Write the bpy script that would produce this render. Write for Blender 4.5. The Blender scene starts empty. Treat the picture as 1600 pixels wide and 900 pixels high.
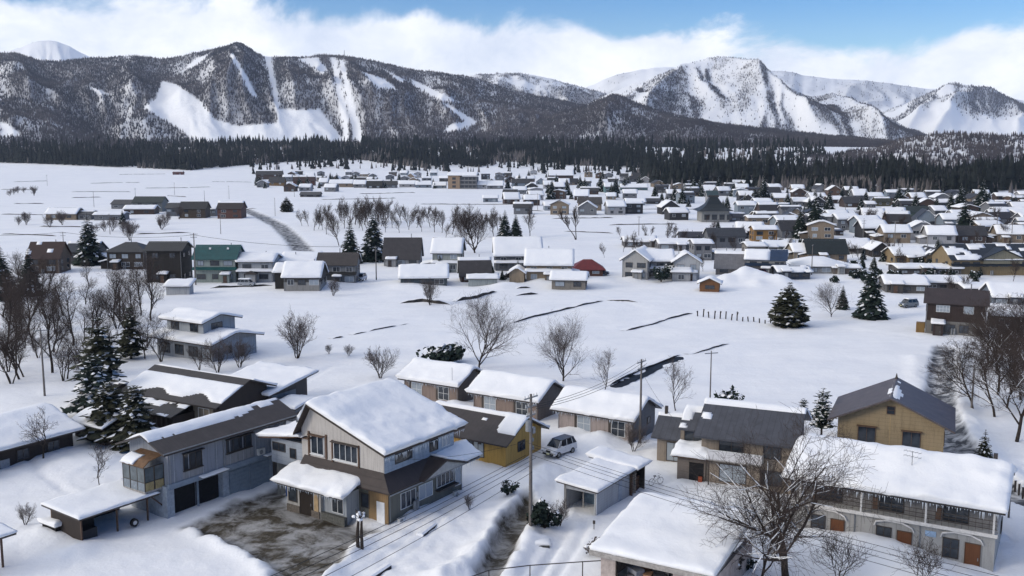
import bpy, math, random
import numpy as np
from mathutils import Vector, Matrix

# ------------------------------------------------------------------ camera, sky, sun, exposure
SC = bpy.context.scene
COL = SC.collection
FPX, CAMH = 1550.0, 32.0                       # focal length in pixels of a 1600 px wide frame, drone height
PITCH = math.atan(215 / 1550)
cam_d = bpy.data.cameras.new('camera'); cam = bpy.data.objects.new('camera', cam_d); COL.objects.link(cam)
cam_d.sensor_width = 36.0; cam_d.lens = 36.0 * FPX / 1600
cam_d.clip_start = 0.5; cam_d.clip_end = 40000
cam.location = (0, 0, CAMH); cam.rotation_euler = (math.pi / 2 - PITCH, 0, 0)
SC.camera = cam

SUN_EL, SUN_AZ = math.radians(24), math.radians(248)     # azimuth clockwise from +Y: the sun stands left, a little behind the camera
world = bpy.data.worlds.new('World'); SC.world = world; world.use_nodes = True

def build_world():
    nt = world.node_tree; N = nt.nodes; Lk = nt.links; N.clear()
    out = N.new('ShaderNodeOutputWorld'); bg = N.new('ShaderNodeBackground')
    bg.inputs['Strength'].default_value = 0.15
    sky = N.new('ShaderNodeTexSky'); sky.sky_type = 'NISHITA'; sky.sun_disc = False
    sky.sun_elevation = SUN_EL; sky.sun_rotation = SUN_AZ; sky.altitude = 700; sky.dust_density = 0.6; sky.ozone_density = 1.6
    tc = N.new('ShaderNodeTexCoord')
    sep = N.new('ShaderNodeSeparateXYZ'); Lk.new(tc.outputs['Generated'], sep.inputs[0])
    def math_(op, a, b=None, c=None, clamp=False):
        n = N.new('ShaderNodeMath'); n.operation = op; n.use_clamp = clamp
        for i, q in enumerate((a, b, c)):
            if q is None: continue
            if isinstance(q, (int, float)): n.inputs[i].default_value = q
            else: Lk.new(q, n.inputs[i])
        return n.outputs[0]
    def noise(vec, scale, detail, rough, dist=0.0):
        n = N.new('ShaderNodeTexNoise'); n.inputs['Scale'].default_value = scale; n.inputs['Detail'].default_value = detail
        n.inputs['Roughness'].default_value = rough; n.inputs['Distortion'].default_value = dist
        Lk.new(vec, n.inputs['Vector']); return n.outputs['Fac']
    mp = N.new('ShaderNodeMapping'); mp.inputs['Scale'].default_value = (1, 1, 1.5); mp.inputs['Location'].default_value = (0.53, 0.1, 0.22)
    Lk.new(tc.outputs['Generated'], mp.inputs['Vector'])
    n1 = noise(mp.outputs[0], 6.5, 10, 0.6, 0.35)
    n2 = noise(mp.outputs[0], 2.0, 3, 0.5)
    n3 = noise(mp.outputs[0], 13.0, 8, 0.62, 0.3)
    # a bank of cloud along the horizon, broken cloud above it and all round
    lo = N.new('ShaderNodeMapRange'); lo.interpolation_type = 'SMOOTHSTEP'
    lo.inputs['From Min'].default_value = 0.060; lo.inputs['From Max'].default_value = 0.168
    lo.inputs['To Min'].default_value = 0.42; lo.inputs['To Max'].default_value = -0.20
    Lk.new(sep.outputs['Z'], lo.inputs['Value'])
    s = math_('ADD', math_('MULTIPLY', n1, 1.0), math_('MULTIPLY', n2, 0.75))
    s = math_('ADD', s, math_('MULTIPLY', sep.outputs['X'], -0.30))
    s = math_('ADD', s, lo.outputs[0])
    hi = N.new('ShaderNodeMapRange'); hi.interpolation_type = 'SMOOTHSTEP'      # the cloud cover thickens again overhead
    hi.inputs['From Min'].default_value = 0.25; hi.inputs['From Max'].default_value = 0.7; hi.inputs['To Max'].default_value = 0.34
    Lk.new(sep.outputs['Z'], hi.inputs['Value']); s = math_('ADD', s, hi.outputs[0])
    den = N.new('ShaderNodeMapRange'); den.interpolation_type = 'SMOOTHSTEP'
    den.inputs['From Min'].default_value = 0.82; den.inputs['From Max'].default_value = 0.99
    Lk.new(s, den.inputs['Value'])
    cr = N.new('ShaderNodeValToRGB')
    e = cr.color_ramp.elements
    e[0].position = 0.36; e[0].color = (4.1, 4.45, 5.2, 1); e[1].position = 0.62; e[1].color = (6.5, 6.5, 6.55, 1)
    Lk.new(math_('ADD', math_('MULTIPLY', n3, 0.55), math_('MULTIPLY', n1, 0.45)), cr.inputs['Fac'])
    hs = N.new('ShaderNodeHueSaturation'); hs.inputs['Saturation'].default_value = 1.7; hs.inputs['Value'].default_value = 0.70; hs.inputs['Hue'].default_value = 0.518
    Lk.new(sky.outputs[0], hs.inputs['Color'])
    mx = N.new('ShaderNodeMix'); mx.data_type = 'RGBA'
    Lk.new(math_('MULTIPLY', den.outputs[0], 0.97), mx.inputs['Factor']); Lk.new(hs.outputs[0], mx.inputs['A']); Lk.new(cr.outputs[0], mx.inputs['B'])
    Lk.new(mx.outputs['Result'], bg.inputs['Color']); Lk.new(bg.outputs[0], out.inputs[0])
build_world()

sun_d = bpy.data.lights.new('sun', 'SUN'); sun = bpy.data.objects.new('sun', sun_d); COL.objects.link(sun)
sun_d.energy = 1.3; sun_d.angle = math.radians(20); sun_d.color = (1.0, 0.9, 0.76)
_sd = Vector((math.sin(SUN_AZ) * math.cos(SUN_EL), math.cos(SUN_AZ) * math.cos(SUN_EL), math.sin(SUN_EL)))
sun.rotation_euler = _sd.to_track_quat('Z', 'Y').to_euler()

SC.view_settings.view_transform = 'Standard'; SC.view_settings.look = 'None'
SC.view_settings.exposure = 0.36; SC.view_settings.gamma = 1.0; SC.view_settings.use_curve_mapping = False
cy = SC.cycles
cy.use_denoising = True; cy.max_bounces = 5; cy.diffuse_bounces = 3; cy.glossy_bounces = 2; cy.transmission_bounces = 2
cy.volume_bounces = 1; cy.transparent_max_bounces = 4; cy.caustics_reflective = False; cy.caustics_refractive = False

# ------------------------------------------------------------------ helpers
def at(px, py, z=0.0):
    """Point of the plane at height z that the photograph shows at pixel (px, py)."""
    u, v = px - 800, py - 450
    dy = FPX * math.cos(PITCH) - v * math.sin(PITCH); dz = -FPX * math.sin(PITCH) - v * math.cos(PITCH)
    t = (z - CAMH) / dz
    return (u * t, dy * t)

def _hash(i, j, s):
    n = (i * 374761393 + j * 668265263 + s * 974711) & 0x7fffffff
    n = ((n ^ (n >> 13)) * 1274126177) & 0x7fffffff
    return ((n ^ (n >> 16)) & 0xffff) / 65535.0
def vn(x, y, s=0):
    x = np.asarray(x, float); y = np.asarray(y, float)
    i = np.floor(x).astype(np.int64); j = np.floor(y).astype(np.int64); fx = x - i; fy = y - j
    fx = fx * fx * (3 - 2 * fx); fy = fy * fy * (3 - 2 * fy)
    a = _hash(i, j, s); b = _hash(i + 1, j, s); c = _hash(i, j + 1, s); d = _hash(i + 1, j + 1, s)
    return (a + (b - a) * fx) * (1 - fy) + (c + (d - c) * fx) * fy
def fbm(x, y, o=4, s=0, g=0.5):
    r = 0; a = 1; t = 0
    for k in range(o):
        r = r + a * vn(np.asarray(x) * 2 ** k + 17.3 * k, np.asarray(y) * 2 ** k - 9.1 * k, s + k); t += a; a *= g
    return r / t
def sm(a, b, x):
    t = np.clip((np.asarray(x, float) - a) / (b - a), 0, 1); return t * t * (3 - 2 * t)

class MB:
    def __init__(s): s.v = []; s.f = []
    def add(s, vs, fs):
        o = len(s.v); s.v.extend(vs); s.f.extend([tuple(i + o for i in f) for f in fs])
    def box(s, x0, x1, y0, y1, z0, z1):
        s.add([(x0, y0, z0), (x1, y0, z0), (x1, y1, z0), (x0, y1, z0), (x0, y0, z1), (x1, y0, z1), (x1, y1, z1), (x0, y1, z1)],
              [(3, 2, 1, 0), (4, 5, 6, 7), (0, 1, 5, 4), (1, 2, 6, 5), (2, 3, 7, 6), (3, 0, 4, 7)]); return s
    def prism(s, prof, a0, a1, ax='x'):
        """closed polygon prof [(t, z)] extruded along axis ax from a0 to a1"""
        n = len(prof)
        mk = (lambda a, t, z: (a, t, z)) if ax == 'x' else (lambda a, t, z: (t, a, z))
        vs = [mk(a0, t, z) for t, z in prof] + [mk(a1, t, z) for t, z in prof]
        fs = [tuple(range(n)), tuple(range(2 * n - 1, n - 1, -1))] + [(i, i + n, (i + 1) % n + n, (i + 1) % n) for i in range(n)]
        s.add(vs, fs); return s
    def tube(s, pts, rad, n=6, cap=True):
        pts = [Vector(p) for p in pts]
        if isinstance(rad, (int, float)): rad = [rad] * len(pts)
        o = len(s.v); up = Vector((0.13, 0.21, 1)).normalized()
        for k, p in enumerate(pts):
            d = (pts[min(k + 1, len(pts) - 1)] - pts[max(k - 1, 0)])
            d = d.normalized() if d.length > 1e-9 else Vector((0, 0, 1))
            a = d.cross(up if abs(d.dot(up)) < 0.96 else Vector((1, 0, 0))).normalized(); b = d.cross(a)
            for i in range(n):
                w = 2 * math.pi * i / n; q = p + (a * math.cos(w) + b * math.sin(w)) * rad[k]; s.v.append((q.x, q.y, q.z))
        for k in range(len(pts) - 1):
            for i in range(n):
                j = (i + 1) % n; s.f.append((o + k * n + i, o + k * n + j, o + (k + 1) * n + j, o + (k + 1) * n + i))
        if cap and n > 2:
            s.f.append(tuple(o + i for i in range(n - 1, -1, -1))); e = o + (len(pts) - 1) * n; s.f.append(tuple(e + i for i in range(n)))
        return s
    def mesh(s, name, mat=None, smooth=False):
        me = bpy.data.meshes.new(name); me.from_pydata(s.v, [], s.f); me.update()
        if mat: me.materials.append(mat)
        if smooth:
            for p in me.polygons: p.use_smooth = True
        return me
    def build(s, name, mat, parent=None, smooth=False, loc=None):
        return link(name, s.mesh(name, mat, smooth), parent, loc)

def link(name, data, parent=None, loc=None, rotz=None, sc=None):
    o = bpy.data.objects.new(name, data); COL.objects.link(o)
    if parent: o.parent = parent
    if loc: o.location = loc
    if rotz is not None: o.rotation_euler = (0, 0, rotz)
    if sc: o.scale = (sc, sc, sc) if isinstance(sc, (int, float)) else sc
    return o
def tag(o, label=None, cat=None, group=None, kind=None):
    if label: o['label'] = label
    if cat: o['category'] = cat
    if group: o['group'] = group
    if kind: o['kind'] = kind
    return o
def thing(name, label, cat, loc, rotz=0.0, group=None):
    return tag(link(name, None, None, loc, rotz), label, cat, group)
def copy_tree(o, parent=None):
    c = o.copy(); COL.objects.link(c); c.parent = parent
    for ch in o.children: copy_tree(ch, c)
    return c
def np_mesh(name, V, F, mat, smooth=False, attrs=None):
    """mesh from arrays: F is (n, 3) or (n, 4)"""
    me = bpy.data.meshes.new(name); V = np.asarray(V, np.float32); F = np.asarray(F, np.int32)
    k = F.shape[1]
    me.vertices.add(len(V)); me.vertices.foreach_set('co', V.ravel())
    me.loops.add(F.size); me.loops.foreach_set('vertex_index', F.ravel())
    me.polygons.add(len(F)); me.polygons.foreach_set('loop_start', np.arange(0, F.size, k, dtype=np.int32))
    me.update(calc_edges=True)
    if smooth: me.polygons.foreach_set('use_smooth', np.ones(len(F), bool))
    for an, arr in (attrs or {}).items():
        a = me.attributes.new(an, 'FLOAT', 'POINT'); a.data.foreach_set('value', np.asarray(arr, np.float32).ravel())
    me.materials.append(mat); me.update()
    return me

# ------------------------------------------------------------------ materials
def mat_base(name, rough=0.8, spec=0.3):
    m = bpy.data.materials.new(name); m.use_nodes = True; nt = m.node_tree
    b = nt.nodes['Principled BSDF']; b.inputs['Roughness'].default_value = rough; b.inputs['Specular IOR Level'].default_value = spec
    return m, nt, b
def nnoise(nt, scale, detail=4, rough=0.55, vec=None, dist=0.0):
    n = nt.nodes.new('ShaderNodeTexNoise'); n.inputs['Scale'].default_value = scale; n.inputs['Detail'].default_value = detail
    n.inputs['Roughness'].default_value = rough; n.inputs['Distortion'].default_value = dist
    if vec: nt.links.new(vec, n.inputs['Vector'])
    return n.outputs['Fac']
def ocoord(nt, sc=(1, 1, 1)):
    t = nt.nodes.new('ShaderNodeTexCoord'); m = nt.nodes.new('ShaderNodeMapping'); m.inputs['Scale'].default_value = sc
    nt.links.new(t.outputs['Object'], m.inputs['Vector']); return m.outputs[0]
def ramp(nt, fac, stops):
    r = nt.nodes.new('ShaderNodeValToRGB'); e = r.color_ramp.elements
    while len(e) < len(stops): e.new(0.5)
    for i, (p, c) in enumerate(stops): e[i].position = p; e[i].color = (*c, 1)
    nt.links.new(fac, r.inputs['Fac']); return r.outputs['Color']
def nmath(nt, op, a, b=None, clamp=False):
    n = nt.nodes.new('ShaderNodeMath'); n.operation = op; n.use_clamp = clamp
    for i, q in enumerate((a, b)):
        if q is None: continue
        if isinstance(q, (int, float)): n.inputs[i].default_value = q
        else: nt.links.new(q, n.inputs[i])
    return n.outputs[0]
def nmix(nt, f, a, b):
    m = nt.nodes.new('ShaderNodeMix'); m.data_type = 'RGBA'
    for key, q in (('Factor', f), ('A', a), ('B', b)):
        if isinstance(q, (int, float)): m.inputs[key].default_value = q
        elif isinstance(q, tuple): m.inputs[key].default_value = (*q, 1)
        else: nt.links.new(q, m.inputs[key])
    return m.outputs['Result']
def nbump(nt, b, h, strength, dist):
    n = nt.nodes.new('ShaderNodeBump'); n.inputs['Strength'].default_value = strength; n.inputs['Distance'].default_value = dist
    nt.links.new(h, n.inputs['Height']); nt.links.new(n.outputs[0], b.inputs['Normal'])
_M = {}
def shade(c, k): return tuple(min(1, x * k) for x in c)
def mplain(c, rough=0.7, spec=0.3, var=0.25, scale=3.0):
    k = ('p', c, rough, spec, var, scale)
    if k not in _M:
        m, nt, b = mat_base('plain', rough, spec)
        f = nnoise(nt, scale, 5, 0.65, ocoord(nt))
        nt.links.new(ramp(nt, f, [(0.3, shade(c, 1 - var)), (0.7, shade(c, 1 + var * 0.6))]), b.inputs['Base Color']); _M[k] = m
    return _M[k]
def mwall(c, style='v', pitch=0.45):
    """painted siding: fine joint relief every pitch metres, streaky dirt"""
    c = shade(c, 0.6); k = ('w', c, style, pitch)
    if k not in _M:
        m, nt, b = mat_base('siding', 0.65, 0.3)
        co = ocoord(nt)
        f = nnoise(nt, 1.6, 6, 0.7, ocoord(nt, (1.5, 1.5, 0.25)))
        f2 = nnoise(nt, 9, 3, 0.6, co)
        colr = ramp(nt, nmath(nt, 'ADD', nmath(nt, 'MULTIPLY', f, 0.75), nmath(nt, 'MULTIPLY', f2, 0.25)), [(0.3, shade(c, 0.62)), (0.5, c), (0.72, shade(c, 1.1))])
        sp = nt.nodes.new('ShaderNodeSeparateXYZ'); nt.links.new(co, sp.inputs[0])
        if style == 'v': q = nmath(nt, 'ADD', sp.outputs[0], sp.outputs[1])
        else: q = sp.outputs[2]
        fr = nmath(nt, 'FRACT', nmath(nt, 'DIVIDE', q, pitch))
        ln = nmath(nt, 'LESS_THAN', fr, 0.08)
        nt.links.new(nmix(nt, nmath(nt, 'MULTIPLY', ln, 0.38), colr, shade(c, 0.35)), b.inputs['Base Color'])
        _M[k] = m
    return _M[k]
def mroof(c, pitch=0.45, axis=0, rough=0.5):
    c = shade(c, 0.7); k = ('r', c, pitch, axis, rough)
    if k not in _M:
        m, nt, b = mat_base('metal_roof', rough, 0.35)
        co = ocoord(nt)
        f = nnoise(nt, 0.9, 6, 0.7, co)
        colr = ramp(nt, f, [(0.3, shade(c, 0.7)), (0.55, c), (0.75, shade(c, 1.35))])
        sp = nt.nodes.new('ShaderNodeSeparateXYZ'); nt.links.new(co, sp.inputs[0])
        fr = nmath(nt, 'FRACT', nmath(nt, 'DIVIDE', sp.outputs[axis], pitch))
        ln = nmath(nt, 'LESS_THAN', fr, 0.14)
        nt.links.new(nmix(nt, nmath(nt, 'MULTIPLY', ln, 0.4), colr, shade(c, 0.45)), b.inputs['Base Color'])
        nbump(nt, b, ln, 0.5, 0.03); _M[k] = m
    return _M[k]
def make_snow(name, bscale, bdist):
    m, nt, b = mat_base(name, 0.75, 0.25)
    co = ocoord(nt)
    f = nnoise(nt, 0.35, 5, 0.6, co)
    nt.links.new(ramp(nt, f, [(0.3, (0.80, 0.815, 0.84)), (0.7, (0.86, 0.865, 0.87))]), b.inputs['Base Color'])
    nbump(nt, b, nmath(nt, 'ADD', nnoise(nt, bscale, 6, 0.6, co), nmath(nt, 'MULTIPLY', nnoise(nt, bscale * 6, 3, 0.6, co), 0.25)), 0.5, bdist)
    return m
SNOW = make_snow('snow', 1.3, 0.12)
def make_glass():
    m, nt, b = mat_base('window_glass', 0.08, 0.6)
    f = nnoise(nt, 1.1, 3, 0.5, ocoord(nt))
    nt.links.new(ramp(nt, f, [(0.35, (0.012, 0.016, 0.022)), (0.65, (0.045, 0.055, 0.07))]), b.inputs['Base Color']); return m
GLASS = make_glass()
def make_curtain():
    m, nt, b = mat_base('curtained_glass', 0.12, 0.6)
    w = nt.nodes.new('ShaderNodeTexWave'); w.inputs['Scale'].default_value = 3.0; w.inputs['Distortion'].default_value = 2.0
    nt.links.new(ocoord(nt), w.inputs['Vector'])
    nt.links.new(ramp(nt, w.outputs['Fac'], [(0.0, (0.16, 0.19, 0.22)), (1.0, (0.42, 0.47, 0.52))]), b.inputs['Base Color']); return m
CURTAIN = make_curtain()
FRAME_W = mplain((0.62, 0.63, 0.63), 0.5, 0.4, 0.1); FRAME_D = mplain((0.045, 0.035, 0.03), 0.5, 0.4, 0.2)
FRAME_B = mplain((0.10, 0.06, 0.04), 0.6, 0.3, 0.3); CONC = mplain((0.30, 0.29, 0.28), 0.9, 0.2, 0.3)
WOOD_D = mwall((0.055, 0.042, 0.036), 'v', 0.2); METAL_G = mplain((0.22, 0.23, 0.24), 0.45, 0.5, 0.25); POLE = mplain((0.16, 0.145, 0.135), 0.85, 0.2, 0.25)
BLACK = mplain((0.012, 0.012, 0.013), 0.6, 0.3, 0.2); BARK = mplain((0.045, 0.036, 0.031), 0.9, 0.1, 0.35, 5.0)
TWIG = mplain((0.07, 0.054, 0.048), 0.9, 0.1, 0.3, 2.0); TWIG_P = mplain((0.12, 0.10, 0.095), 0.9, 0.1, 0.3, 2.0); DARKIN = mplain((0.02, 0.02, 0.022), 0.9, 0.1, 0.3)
# ------------------------------------------------------------------ ground
def pxpoly(pts): return [at(*p) for p in pts]
def poly_in(X, Y, poly):
    """signed distance to a polygon, positive inside"""
    d = np.full(X.shape, 1e9); ins = np.zeros(X.shape, bool); n = len(poly)
    for i in range(n):
        (x0, y0), (x1, y1) = poly[i], poly[(i + 1) % n]
        ex, ey = x1 - x0, y1 - y0; t = np.clip(((X - x0) * ex + (Y - y0) * ey) / (ex * ex + ey * ey + 1e-9), 0, 1)
        d = np.minimum(d, np.hypot(X - x0 - t * ex, Y - y0 - t * ey))
        c = ((y0 > Y) != (y1 > Y)) & (X < (x1 - x0) * (Y - y0) / ((y1 - y0) if y1 != y0 else 1e-9) + x0); ins ^= c
    return np.where(ins, d, -d)
def line_d(X, Y, pts):
    d = np.full(X.shape, 1e9)
    for (x0, y0), (x1, y1) in zip(pts[:-1], pts[1:]):
        ex, ey = x1 - x0, y1 - y0; t = np.clip(((X - x0) * ex + (Y - y0) * ey) / (ex * ex + ey * ey + 1e-9), 0, 1)
        d = np.minimum(d, np.hypot(X - x0 - t * ex, Y - y0 - t * ey))
    return d
YARD = pxpoly([(285, 822), (340, 795), (446, 748), (452, 786), (500, 797), (545, 806), (590, 826), (556, 846), (540, 866), (505, 905), (480, 980), (425, 980), (420, 884), (392, 866)])
TRACK = pxpoly([(822, 778), (836, 790), (806, 842), (770, 905), (740, 960), (722, 955), (756, 880), (790, 818)])
ROAD_L = [at(*p) for p in [(380, 326), (405, 337), (436, 352), (458, 372), (476, 396)]]
ROAD_R = [at(*p) for p in [(1476, 545), (1472, 580), (1468, 630), (1488, 690), (1560, 760), (1640, 790)]]
BERMS = [([at(*p) for p in [(850, 735), (815, 790), (780, 838), (735, 880), (690, 905)]], 1.5, 0.85),
         ([at(*p) for p in [(842, 800), (812, 858), (790, 905)]], 1.3, 0.55),
         ([at(*p) for p in [(640, 800), (700, 830), (740, 790)]], 2.5, 0.35),
         ([at(*p) for p in [(300, 826), (390, 872), (415, 895)]], 0.8, 0.45), ([at(*p) for p in [(560, 850), (520, 890), (500, 920)]], 0.9, 0.6),
         ([at(*p) for p in [(1496, 560), (1497, 620), (1520, 690), (1600, 760)]], 1.6, 0.7), ([at(*p) for p in [(1432, 560), (1436, 640)]], 1.5, 0.4),
         ([at(*p) for p in [(455, 762), (462, 780), (480, 792)]], 0.5, 0.5)]
MOUNDS = [(*at(1150, 440), 5, 2.0), (*at(1172, 438), 4.5, 2.3), (*at(1200, 441), 5, 1.7), (*at(1130, 442), 3, 1.4), (*at(1225, 444), 4, 1.3), (*at(1185, 446), 3, 1.1), (*at(935, 440), 6, 1.2), (*at(640, 446), 8, 1.0),
          (*at(850, 440), 5, 1.2), (*at(990, 436), 5, 1.3), (*at(790, 448), 5, 1.0), (*at(500, 446), 7, 1.2), (*at(868, 690), 2.2, 0.9), (*at(905, 672), 2.2, 1.1), (*at(935, 690), 2.6, 1.0), (*at(730, 640), 3.0, 0.7), (*at(790, 655), 3.2, 0.9),
          (*at(700, 640), 2.5, 0.7), (*at(800, 815), 1.5, 0.7), (*at(835, 845), 1.2, 0.6), (*at(950, 745), 2.5, 0.3), (*at(1340, 860), 4.5, 0.9), (*at(1430, 890), 4.0, 0.9), (*at(1240, 850), 3.5, 0.7),
          (*at(60, 700), 6, 0.8), (*at(120, 730), 4, 0.5), (*at(75, 835), 2.5, 0.6), (*at(120, 860), 2.2, 0.5), (*at(1020, 700), 2.0, 0.6), (*at(515, 835), 1.3, 0.3), (*at(530, 812), 1.0, 0.35)]
TRACKS = [[at(*p) for p in q] for q in ([(905, 815), (890, 850), (850, 905), (830, 940)], [(868, 724), (880, 760), (872, 800), (850, 860), (828, 905)], [(836, 735), (790, 745), (700, 790), (640, 850), (560, 905)], [(1000, 770), (1040, 760), (1090, 770)], [(1440, 650), (1470, 620), (1476, 560)])]
FEET = [[at(*p) for p in q] for q in ([(890, 720), (960, 745), (1010, 770), (1060, 745)], [(1400, 880), (1480, 895), (1560, 890)], [(130, 740), (200, 730), (260, 690)], [(20, 690), (60, 740), (110, 770)], [(590, 840), (650, 810), (720, 775)], [(1080, 470), (1000, 480), (900, 455)], [(1440, 530), (1380, 520), (1300, 510)], [(470, 600), (520, 570), (600, 560), (680, 575)], [(1530, 700), (1500, 760), (1580, 840)])]
def ground(X, Y):
    X = np.asarray(X, float); Y = np.asarray(Y, float)
    near = 1 - sm(180, 420, Y)
    z = 0.5 * (fbm(X / 26, Y / 26, 3, 1) - 0.5) + 0.5 * (1 - sm(250, 500, Y)) * (fbm((X * .88 + Y * .47) / 22, (Y * .88 - X * .47) / 5.5, 3, 51) - .5) + near * (0.30 * (fbm(X / 5, Y / 5, 4, 5) - 0.5))
    z = z + 40 * sm(1200, 2150, Y) + (fbm(X / 120, Y / 120, 3, 9) - 0.5) * 3 * sm(400, 1200, Y)
    wob = (fbm(X / 1.3, Y / 1.3, 3, 3) - 0.5)
    mud = sm(-0.5, 0.9, poly_in(X, Y, YARD) + wob * 1.6)
    mud = np.maximum(mud, 1.15 * sm(-0.9, 0.3, poly_in(X, Y, TRACK) + wob * 1.2))
    rl = 1 - sm(2.2, 4.2, line_d(X, Y, ROAD_L)); rr = 1 - sm(1.5, 2.1, line_d(X, Y, ROAD_R) + wob * 0.6)
    road = np.maximum(rl, rr)
    z = z - 0.35 * mud - 0.4 * road
    for pts, w, h in BERMS:
        d = line_d(X, Y, pts); z = z + h * np.exp(-(d / w) ** 2) * (0.55 + 0.9 * fbm(X / 0.9, Y / 0.9, 3, 11)) * (1 - mud)
    for mx, my, r, h in MOUNDS:
        d2 = ((X - mx) ** 2 + (Y - my) ** 2) / r ** 2; z = z + h * np.exp(-d2 * 1.3) * (0.7 + 0.6 * fbm(X / (r * 0.5), Y / (r * 0.5), 3, 13)) * (1 - mud)
    # wheel ruts on the snowy drive beside the small garage
    d = line_d(X, Y, [at(905, 815), at(890, 850), at(850, 905), at(830, 940)]); z = z - 0.12 * np.exp(-((d - 0.75) / 0.28) ** 2)
    for pts in TRACKS:
        d = line_d(X, Y, pts); z = z - 0.10 * np.exp(-((d - 0.72) / 0.3) ** 2) + 0.05 * np.exp(-((d - 1.25) / 0.3) ** 2)
    lump = (1 - sm(112, 128, Y)) * sm(.42, .62, fbm(X / 9, Y / 9, 3, 77)) * (1 - mud)
    z = z + lump * 0.42 * (fbm(X / 1.5, Y / 1.5, 3, 78) - 0.45) + (1 - sm(112, 128, Y)) * 0.10 * (fbm(X / 0.9, Y / 0.9, 2, 79) - 0.5)
    for pts in FEET:
        d = line_d(X, Y, pts); z = z - 0.22 * np.exp(-(d / 0.4) ** 2) * (0.4 + 0.9 * vn(X / 0.5, Y / 0.5, 5))
    return z, mud, road
def gz(x, y): return float(ground(np.array([x]), np.array([y]))[0][0])

def make_ground():
    m, nt, b = mat_base('snow_ground', 0.75, 0.25)
    co = ocoord(nt)
    f = nnoise(nt, 0.12, 6, 0.6, co)
    snow = ramp(nt, f, [(0.3, (0.80, 0.815, 0.84)), (0.7, (0.87, 0.875, 0.88))])
    rot = nt.nodes.new('ShaderNodeMapping'); rot.inputs['Rotation'].default_value = (0, 0, math.radians(-28)); rot.inputs['Scale'].default_value = (0.05, 0.45, 1); nt.links.new(co, rot.inputs['Vector'])
    strk = nnoise(nt, 1.0, 6, 0.65, rot.outputs[0]); crust = nnoise(nt, 0.035, 6, 0.62, co, 0.4)
    snow = nmix(nt, nmath(nt, 'MULTIPLY', nmath(nt, 'SUBTRACT', strk, 0.45, True), 0.85, True), snow, (0.66, 0.665, 0.68))
    snow = nmix(nt, nmath(nt, 'MULTIPLY', nmath(nt, 'SUBTRACT', crust, 0.48, True), 1.3, True), snow, (0.70, 0.71, 0.735))
    def attr(n):
        a = nt.nodes.new('ShaderNodeAttribute'); a.attribute_name = n; return a.outputs['Fac']
    n1 = nnoise(nt, 0.55, 7, 0.62, co, 0.6); n2 = nnoise(nt, 2.4, 6, 0.65, co)
    mudc = ramp(nt, n2, [(0.3, (0.022, 0.017, 0.011)), (0.55, (0.06, 0.05, 0.034)), (0.75, (0.12, 0.11, 0.09))])
    roadc = ramp(nt, n2, [(0.3, (0.03, 0.033, 0.04)), (0.7, (0.085, 0.09, 0.1))])
    slush = ramp(nt, nnoise(nt, 0.34, 9, 0.68, co, 0.5), [(0.45, (0, 0, 0)), (0.6, (1, 1, 1))])
    fm = nmath(nt, 'MULTIPLY', attr('mud'), nmath(nt, 'SUBTRACT', 2.2, nmath(nt, 'MULTIPLY', n1, 1.9)), True)
    fm = nmath(nt, 'MULTIPLY', fm, nmath(nt, 'SUBTRACT', 1.0, nmath(nt, 'MULTIPLY', slush, 0.36)), True)
    c = nmix(nt, fm, snow, mudc)
    fr = nmath(nt, 'MULTIPLY', attr('road'), nmath(nt, 'SUBTRACT', 2.3, nmath(nt, 'MULTIPLY', n1, 3.0)), True)
    c = nmix(nt, fr, c, roadc)
    nt.links.new(c, b.inputs['Base Color'])
    nbump(nt, b, nmath(nt, 'ADD', nnoise(nt, 0.8, 6, 0.62, co), nmath(nt, 'MULTIPLY', n2, 0.3)), 0.45, 0.22)
    ys = list(np.geomspace(34, 1500, 640)) + list(np.geomspace(1520, 9500, 60)); nc = 500
    ys = np.array(ys); u = np.linspace(-1, 1, nc); half = 0.62 * ys + 30
    Y = np.repeat(ys[:, None], nc, 1); X = u[None, :] * half[:, None]
    z, mud, road = ground(X, Y)
    V = np.stack([X, Y, z], -1).reshape(-1, 3); R, C = Y.shape
    i = np.arange(R - 1)[:, None] * C + np.arange(C - 1)[None, :]
    F = np.stack([i, i + 1, i + C + 1, i + C], -1).reshape(-1, 4)
    g = link('ground', np_mesh('ground', V, F, m, True, {'mud': mud, 'road': road}))
    tag(g, 'snow covered valley floor with fields, drives and a muddy yard', kind='structure')
make_ground()

# ------------------------------------------------------------------ mountains
def elev_z(py, Y): return CAMH + Y * math.tan(0) + Y * np.tan(np.arctan((450 - np.asarray(py, float)) / FPX) - PITCH)
def col_x(px, Y, py=200):
    v = np.asarray(py, float) - 450; dy = FPX * math.cos(PITCH) - v * math.sin(PITCH); return (np.asarray(px, float) - 800) * Y / dy
def make_mountain_mat():
    m, nt, b = mat_base('mountain_snow', 0.8, 0.2)
    co = ocoord(nt, (1, 1, 1))
    f = nmath(nt, 'ADD', nmath(nt, 'MULTIPLY', nnoise(nt, 0.006, 8, 0.62, co), 0.6), nmath(nt, 'MULTIPLY', nnoise(nt, 0.06, 5, 0.7, co), 0.4))
    a = nt.nodes.new('ShaderNodeAttribute'); a.attribute_name = 'wooded'  # wood cover; its slope term also darkens right-turned sides as painted shade
    brush = ramp(nt, nnoise(nt, 0.09, 4, 0.7, co), [(0.35, (0.06, 0.06, 0.072)), (0.65, (0.22, 0.215, 0.235))])
    fac = nmath(nt, 'MULTIPLY', a.outputs['Fac'], nmath(nt, 'MULTIPLY', nmath(nt, 'SUBTRACT', f, 0.16), 4.0, True), True)
    nt.links.new(nmix(nt, nmath(nt, 'MULTIPLY', fac, 0.9), (0.84, 0.85, 0.865), brush), b.inputs['Base Color'])
    nbump(nt, b, f, 0.6, 12.0)
    return m
MTN = make_mountain_mat()
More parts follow.
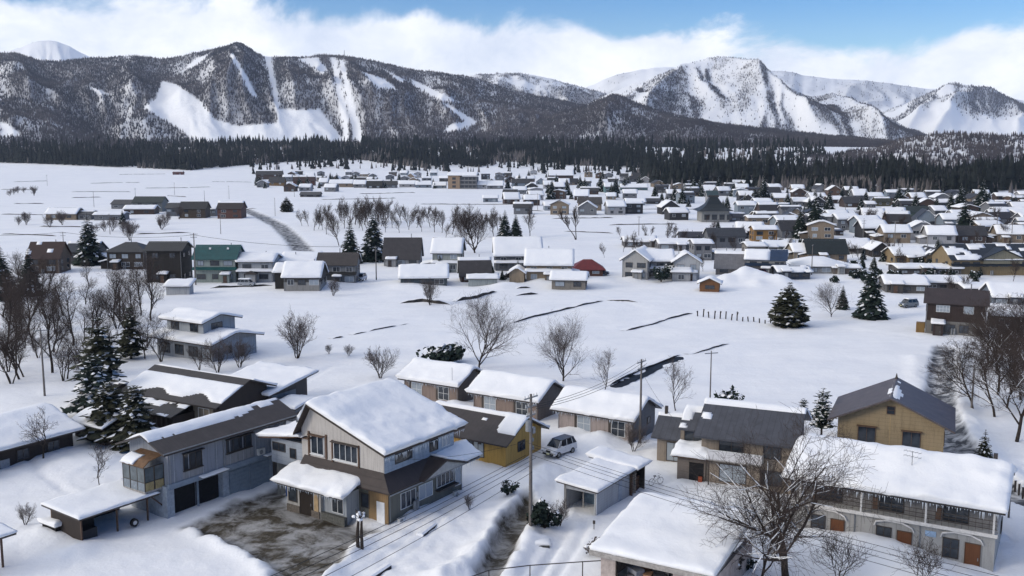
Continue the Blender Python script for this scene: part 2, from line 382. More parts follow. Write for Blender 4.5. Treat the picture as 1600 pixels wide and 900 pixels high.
def make_tree_mat(name, stops, sc):
    m, nt, b = mat_base(name, 0.9, 0.1)
    co = ocoord(nt)
    f = nmath(nt, 'ADD', nmath(nt, 'MULTIPLY', nnoise(nt, sc, 5, 0.6, co), 0.6), nmath(nt, 'MULTIPLY', nnoise(nt, sc * 14, 3, 0.7, co), 0.4))
    nt.links.new(ramp(nt, f, stops), b.inputs['Base Color']); return m
MTREE = make_tree_mat('bare_hill_trees', [(0.32, (0.03, 0.033, 0.043)), (0.5, (0.062, 0.058, 0.066)), (0.62, (0.11, 0.098, 0.10)), (0.75, (0.25, 0.25, 0.27))], 0.004)
FTREE = make_tree_mat('dark_forest_trees', [(0.34, (0.006, 0.009, 0.009)), (0.52, (0.014, 0.018, 0.017)), (0.62, (0.03, 0.03, 0.031)), (0.72, (0.14, 0.145, 0.155))], 0.02)

def ridged(x, y, s): return 1 - np.abs(2 * vn(x, y, s) - 1)
# ski runs and open snowfields of the resort, cut through the wood of the front range
OPEN = [[(256, 126), (280, 132), (318, 160), (336, 186), (372, 197), (434, 192), (432, 171), (500, 170), (518, 196), (540, 221), (306, 225), (276, 200), (250, 184), (226, 168), (246, 152)],
        [(416, 86), (427, 86), (440, 168), (432, 170)], [(519, 90), (528, 90), (543, 170), (546, 222), (537, 222), (530, 160)], [(531, 94), (540, 94), (556, 170), (570, 222), (552, 222), (544, 170)],
        [(362, 84), (370, 84), (392, 125), (405, 152), (396, 152), (380, 120)], [(690, 160), (700, 163), (748, 192), (720, 204), (692, 208), (700, 195), (725, 190)],
        [(310, 92), (335, 82), (318, 98), (290, 112)], [(138, 134), (160, 140), (180, 152), (160, 148)], [(0, 190), (14, 194), (34, 212), (0, 215)], [(175, 196), (230, 180), (275, 190), (290, 218), (150, 218)],
        [(566, 112), (600, 122), (622, 140), (590, 138)], [(600, 108), (640, 128), (625, 130)], [(470, 92), (500, 90), (516, 112), (505, 116)], [(640, 122), (700, 150), (720, 160), (690, 158), (650, 138)]]
def open_mask(px, py):
    r = np.zeros(px.shape)
    for q in OPEN: r = np.maximum(r, (0.45 if q[0] == (175, 196) else 1.0) * sm(-2.2, 1.4, poly_in(px, py, q) + 2.6 * (fbm(px / 7, py / 5, 3, 88) - 0.5)))
    return r

def mountain(name, label, sil, Yb, Yr, seed, spurs, amp, spw, dens, ntree, th=(8, 14), exp=1.15, runs=False, zb=None, rough=1.0):
    rs = np.random.RandomState(seed)
    sil = np.array(sil, float); px = np.arange(sil[0, 0], sil[-1, 0] + 1, 3.0); n = len(px)
    ry = np.interp(px, sil[:, 0], sil[:, 1])
    ry = np.convolve(np.pad(ry, 3, 'edge'), np.ones(7) / 7, 'valid') + (fbm(px / 22, px * 0 + seed, 4, seed) - 0.5) * 4.5 * rough
    YR = np.interp(px, np.linspace(px[0], px[-1], len(Yr)), Yr)
    t = np.concatenate([np.linspace(0, 1, 110), np.linspace(1.02, 1.5, 12)])
    PX, Tt = np.meshgrid(px, t); YRg = np.repeat(YR[None], len(t), 0); RY = np.repeat(ry[None], len(t), 0)
    Y = Yb + (YRg - Yb) * Tt
    zr = elev_z(RY, YRg); z0 = (38 if zb is None else zb)
    tt = np.clip(Tt, 0, 1)
    Z = z0 + (zr - z0) * tt ** exp
    env = np.sin(np.pi * np.clip(tt, 0, 1)) ** 0.8 * (1 - 0.5 * tt)
    wx = PX / spw + (fbm(PX / (spw * 1.5), tt * 3, 3, seed + 3) - 0.5) * 1.1 + tt * 0.5
    R1 = ridged(wx, tt * 1.3, seed + 5); R2 = ridged(wx * 2.7 + 4, tt * 2.9, seed + 6); R3 = fbm(PX / 30, tt * 12, 4, seed + 7)
    Z = Z + env * np.maximum(zr - z0, 20) * amp * 0.38 * ((R1 - 0.5) + 0.5 * (R2 - 0.5) + 0.3 * (R3 - 0.5))
    for (pt, pb, A, w, t0, t1) in spurs:
        c = pb + (pt - pb) * tt + (fbm(tt * 4, tt * 0 + pt, 3, seed) - 0.5) * 26
        k = sm(t0 - 0.12, t0 + 0.12, tt) * (1 - sm(t1 - 0.06, t1 + 0.06, tt))
        Z = Z + 0.75 * k * A * np.exp(-np.abs(PX - c) / w) * (1 - tt ** 3)
    Z = np.where(Tt > 1, zr - (zr - z0) * (Tt - 1) * 1.8, Z)
    X = col_x(PX, Y)
    dzdx = np.gradient(Z, axis=1) / np.maximum(np.gradient(X, axis=1), 1e-3)
    PYg = 450 - FPX * np.tan(np.arctan((Z - CAMH) / Y) + PITCH)
    D = dens(PX, PYg, tt, dzdx, fbm(PX / 40, tt * 5, 4, seed + 20), fbm(PX / 8, tt * 26, 3, seed + 30))
    if runs: D = D * (1 - open_mask(PX, PYg))
    gully = fbm(PX / 13 + 2.2 * fbm(PX / 60, tt * 4, 2, seed + 41), tt * 2.2, 3, seed + 40); D = D * (0.72 + 0.4 * sm(.3, .6, gully))
    D = np.clip(D, 0, 1)
    V = np.stack([X, Y, Z], -1).reshape(-1, 3); R, C = X.shape
    i = np.arange(R - 1)[:, None] * C + np.arange(C - 1)[None, :]
    F = np.stack([i, i + 1, i + C + 1, i + C], -1).reshape(-1, 4)
    o = link(name, np_mesh(name, V, F, MTN, True, {'wooded': D})); tag(o, label, kind='structure')
    # bare trees on the slope; on some mountains thicker wood imitates shaded right sides
    a = rs.rand(ntree * 3) * (n - 1.01); r = rs.rand(ntree * 3) * 112
    ia = a.astype(int); ir = r.astype(int); fa = a - ia; fr = r - ir
    def bil(A): return (A[ir, ia] * (1 - fa) + A[ir, ia + 1] * fa) * (1 - fr) + (A[ir + 1, ia] * (1 - fa) + A[ir + 1, ia + 1] * fa) * fr
    keep = rs.rand(len(a)) < bil(D)
    tx, ty, tz = bil(X)[keep][:ntree], bil(Y)[keep][:ntree], bil(Z)[keep][:ntree]
    tree_cones(name.split('_')[0] + '_wood', label_wood[name], tx, ty, tz, rs, th, MTREE)
    return o
def tree_cones(name, label, x, y, z, rs, th, mat, tiers=1, w=(0.16, 0.24), sides=4):
    n = len(x); h = (th[0] + rs.rand(n) ** 1.3 * (th[1] - th[0])) * (1 if tiers < 2 else 0.30 + 1.35 * fbm(x / 42, y / 60, 3, 91)); rw = h * (w[0] + rs.rand(n) * (w[1] - w[0])); ph = rs.rand(n) * 6.28
    Vs, Fs, off = [], [], 0
    for k in range(tiers):
        zb = (0.06 + 0.30 * k) if tiers > 1 else 0.0; zt = min(1.0, zb + (0.48 if tiers > 1 else 1.0)); rk = 1 - 0.30 * k
        ring = []
        for s in range(sides):
            w_ = ph + 2 * math.pi * s / sides; jr = rw * rk * (0.75 + 0.5 * rs.rand(n))
            ring.append(np.stack([x + jr * np.cos(w_), y + jr * np.sin(w_), z - 0.3 + h * (zb + 0.05 * rs.rand(n))], -1))
        ring.append(np.stack([x + (rs.rand(n) - 0.5) * rw * 0.3, y, z + h * (zt if k < tiers - 1 else 1.0)], -1))
        P = np.stack(ring, 1).reshape(-1, 3); b = off + np.arange(n) * (sides + 1)
        for s in range(sides): Fs.append(np.stack([b + s, b + (s + 1) % sides, b + sides], -1))
        Vs.append(P); off += len(P)
    o = link(name, np_mesh(name, np.concatenate(Vs), np.concatenate(Fs), mat)); tag(o, label, 'wood', kind='stuff'); return o
label_wood = {'ski_mountain': 'leafless grey brown wood between the ski runs on the left range', 'summit_mountain': 'thin bare wood on the flanks of the big pale summit at right',
              'ridge_mountain': 'thin bare wood along the long pale ridge behind the centre', 'peak_mountain': 'sparse wood on the far pointed peak at the right edge',
              'plateau_mountain': 'sparse scrub on the far white plateau', 'hill_mountain': 'snow dusted bare wood on the low near hill at far right',
              'foothill_mountain': 'dim wood on the dark spur at far left', 'volcano_mountain': 'scattered scrub on the far white cone at upper left', 'knoll_mountain': 'dense wood on the long low slope under the summit'}
if True:
    mountain('volcano_mountain', 'far snow white cone at upper left', [(-120, 120), (-20, 92), (30, 78), (62, 66), (90, 62), (112, 70), (150, 92), (230, 130)], 6000, [8200, 8200], 3, [(60, 40, 60, 12, .3, 1), (95, 120, 50, 12, .3, 1)], 0.35, 26,
             lambda px, py, t, g, n, m: 0.05 + 0 * t, 300)
    mountain('plateau_mountain', 'far white plateau behind the right hand summits', [(880, 150), (960, 118), (1010, 108), (1060, 104), (1140, 108), (1220, 112), (1290, 122), (1350, 126), (1410, 134), (1470, 140), (1560, 152), (1700, 170)], 5200, [8000, 8000], 5,
             [(1200, 1240, 90, 30, .3, .95), (1340, 1300, 90, 30, .3, .95), (1040, 1000, 80, 26, .3, .95)], 0.35, 60, lambda px, py, t, g, n, m: 0.22 * sm(.45, .7, n) + 0.25 * sm(0, .25, -g), 2500)  # slope term thickens scrub to paint shade on right-turned sides
    mountain('peak_mountain', 'far pointed snowy peak at right edge', [(1290, 215), (1350, 186), (1400, 168), (1440, 150), (1484, 127), (1512, 134), (1545, 137), (1580, 156), (1620, 172), (1700, 196), (1820, 220)], 4300, [6000, 6000], 7,
             [(1484, 1400, 110, 26, .2, 1), (1540, 1452, 120, 24, .15, 1), (1580, 1600, 90, 26, .2, .98)], 0.25, 55,
             lambda px, py, t, g, n, m: (0.6 * sm(.0, .3, -g) + 0.4 * sm(.42, .62, n)) * sm(.33, .6, t + 0.2 * (n - .5)), 8000)  # right-turned sides get more wood, which also paints their shade
    mountain('ridge_mountain', 'long pale wooded ridge behind the centre', [(520, 160), (600, 128), (690, 121), (740, 117), (785, 113), (830, 116), (870, 126), (930, 142), (985, 150), (1060, 165), (1150, 190), (1240, 215)], 3600, [5000, 5200], 9,
             [(785, 760, 70, 26, .3, 1), (880, 900, 60, 26, .3, .97)], 0.4, 50, lambda px, py, t, g, n, m: 0.75 * sm(.36, .58, n * .7 + m * .3 - 0.15 * g), 17000, th=(6, 10))
    mountain('summit_mountain', 'big pale summit with bright left flank at right', [(840, 200), (900, 172), (960, 142), (1010, 124), (1050, 110), (1085, 96), (1112, 90), (1140, 94), (1165, 102), (1200, 120), (1240, 142), (1262, 152), (1300, 150), (1340, 168), (1400, 190), (1470, 212), (1560, 226)],
             3100, [4300, 5000, 5000], 11, [(1100, 1330, 170, 44, .25, 1.0), (1070, 990, 120, 30, .2, .95), (1160, 1230, 90, 26, .5, 1), (1290, 1400, 120, 32, .2, 1), (1030, 930, 70, 26, .2, .9)], 0.42, 60,
             lambda px, py, t, g, n, m: (0.03 + 0.8 * sm(-.02, .24, -g) + 0.35 * sm(.5, .66, n)) * (1 - .75 * sm(.7, 1, t)) * (0.35 + 0.65 * sm(.3, .55, m)), 30000, th=(5, 9))  # left flank kept pale as lit, right sides darkened with wood as shade
    mountain('ski_mountain', 'long dark wooded range with ski runs at left', [(-420, 120), (-250, 108), (-120, 98), (0, 84), (28, 82), (60, 92), (85, 97), (130, 92), (210, 87), (262, 92), (290, 89), (335, 77), (372, 69), (390, 71), (412, 88), (440, 90), (470, 90), (505, 86), (540, 86), (575, 92), (610, 100), (650, 109), (692, 114),
             (740, 122), (775, 134), (820, 146), (880, 158), (940, 168), (1020, 184), (1100, 204), (1180, 222)], 2050, [3500, 3500, 3700, 3900, 3900], 13,
             [(380, 345, 110, 36, .25, 1), (30, 60, 80, 40, .3, 1), (540, 600, 90, 40, .3, 1), (700, 720, 70, 40, .3, 1), (210, 200, 60, 34, .35, .98), (460, 455, 60, 28, .3, .95)], 0.42, 75,
             lambda px, py, t, g, n, m: 0.5 + 0.7 * sm(.26, .5, n * .65 + m * .35 - 0.10 * g), 88000, th=(5, 9), runs=True)
    mountain('knoll_mountain', 'long low wooded slope under the summit', [(560, 224), (640, 212), (720, 204), (800, 190), (860, 182), (910, 168), (945, 152), (965, 148), (990, 160), (1030, 174), (1100, 190), (1180, 200), (1260, 208), (1340, 216), (1440, 226), (1520, 232)], 2050, [2700, 3000, 2900], 17,
             [(960, 940, 60, 26, .3, 1), (1100, 1080, 30, 40, .3, .9)], 0.4, 80, lambda px, py, t, g, n, m: 0.45 + 0.7 * sm(.3, .52, n * .6 + m * .4), 34000, th=(5, 9))
    mountain('foothill_mountain', 'dark wooded spur at far left under the range', [(-420, 150), (-200, 150), (-60, 150), (20, 152), (70, 160), (105, 175), (140, 196), (180, 212), (240, 222)], 1900, [2300, 2400], 19,
             [(0, 20, 30, 30, .3, 1)], 0.4, 70, lambda px, py, t, g, n, m: 0.55 + 0.5 * sm(.3, .5, n), 14000, th=(5, 9), runs=True)
    mountain('hill_mountain', 'low near hill with snow dusted wood at far right', [(1255, 246), (1320, 240), (1370, 230), (1410, 219), (1450, 211), (1490, 207), (1530, 208), (1570, 213), (1640, 214), (1760, 210), (1900, 205)], 950, [1500, 1350, 1300], 23,
             [(1530, 1500, 8, 40, .2, 1)], 0.5, 90, lambda px, py, t, g, n, m: 0.2 + 0.7 * sm(.36, .58, n * .5 + m * .5), 6500, th=(4, 7), zb=2)

# the dark forest belt along the foot of the mountains
def forest():
    rs = np.random.RandomState(4)
    edge = np.array([(-500, 268), (0, 267), (300, 271), (420, 267), (560, 266), (700, 271), (800, 267), (1000, 270), (1018, 288), (1100, 291), (1180, 287), (1240, 296), (1300, 303), (1400, 301), (1500, 305), (1560, 297), (1620, 292), (2000, 290)], float)
    n = 34000
    px = rs.uniform(-330, 1930, n); e = np.interp(px, edge[:, 0], edge[:, 1]); Ye = np.array([at(0, q)[1] for q in e])
    back = np.where(px < 1290, 2150, 1500) ; back = np.where(px > 1380, 1050, back)
    Y = Ye + (np.maximum(back, Ye + 250) - Ye) * rs.rand(n) ** 1.5
    strag = rs.rand(n) < 0.10; Y = np.where(strag, Ye * (1 - 0.16 * rs.rand(n) ** 1.6), Y)
    X = col_x(px, Y, 270); clump = fbm(X / 26, Y / 40, 2, 66); drop = strag & ((clump < 0.56) | (px < 390)); Y = np.where(drop, Ye + 400 * rs.rand(n), Y); X = col_x(px, Y, 270)
    c = fbm(X / 70, Y / 90, 3, 44); keep = (rs.rand(n) < 0.3 + 1.1 * sm(.34, .55, c)) & (rs.rand(n) < 0.75)
    X, Y = X[keep], Y[keep]; Z = ground(X, Y)[0]
    con = (fbm(X / 55, Y / 55, 3, 47) + 0.25 * (rs.rand(len(X)) - .5)) > 0.43
    tree_cones('conifer_forest', 'dark conifer forest belt along the foot of the mountains', X[con], Y[con], Z[con], rs, (8, 25), FTREE, tiers=3, w=(0.14, 0.22), sides=5)
    m = make_tree_mat('pale_bare_trees', [(0.3, (0.06, 0.055, 0.055)), (0.55, (0.15, 0.135, 0.13)), (0.7, (0.36, 0.35, 0.36))], 0.03)
    b = ~con; tree_cones('bare_forest', 'pale leafless trees standing among the dark forest belt', X[b], Y[b], Z[b], rs, (7, 13), m, tiers=1, w=(0.12, 0.22), sides=4)
forest()
# ------------------------------------------------------------------ building kit
_WM = {}
def win_mesh(w, h, nx, ny, fm, pm):
    """window frame with rails standing proud of the wall; local x right, z up, outward is -y"""
    k = (round(w, 2), round(h, 2), nx, ny, fm.name, pm.name)
    if k not in _WM:
        fr = MB(); b = 0.06; d = 0.07
        fr.box(0, w, -d, 0.0, 0, b); fr.box(0, w, -d, 0.0, h - b, h); fr.box(0, b, -d, 0.0, b, h - b); fr.box(w - b, w, -d, 0.0, b, h - b)
        cw = (w - 2 * b) / nx; chh = (h - 2 * b) / ny
        for i in range(1, nx): fr.box(b + i * cw - 0.025, b + i * cw + 0.025, -d + 0.01, 0.0, b, h - b)
        for j in range(1, ny): fr.box(b, w - b, -d + 0.012, 0.0, b + j * chh - 0.02, b + j * chh + 0.02)
        pane = MB().box(0.0, cw, -0.03, -0.003, 0.0, chh).mesh('pane', pm)
        _WM[k] = (fr.mesh('window', fm), pane, b, cw, chh)
    return _WM[k]
ROT = {'F': 0.0, 'R': math.pi / 2, 'B': math.pi, 'L': -math.pi / 2}
class House:
    def __init__(s, name, label, O, yaw, cat='house', group=None, z=0.0):
        s.o = thing(name, label, cat, (O[0], O[1], z), math.radians(yaw), group)
    def face(s, f, d, c, z):
        """local position of a point on a wall: plane coordinate d, coordinate c along it"""
        return (c, d, z) if f in 'FB' else (d, c, z)
    def win(s, f, d, c, z, w, h, nx=2, ny=1, fm=None, pm=None, parent=None, hood=None, sill=False):
        """window whose left edge, seen from outside, is at coordinate c"""
        me, pane, b, cw, chh = win_mesh(w, h, nx, ny, fm or FRAME_D, pm or GLASS)
        o = link('window', me, parent or s.o, s.face(f, d, c, z), ROT[f])
        for i in range(nx):
            for j in range(ny): link('pane', pane, o, (b + i * cw, 0, b + j * chh))
        if hood: MB().box(-0.12, w + 0.12, -0.38, 0.0, h + 0.04, h + 0.12).build('hood', hood, o)
        if sill: MB().box(-0.08, w + 0.08, -0.16, 0.0, -0.09, -0.005).build('sill', fm or FRAME_D, o)
        return o
    def door(s, f, d, c, z, w, h, m, handle=True, fm=None):
        o = link('door', MB().box(0.05, w - 0.05, -0.05, 0.0, 0, h - 0.05).mesh('door', m), s.o, s.face(f, d, c, z), ROT[f])
        fr = MB(); fr.box(0, 0.05, -0.09, 0.0, 0, h); fr.box(w - 0.05, w, -0.09, 0.0, 0, h); fr.box(0.05, w - 0.05, -0.09, 0.0, h - 0.05, h)
        fr.build('door_frame', fm or FRAME_D, o)
        if handle: MB().box(w - 0.2, w - 0.14, -0.11, -0.05, h * .42, h * .52).build('handle', METAL_G, o)
        return o
    def body(s, prof, a0, a1, mat, ax='x', z0=-0.8, name='wall'):
        """walls under a top profile [(t, z)...], extruded along ax"""
        p = [(prof[0][0], z0)] + [(t, z) for t, z in prof] + [(prof[-1][0], z0)]
        return MB().prism(p, a0, a1, ax).build(name, mat, s.o)
    def roof(s, prof, a0, a1, mat, ax='x', oe=0.6, og=0.5, th=0.16, snow=None, mask=None, step=0.35, slump=0.12, oe2=None, seed=0, edge=0.45, parent=None, name='roof', rag=0.0, lift=0.012):
        P = list(prof)
        def ext(p, q, e):
            L = abs(p[0] - q[0]); k = e / max(L, 1e-6); return (p[0] + (p[0] - q[0]) * k, p[1] + (p[1] - q[1]) * k)
        P[0] = ext(prof[0], prof[1], oe); P[-1] = ext(prof[-1], prof[-2], oe if oe2 is None else oe2)
        top = [(t, z + th) for t, z in P]; bot = [(t, z + lift) for t, z in P]
        ro = MB().prism(bot[::-1] + top, a0 - og, a1 + og, ax).build(name, mat, parent or s.o)
        if snow: snow_sheet(ro, top, a0 - og, a1 + og, snow, ax, mask, step, slump, seed, edge, rag)
        return ro
def snow_sheet(parent, prof, a0, a1, T, ax='x', mask=None, step=0.35, slump=0.12, seed=0, edge=0.45, rag=0.0, name='roof_snow'):
    """a slab of settled snow over a roof profile, rounded at its edges, ragged or missing where mask says"""
    P = np.array(prof, float); seg = np.hypot(np.diff(P[:, 0]), np.diff(P[:, 1])); cum = np.concatenate([[0], np.cumsum(seg)]); Lv = cum[-1]
    nv = max(6, int(Lv / step)); nu = max(6, int((a1 - a0) / step))
    ext = slump
    q = np.linspace(-1, 1, nv + 1); vv = (np.sign(q) * np.abs(q) ** 0.8 * 0.5 + 0.5) * Lv
    q = np.linspace(-1, 1, nu + 1); uu = a0 + (np.sign(q) * np.abs(q) ** 0.8 * 0.5 + 0.5) * (a1 - a0)
    U, Vv = np.meshgrid(uu, vv)
    t = np.interp(Vv, cum, P[:, 0]); z = np.interp(Vv, cum, P[:, 1])
    # soften the ridge line of the snow
    zs = (np.interp(np.clip(Vv - 0.35, 0, Lv), cum, P[:, 1]) + np.interp(np.clip(Vv + 0.35, 0, Lv), cum, P[:, 1]) + z) / 3 if len(P) > 2 else z
    de = np.minimum(np.minimum(Vv, Lv - Vv), np.minimum(U - a0, a1 - U))
    w = (fbm(U / 1.1, Vv / 1.1, 3, seed + 60) - 0.5)
    rnd = np.sqrt(np.clip(1 - (1 - np.clip((de + 0.16) / edge, 0, 1)) ** 2, 0, 1))
    rnd = np.sqrt(np.clip(1 - (1 - np.clip((de + 0.16 + 0.5 * (w - 0.08)) / edge, 0, 1)) ** 2, 0, 1)); k = rnd
    T = T * 0.82
    if mask is not None:
        mv = np.clip(mask(U - a0, Vv, a1 - a0, Lv) + w * rag, -1, 1); k = np.minimum(k, np.sqrt(np.clip(mv * 3.0, 0, 1)))
    slide = 0.16 * np.sin(Vv * 1.7 + 2.5 * fbm(U / 4, Vv / 4, 2, seed + 75)) * sm(0.3, 0.7, fbm(U / 5, Vv / 3, 2, seed + 76))
    thick = T * k * (1 + 0.75 * (fbm(U / 2.4, Vv / 2.4, 3, seed + 70) - 0.5) + slide) + 0.4 * T * w * k
    zt = zs * 1.0 + thick; zt = np.maximum(zt, z + 0.01 * (k > 0))
    # eaves and verges: the slab bulges a little past the edge
    tc = np.sign(Vv - Lv / 2); bul = np.clip(1 - de / 0.5, 0, 1) * ext
    t2 = t + (P[-1, 0] > P[0, 0] and 1 or -1) * np.where(np.minimum(Vv, Lv - Vv) < 0.5, tc * bul * (0.6 + 1.2 * (w + 0.3)), 0)
    u2 = U + np.where(np.minimum(U - a0, a1 - U) < 0.5, np.sign(U - (a0 + a1) / 2) * bul * 0.6, 0)
    live = k > 0.02
    R, C = U.shape; idx = np.arange(R * C).reshape(R, C)
    cell = (live[:-1, :-1] | live[1:, :-1] | live[:-1, 1:] | live[1:, 1:])
    F = np.stack([idx[:-1, :-1], idx[:-1, 1:], idx[1:, 1:], idx[1:, :-1]], -1)[cell].reshape(-1, 4)
    if not len(F): return
    zt = np.where(live, zt, z + 0.004)
    top = np.stack([u2, t2, zt], -1).reshape(-1, 3)
    # skirt: every border edge drops to the roof
    base = np.stack([U, t, z + 0.003], -1).reshape(-1, 3)
    ed = np.concatenate([F[:, [0, 1]], F[:, [1, 2]], F[:, [2, 3]], F[:, [3, 0]]]); key = np.sort(ed, 1); kk = key[:, 0].astype(np.int64) * (R * C) + key[:, 1]
    u_, inv, cnt = np.unique(kk, return_inverse=True, return_counts=True); be = ed[cnt[inv] == 1]
    n0 = R * C; S = np.stack([be[:, 1], be[:, 0], be[:, 0] + n0, be[:, 1] + n0], -1)
    V = np.concatenate([top, base]); FF = np.concatenate([F, S])
    used = np.unique(FF); rm = np.full(len(V), -1); rm[used] = np.arange(len(used)); V = V[used]; FF = rm[FF]
    if ax == 'y': V = V[:, [1, 0, 2]]; FF = FF[:, ::-1]
    lab = np.zeros(len(V), int) if mask is None else np.arange(len(V))
    if mask is not None:
        for _ in range(400):
            m_ = lab[FF].min(1); new = lab.copy(); np.minimum.at(new, FF.ravel(), np.repeat(m_, 4)); new = new[new]
            if (new == lab).all(): break
            lab = new
    ids, cnt_ = np.unique(lab[FF[:, 0]], return_counts=True); out = None
    for i in ids[np.argsort(-cnt_)][:14]:      # every separate patch of snow is a piece of its own
        f_ = FF[lab[FF[:, 0]] == i]; us = np.unique(f_); r_ = np.full(len(V), -1); r_[us] = np.arange(len(us)); o = link(name, np_mesh(name, V[us], r_[f_], SNOW, True), parent); out = out or o
    return out
def blob_snow(name, parent, x0, x1, y0, y1, z, T, seed=0, step=0.25, **k):
    return snow_sheet(parent, [(y0, z), (y1, z)], x0, x1, T, 'x', step=step, seed=seed, name=name, **k)
def icicles(parent, a, b, n=60, seed=1, lmax=0.7):
    rs = random.Random(seed); m = MB(); a, b = Vector(a), Vector(b)
    for k in range(n):
        p = a.lerp(b, (k + rs.random()) / n); l = lmax * rs.random() ** 2 + .06; m.tube([p, p - Vector((0, 0, l))], [.035, .004], 4, False)
    o = m.build('icicles', mplain((0.7, 0.76, 0.82), .15, .6, .08), parent); o['kind'] = 'stuff'; return o
def bars(name, mat, parent, boxes):
    for b in boxes: MB().box(*b).build(name, mat, parent)
def skirt_poly(name, mat, parent, pts, th=0.12):
    n = len(pts); m = MB(); m.add([(x, y, z + th) for x, y, z in pts] + [(x, y, z) for x, y, z in pts],
        [tuple(range(n)), tuple(range(2 * n - 1, n - 1, -1))] + [(i, i + n, (i + 1) % n + n, (i + 1) % n) for i in range(n)])
    return m.build(name, mat, parent)
def ac_unit(label, loc, rot, parent=None):
    o = thing('air_conditioner', label, 'air conditioner', loc, rot) if parent is None else link('air_conditioner', None, parent, loc, rot)
    MB().box(0, 0.8, -0.3, 0, 0, 0.6).build('case', mplain((0.55, 0.55, 0.53), 0.5, 0.4, 0.15), o)
    MB().tube([(0.3, -0.305, 0.3), (0.3, -0.33, 0.3)], 0.22, 12).build('fan_grille', METAL_G, o); return o

# ------------------------------------------------------------------ near houses
def blue_house():
    O = at(262, 809); W = mwall((0.40, 0.43, 0.49), 'v', 0.9); BL = mplain((0.23, 0.28, 0.34), 0.6, 0.3, 0.25)
    h = House('garage_house', 'grey two storey house with dark roof and garages beside the muddy yard', O, 56); o = h.o
    prof = [(0.0, 6.1), (2.4, 7.1), (5.4, 6.0)]
    h.body(prof, 0.3, 14.2, W, z0=2.75, name='upper_wall')
    lw = MB(); lw.box(0.3, 0.9, 0.15, 5.3, -0.8, 2.75); lw.box(6.3, 7.0, 0.15, 5.3, -0.8, 2.75); lw.box(0.9, 6.3, 0.75, 5.3, -0.8, 2.75); lw.box(7.0, 14.2, 0.25, 5.3, -0.8, 2.75)
    lw.build('lower_wall', mplain((0.33, 0.37, 0.42), 0.7, 0.3, 0.3), o)
    MB().box(0.2, 14.3, -0.14, 0.16, 2.45, 2.95).build('beam', BL, o)
    for i in range(9): MB().box(0.9 + i * 1.55 - 0.03, 0.9 + i * 1.55 + 0.03, -0.035, 0.0, 2.95, 6.0).build('siding_batten', mplain((0.36, 0.38, 0.42), 0.6, 0.3, 0.2), o)
    def mk(u, v, L, Lv): return np.where(v > 2.5, 0.75 - 0.5 * np.abs(v - 3.0), 0.15) - 0.7 * sm(0.55 * L, 0.8 * L, u) - np.where(v < 2.3, 0.6 * (1 - 0.5 * sm(2.0, 3.5, u) * (1 - sm(6, 7.5, u)) * sm(1.3, 2.0, v)), 0) + np.where(v > 3.3, 0.7, 0)
    h.roof(prof, 0, 14.6, mroof((0.07, 0.058, 0.055)), oe=0.75, og=0.65, snow=0.22, mask=mk, rag=0.7, step=0.22, seed=3)
    for c in ((1.0, 3.55), (3.65, 6.2)):
        g = MB().box(c[0], c[1], 0.70, 0.76, -0.8, 2.4).build('garage_shade_panel', DARKIN, o)  # dark panels paint the shade inside the open garages
    MB().box(3.52, 3.66, 0.3, 0.45, -0.8, 2.45).build('post', BL, o)
    for k, c in enumerate(((7.1, 9.5), (9.6, 12.0))):
        sh = MB()
        for j in range(14): sh.box(c[0], c[1], 0.17 + 0.03 * (j % 2), 0.25, -0.3 + j * 0.19, -0.3 + (j + 1) * 0.19 - 0.004)
        sh.build('roller_shutter', mplain((0.20, 0.25, 0.30), 0.45, 0.5, 0.2), o)
    h.door('F', 0.25, 12.5, -0.3, 0.95, 2.1, FRAME_D)
    h.win('F', 0.0, 1.9, 3.75, 2.0, 1.5, 3, 1, FRAME_D, hood=FRAME_D, sill=True)
    MB().box(1.8, 4.0, -0.03, 0.0, 3.0, 3.7).build('panel', mwall((0.46, 0.46, 0.47), 'v', 0.5), o)
    h.win('F', 0.0, 6.7, 4.1, 3.0, 1.25, 4, 1, FRAME_D, hood=FRAME_D, sill=True)
    MB().box(6.6, 9.9, -0.03, 0.0, 3.0, 4.0).build('panel', mwall((0.46, 0.46, 0.47), 'v', 0.5), o)
    ac_unit('', (10.3, -0.02, 3.0), 0, o)
    for x in (0.45, 6.35, 13.9): MB().tube([(x, -.08, 6.0), (x, -.08, 2.95)], .045, 5).build('downpipe', METAL_G, o)
    MB().box(12.0, 12.35, -.12, 0, 3.4, 3.9).build('meter_box', METAL_G, o); MB().tube([(-.7, -.78, 6.02), (15.2, -.78, 6.02)], .06, 6).build('gutter', METAL_G, o)
    sp = MB().box(3.4, 6.2, -0.75, -0.14, 2.72, 2.8).build('canopy', METAL_G, o); blob_snow('canopy_snow', sp, 3.4, 6.2, -0.75, -0.15, 2.8, 0.15)
    sp = MB().box(11.0, 13.4, -0.7, -0.14, 2.72, 2.8).build('canopy', METAL_G, o); blob_snow('canopy_snow', sp, 11.0, 13.4, -0.7, -0.15, 2.8, 0.13)
    # glazed bay on the left gable, held by struts
    b = link('sun_room', None, o, (0.3, 0.6, 2.55))
    MB().box(-2.0, 0, 0, 3.1, 0, 0.14).build('floor', CONC, b)
    for (x, y) in ((-2.0, 0), (-2.0, 1.0), (-2.0, 2.05), (-2.0, 3.03), (-1.0, 0), (-0.07, 0), (-1.0, 3.03)):
        MB().box(x, x + 0.07, y, y + 0.07, 0.14, 2.2).build('frame_post', FRAME_D, b)
    for z in (0.9, 2.2):
        r = MB(); r.box(-2.0, -1.93, 0, 3.1, z, z + 0.07); r.box(-1.93, 0, 0, 0.07, z, z + 0.07); r.box(-1.93, 0, 3.03, 3.1, z, z + 0.07); r.build('rail', FRAME_D, b)
    gp = mplain((0.10, 0.12, 0.13), 0.1, 0.6, 0.4, 1.5)
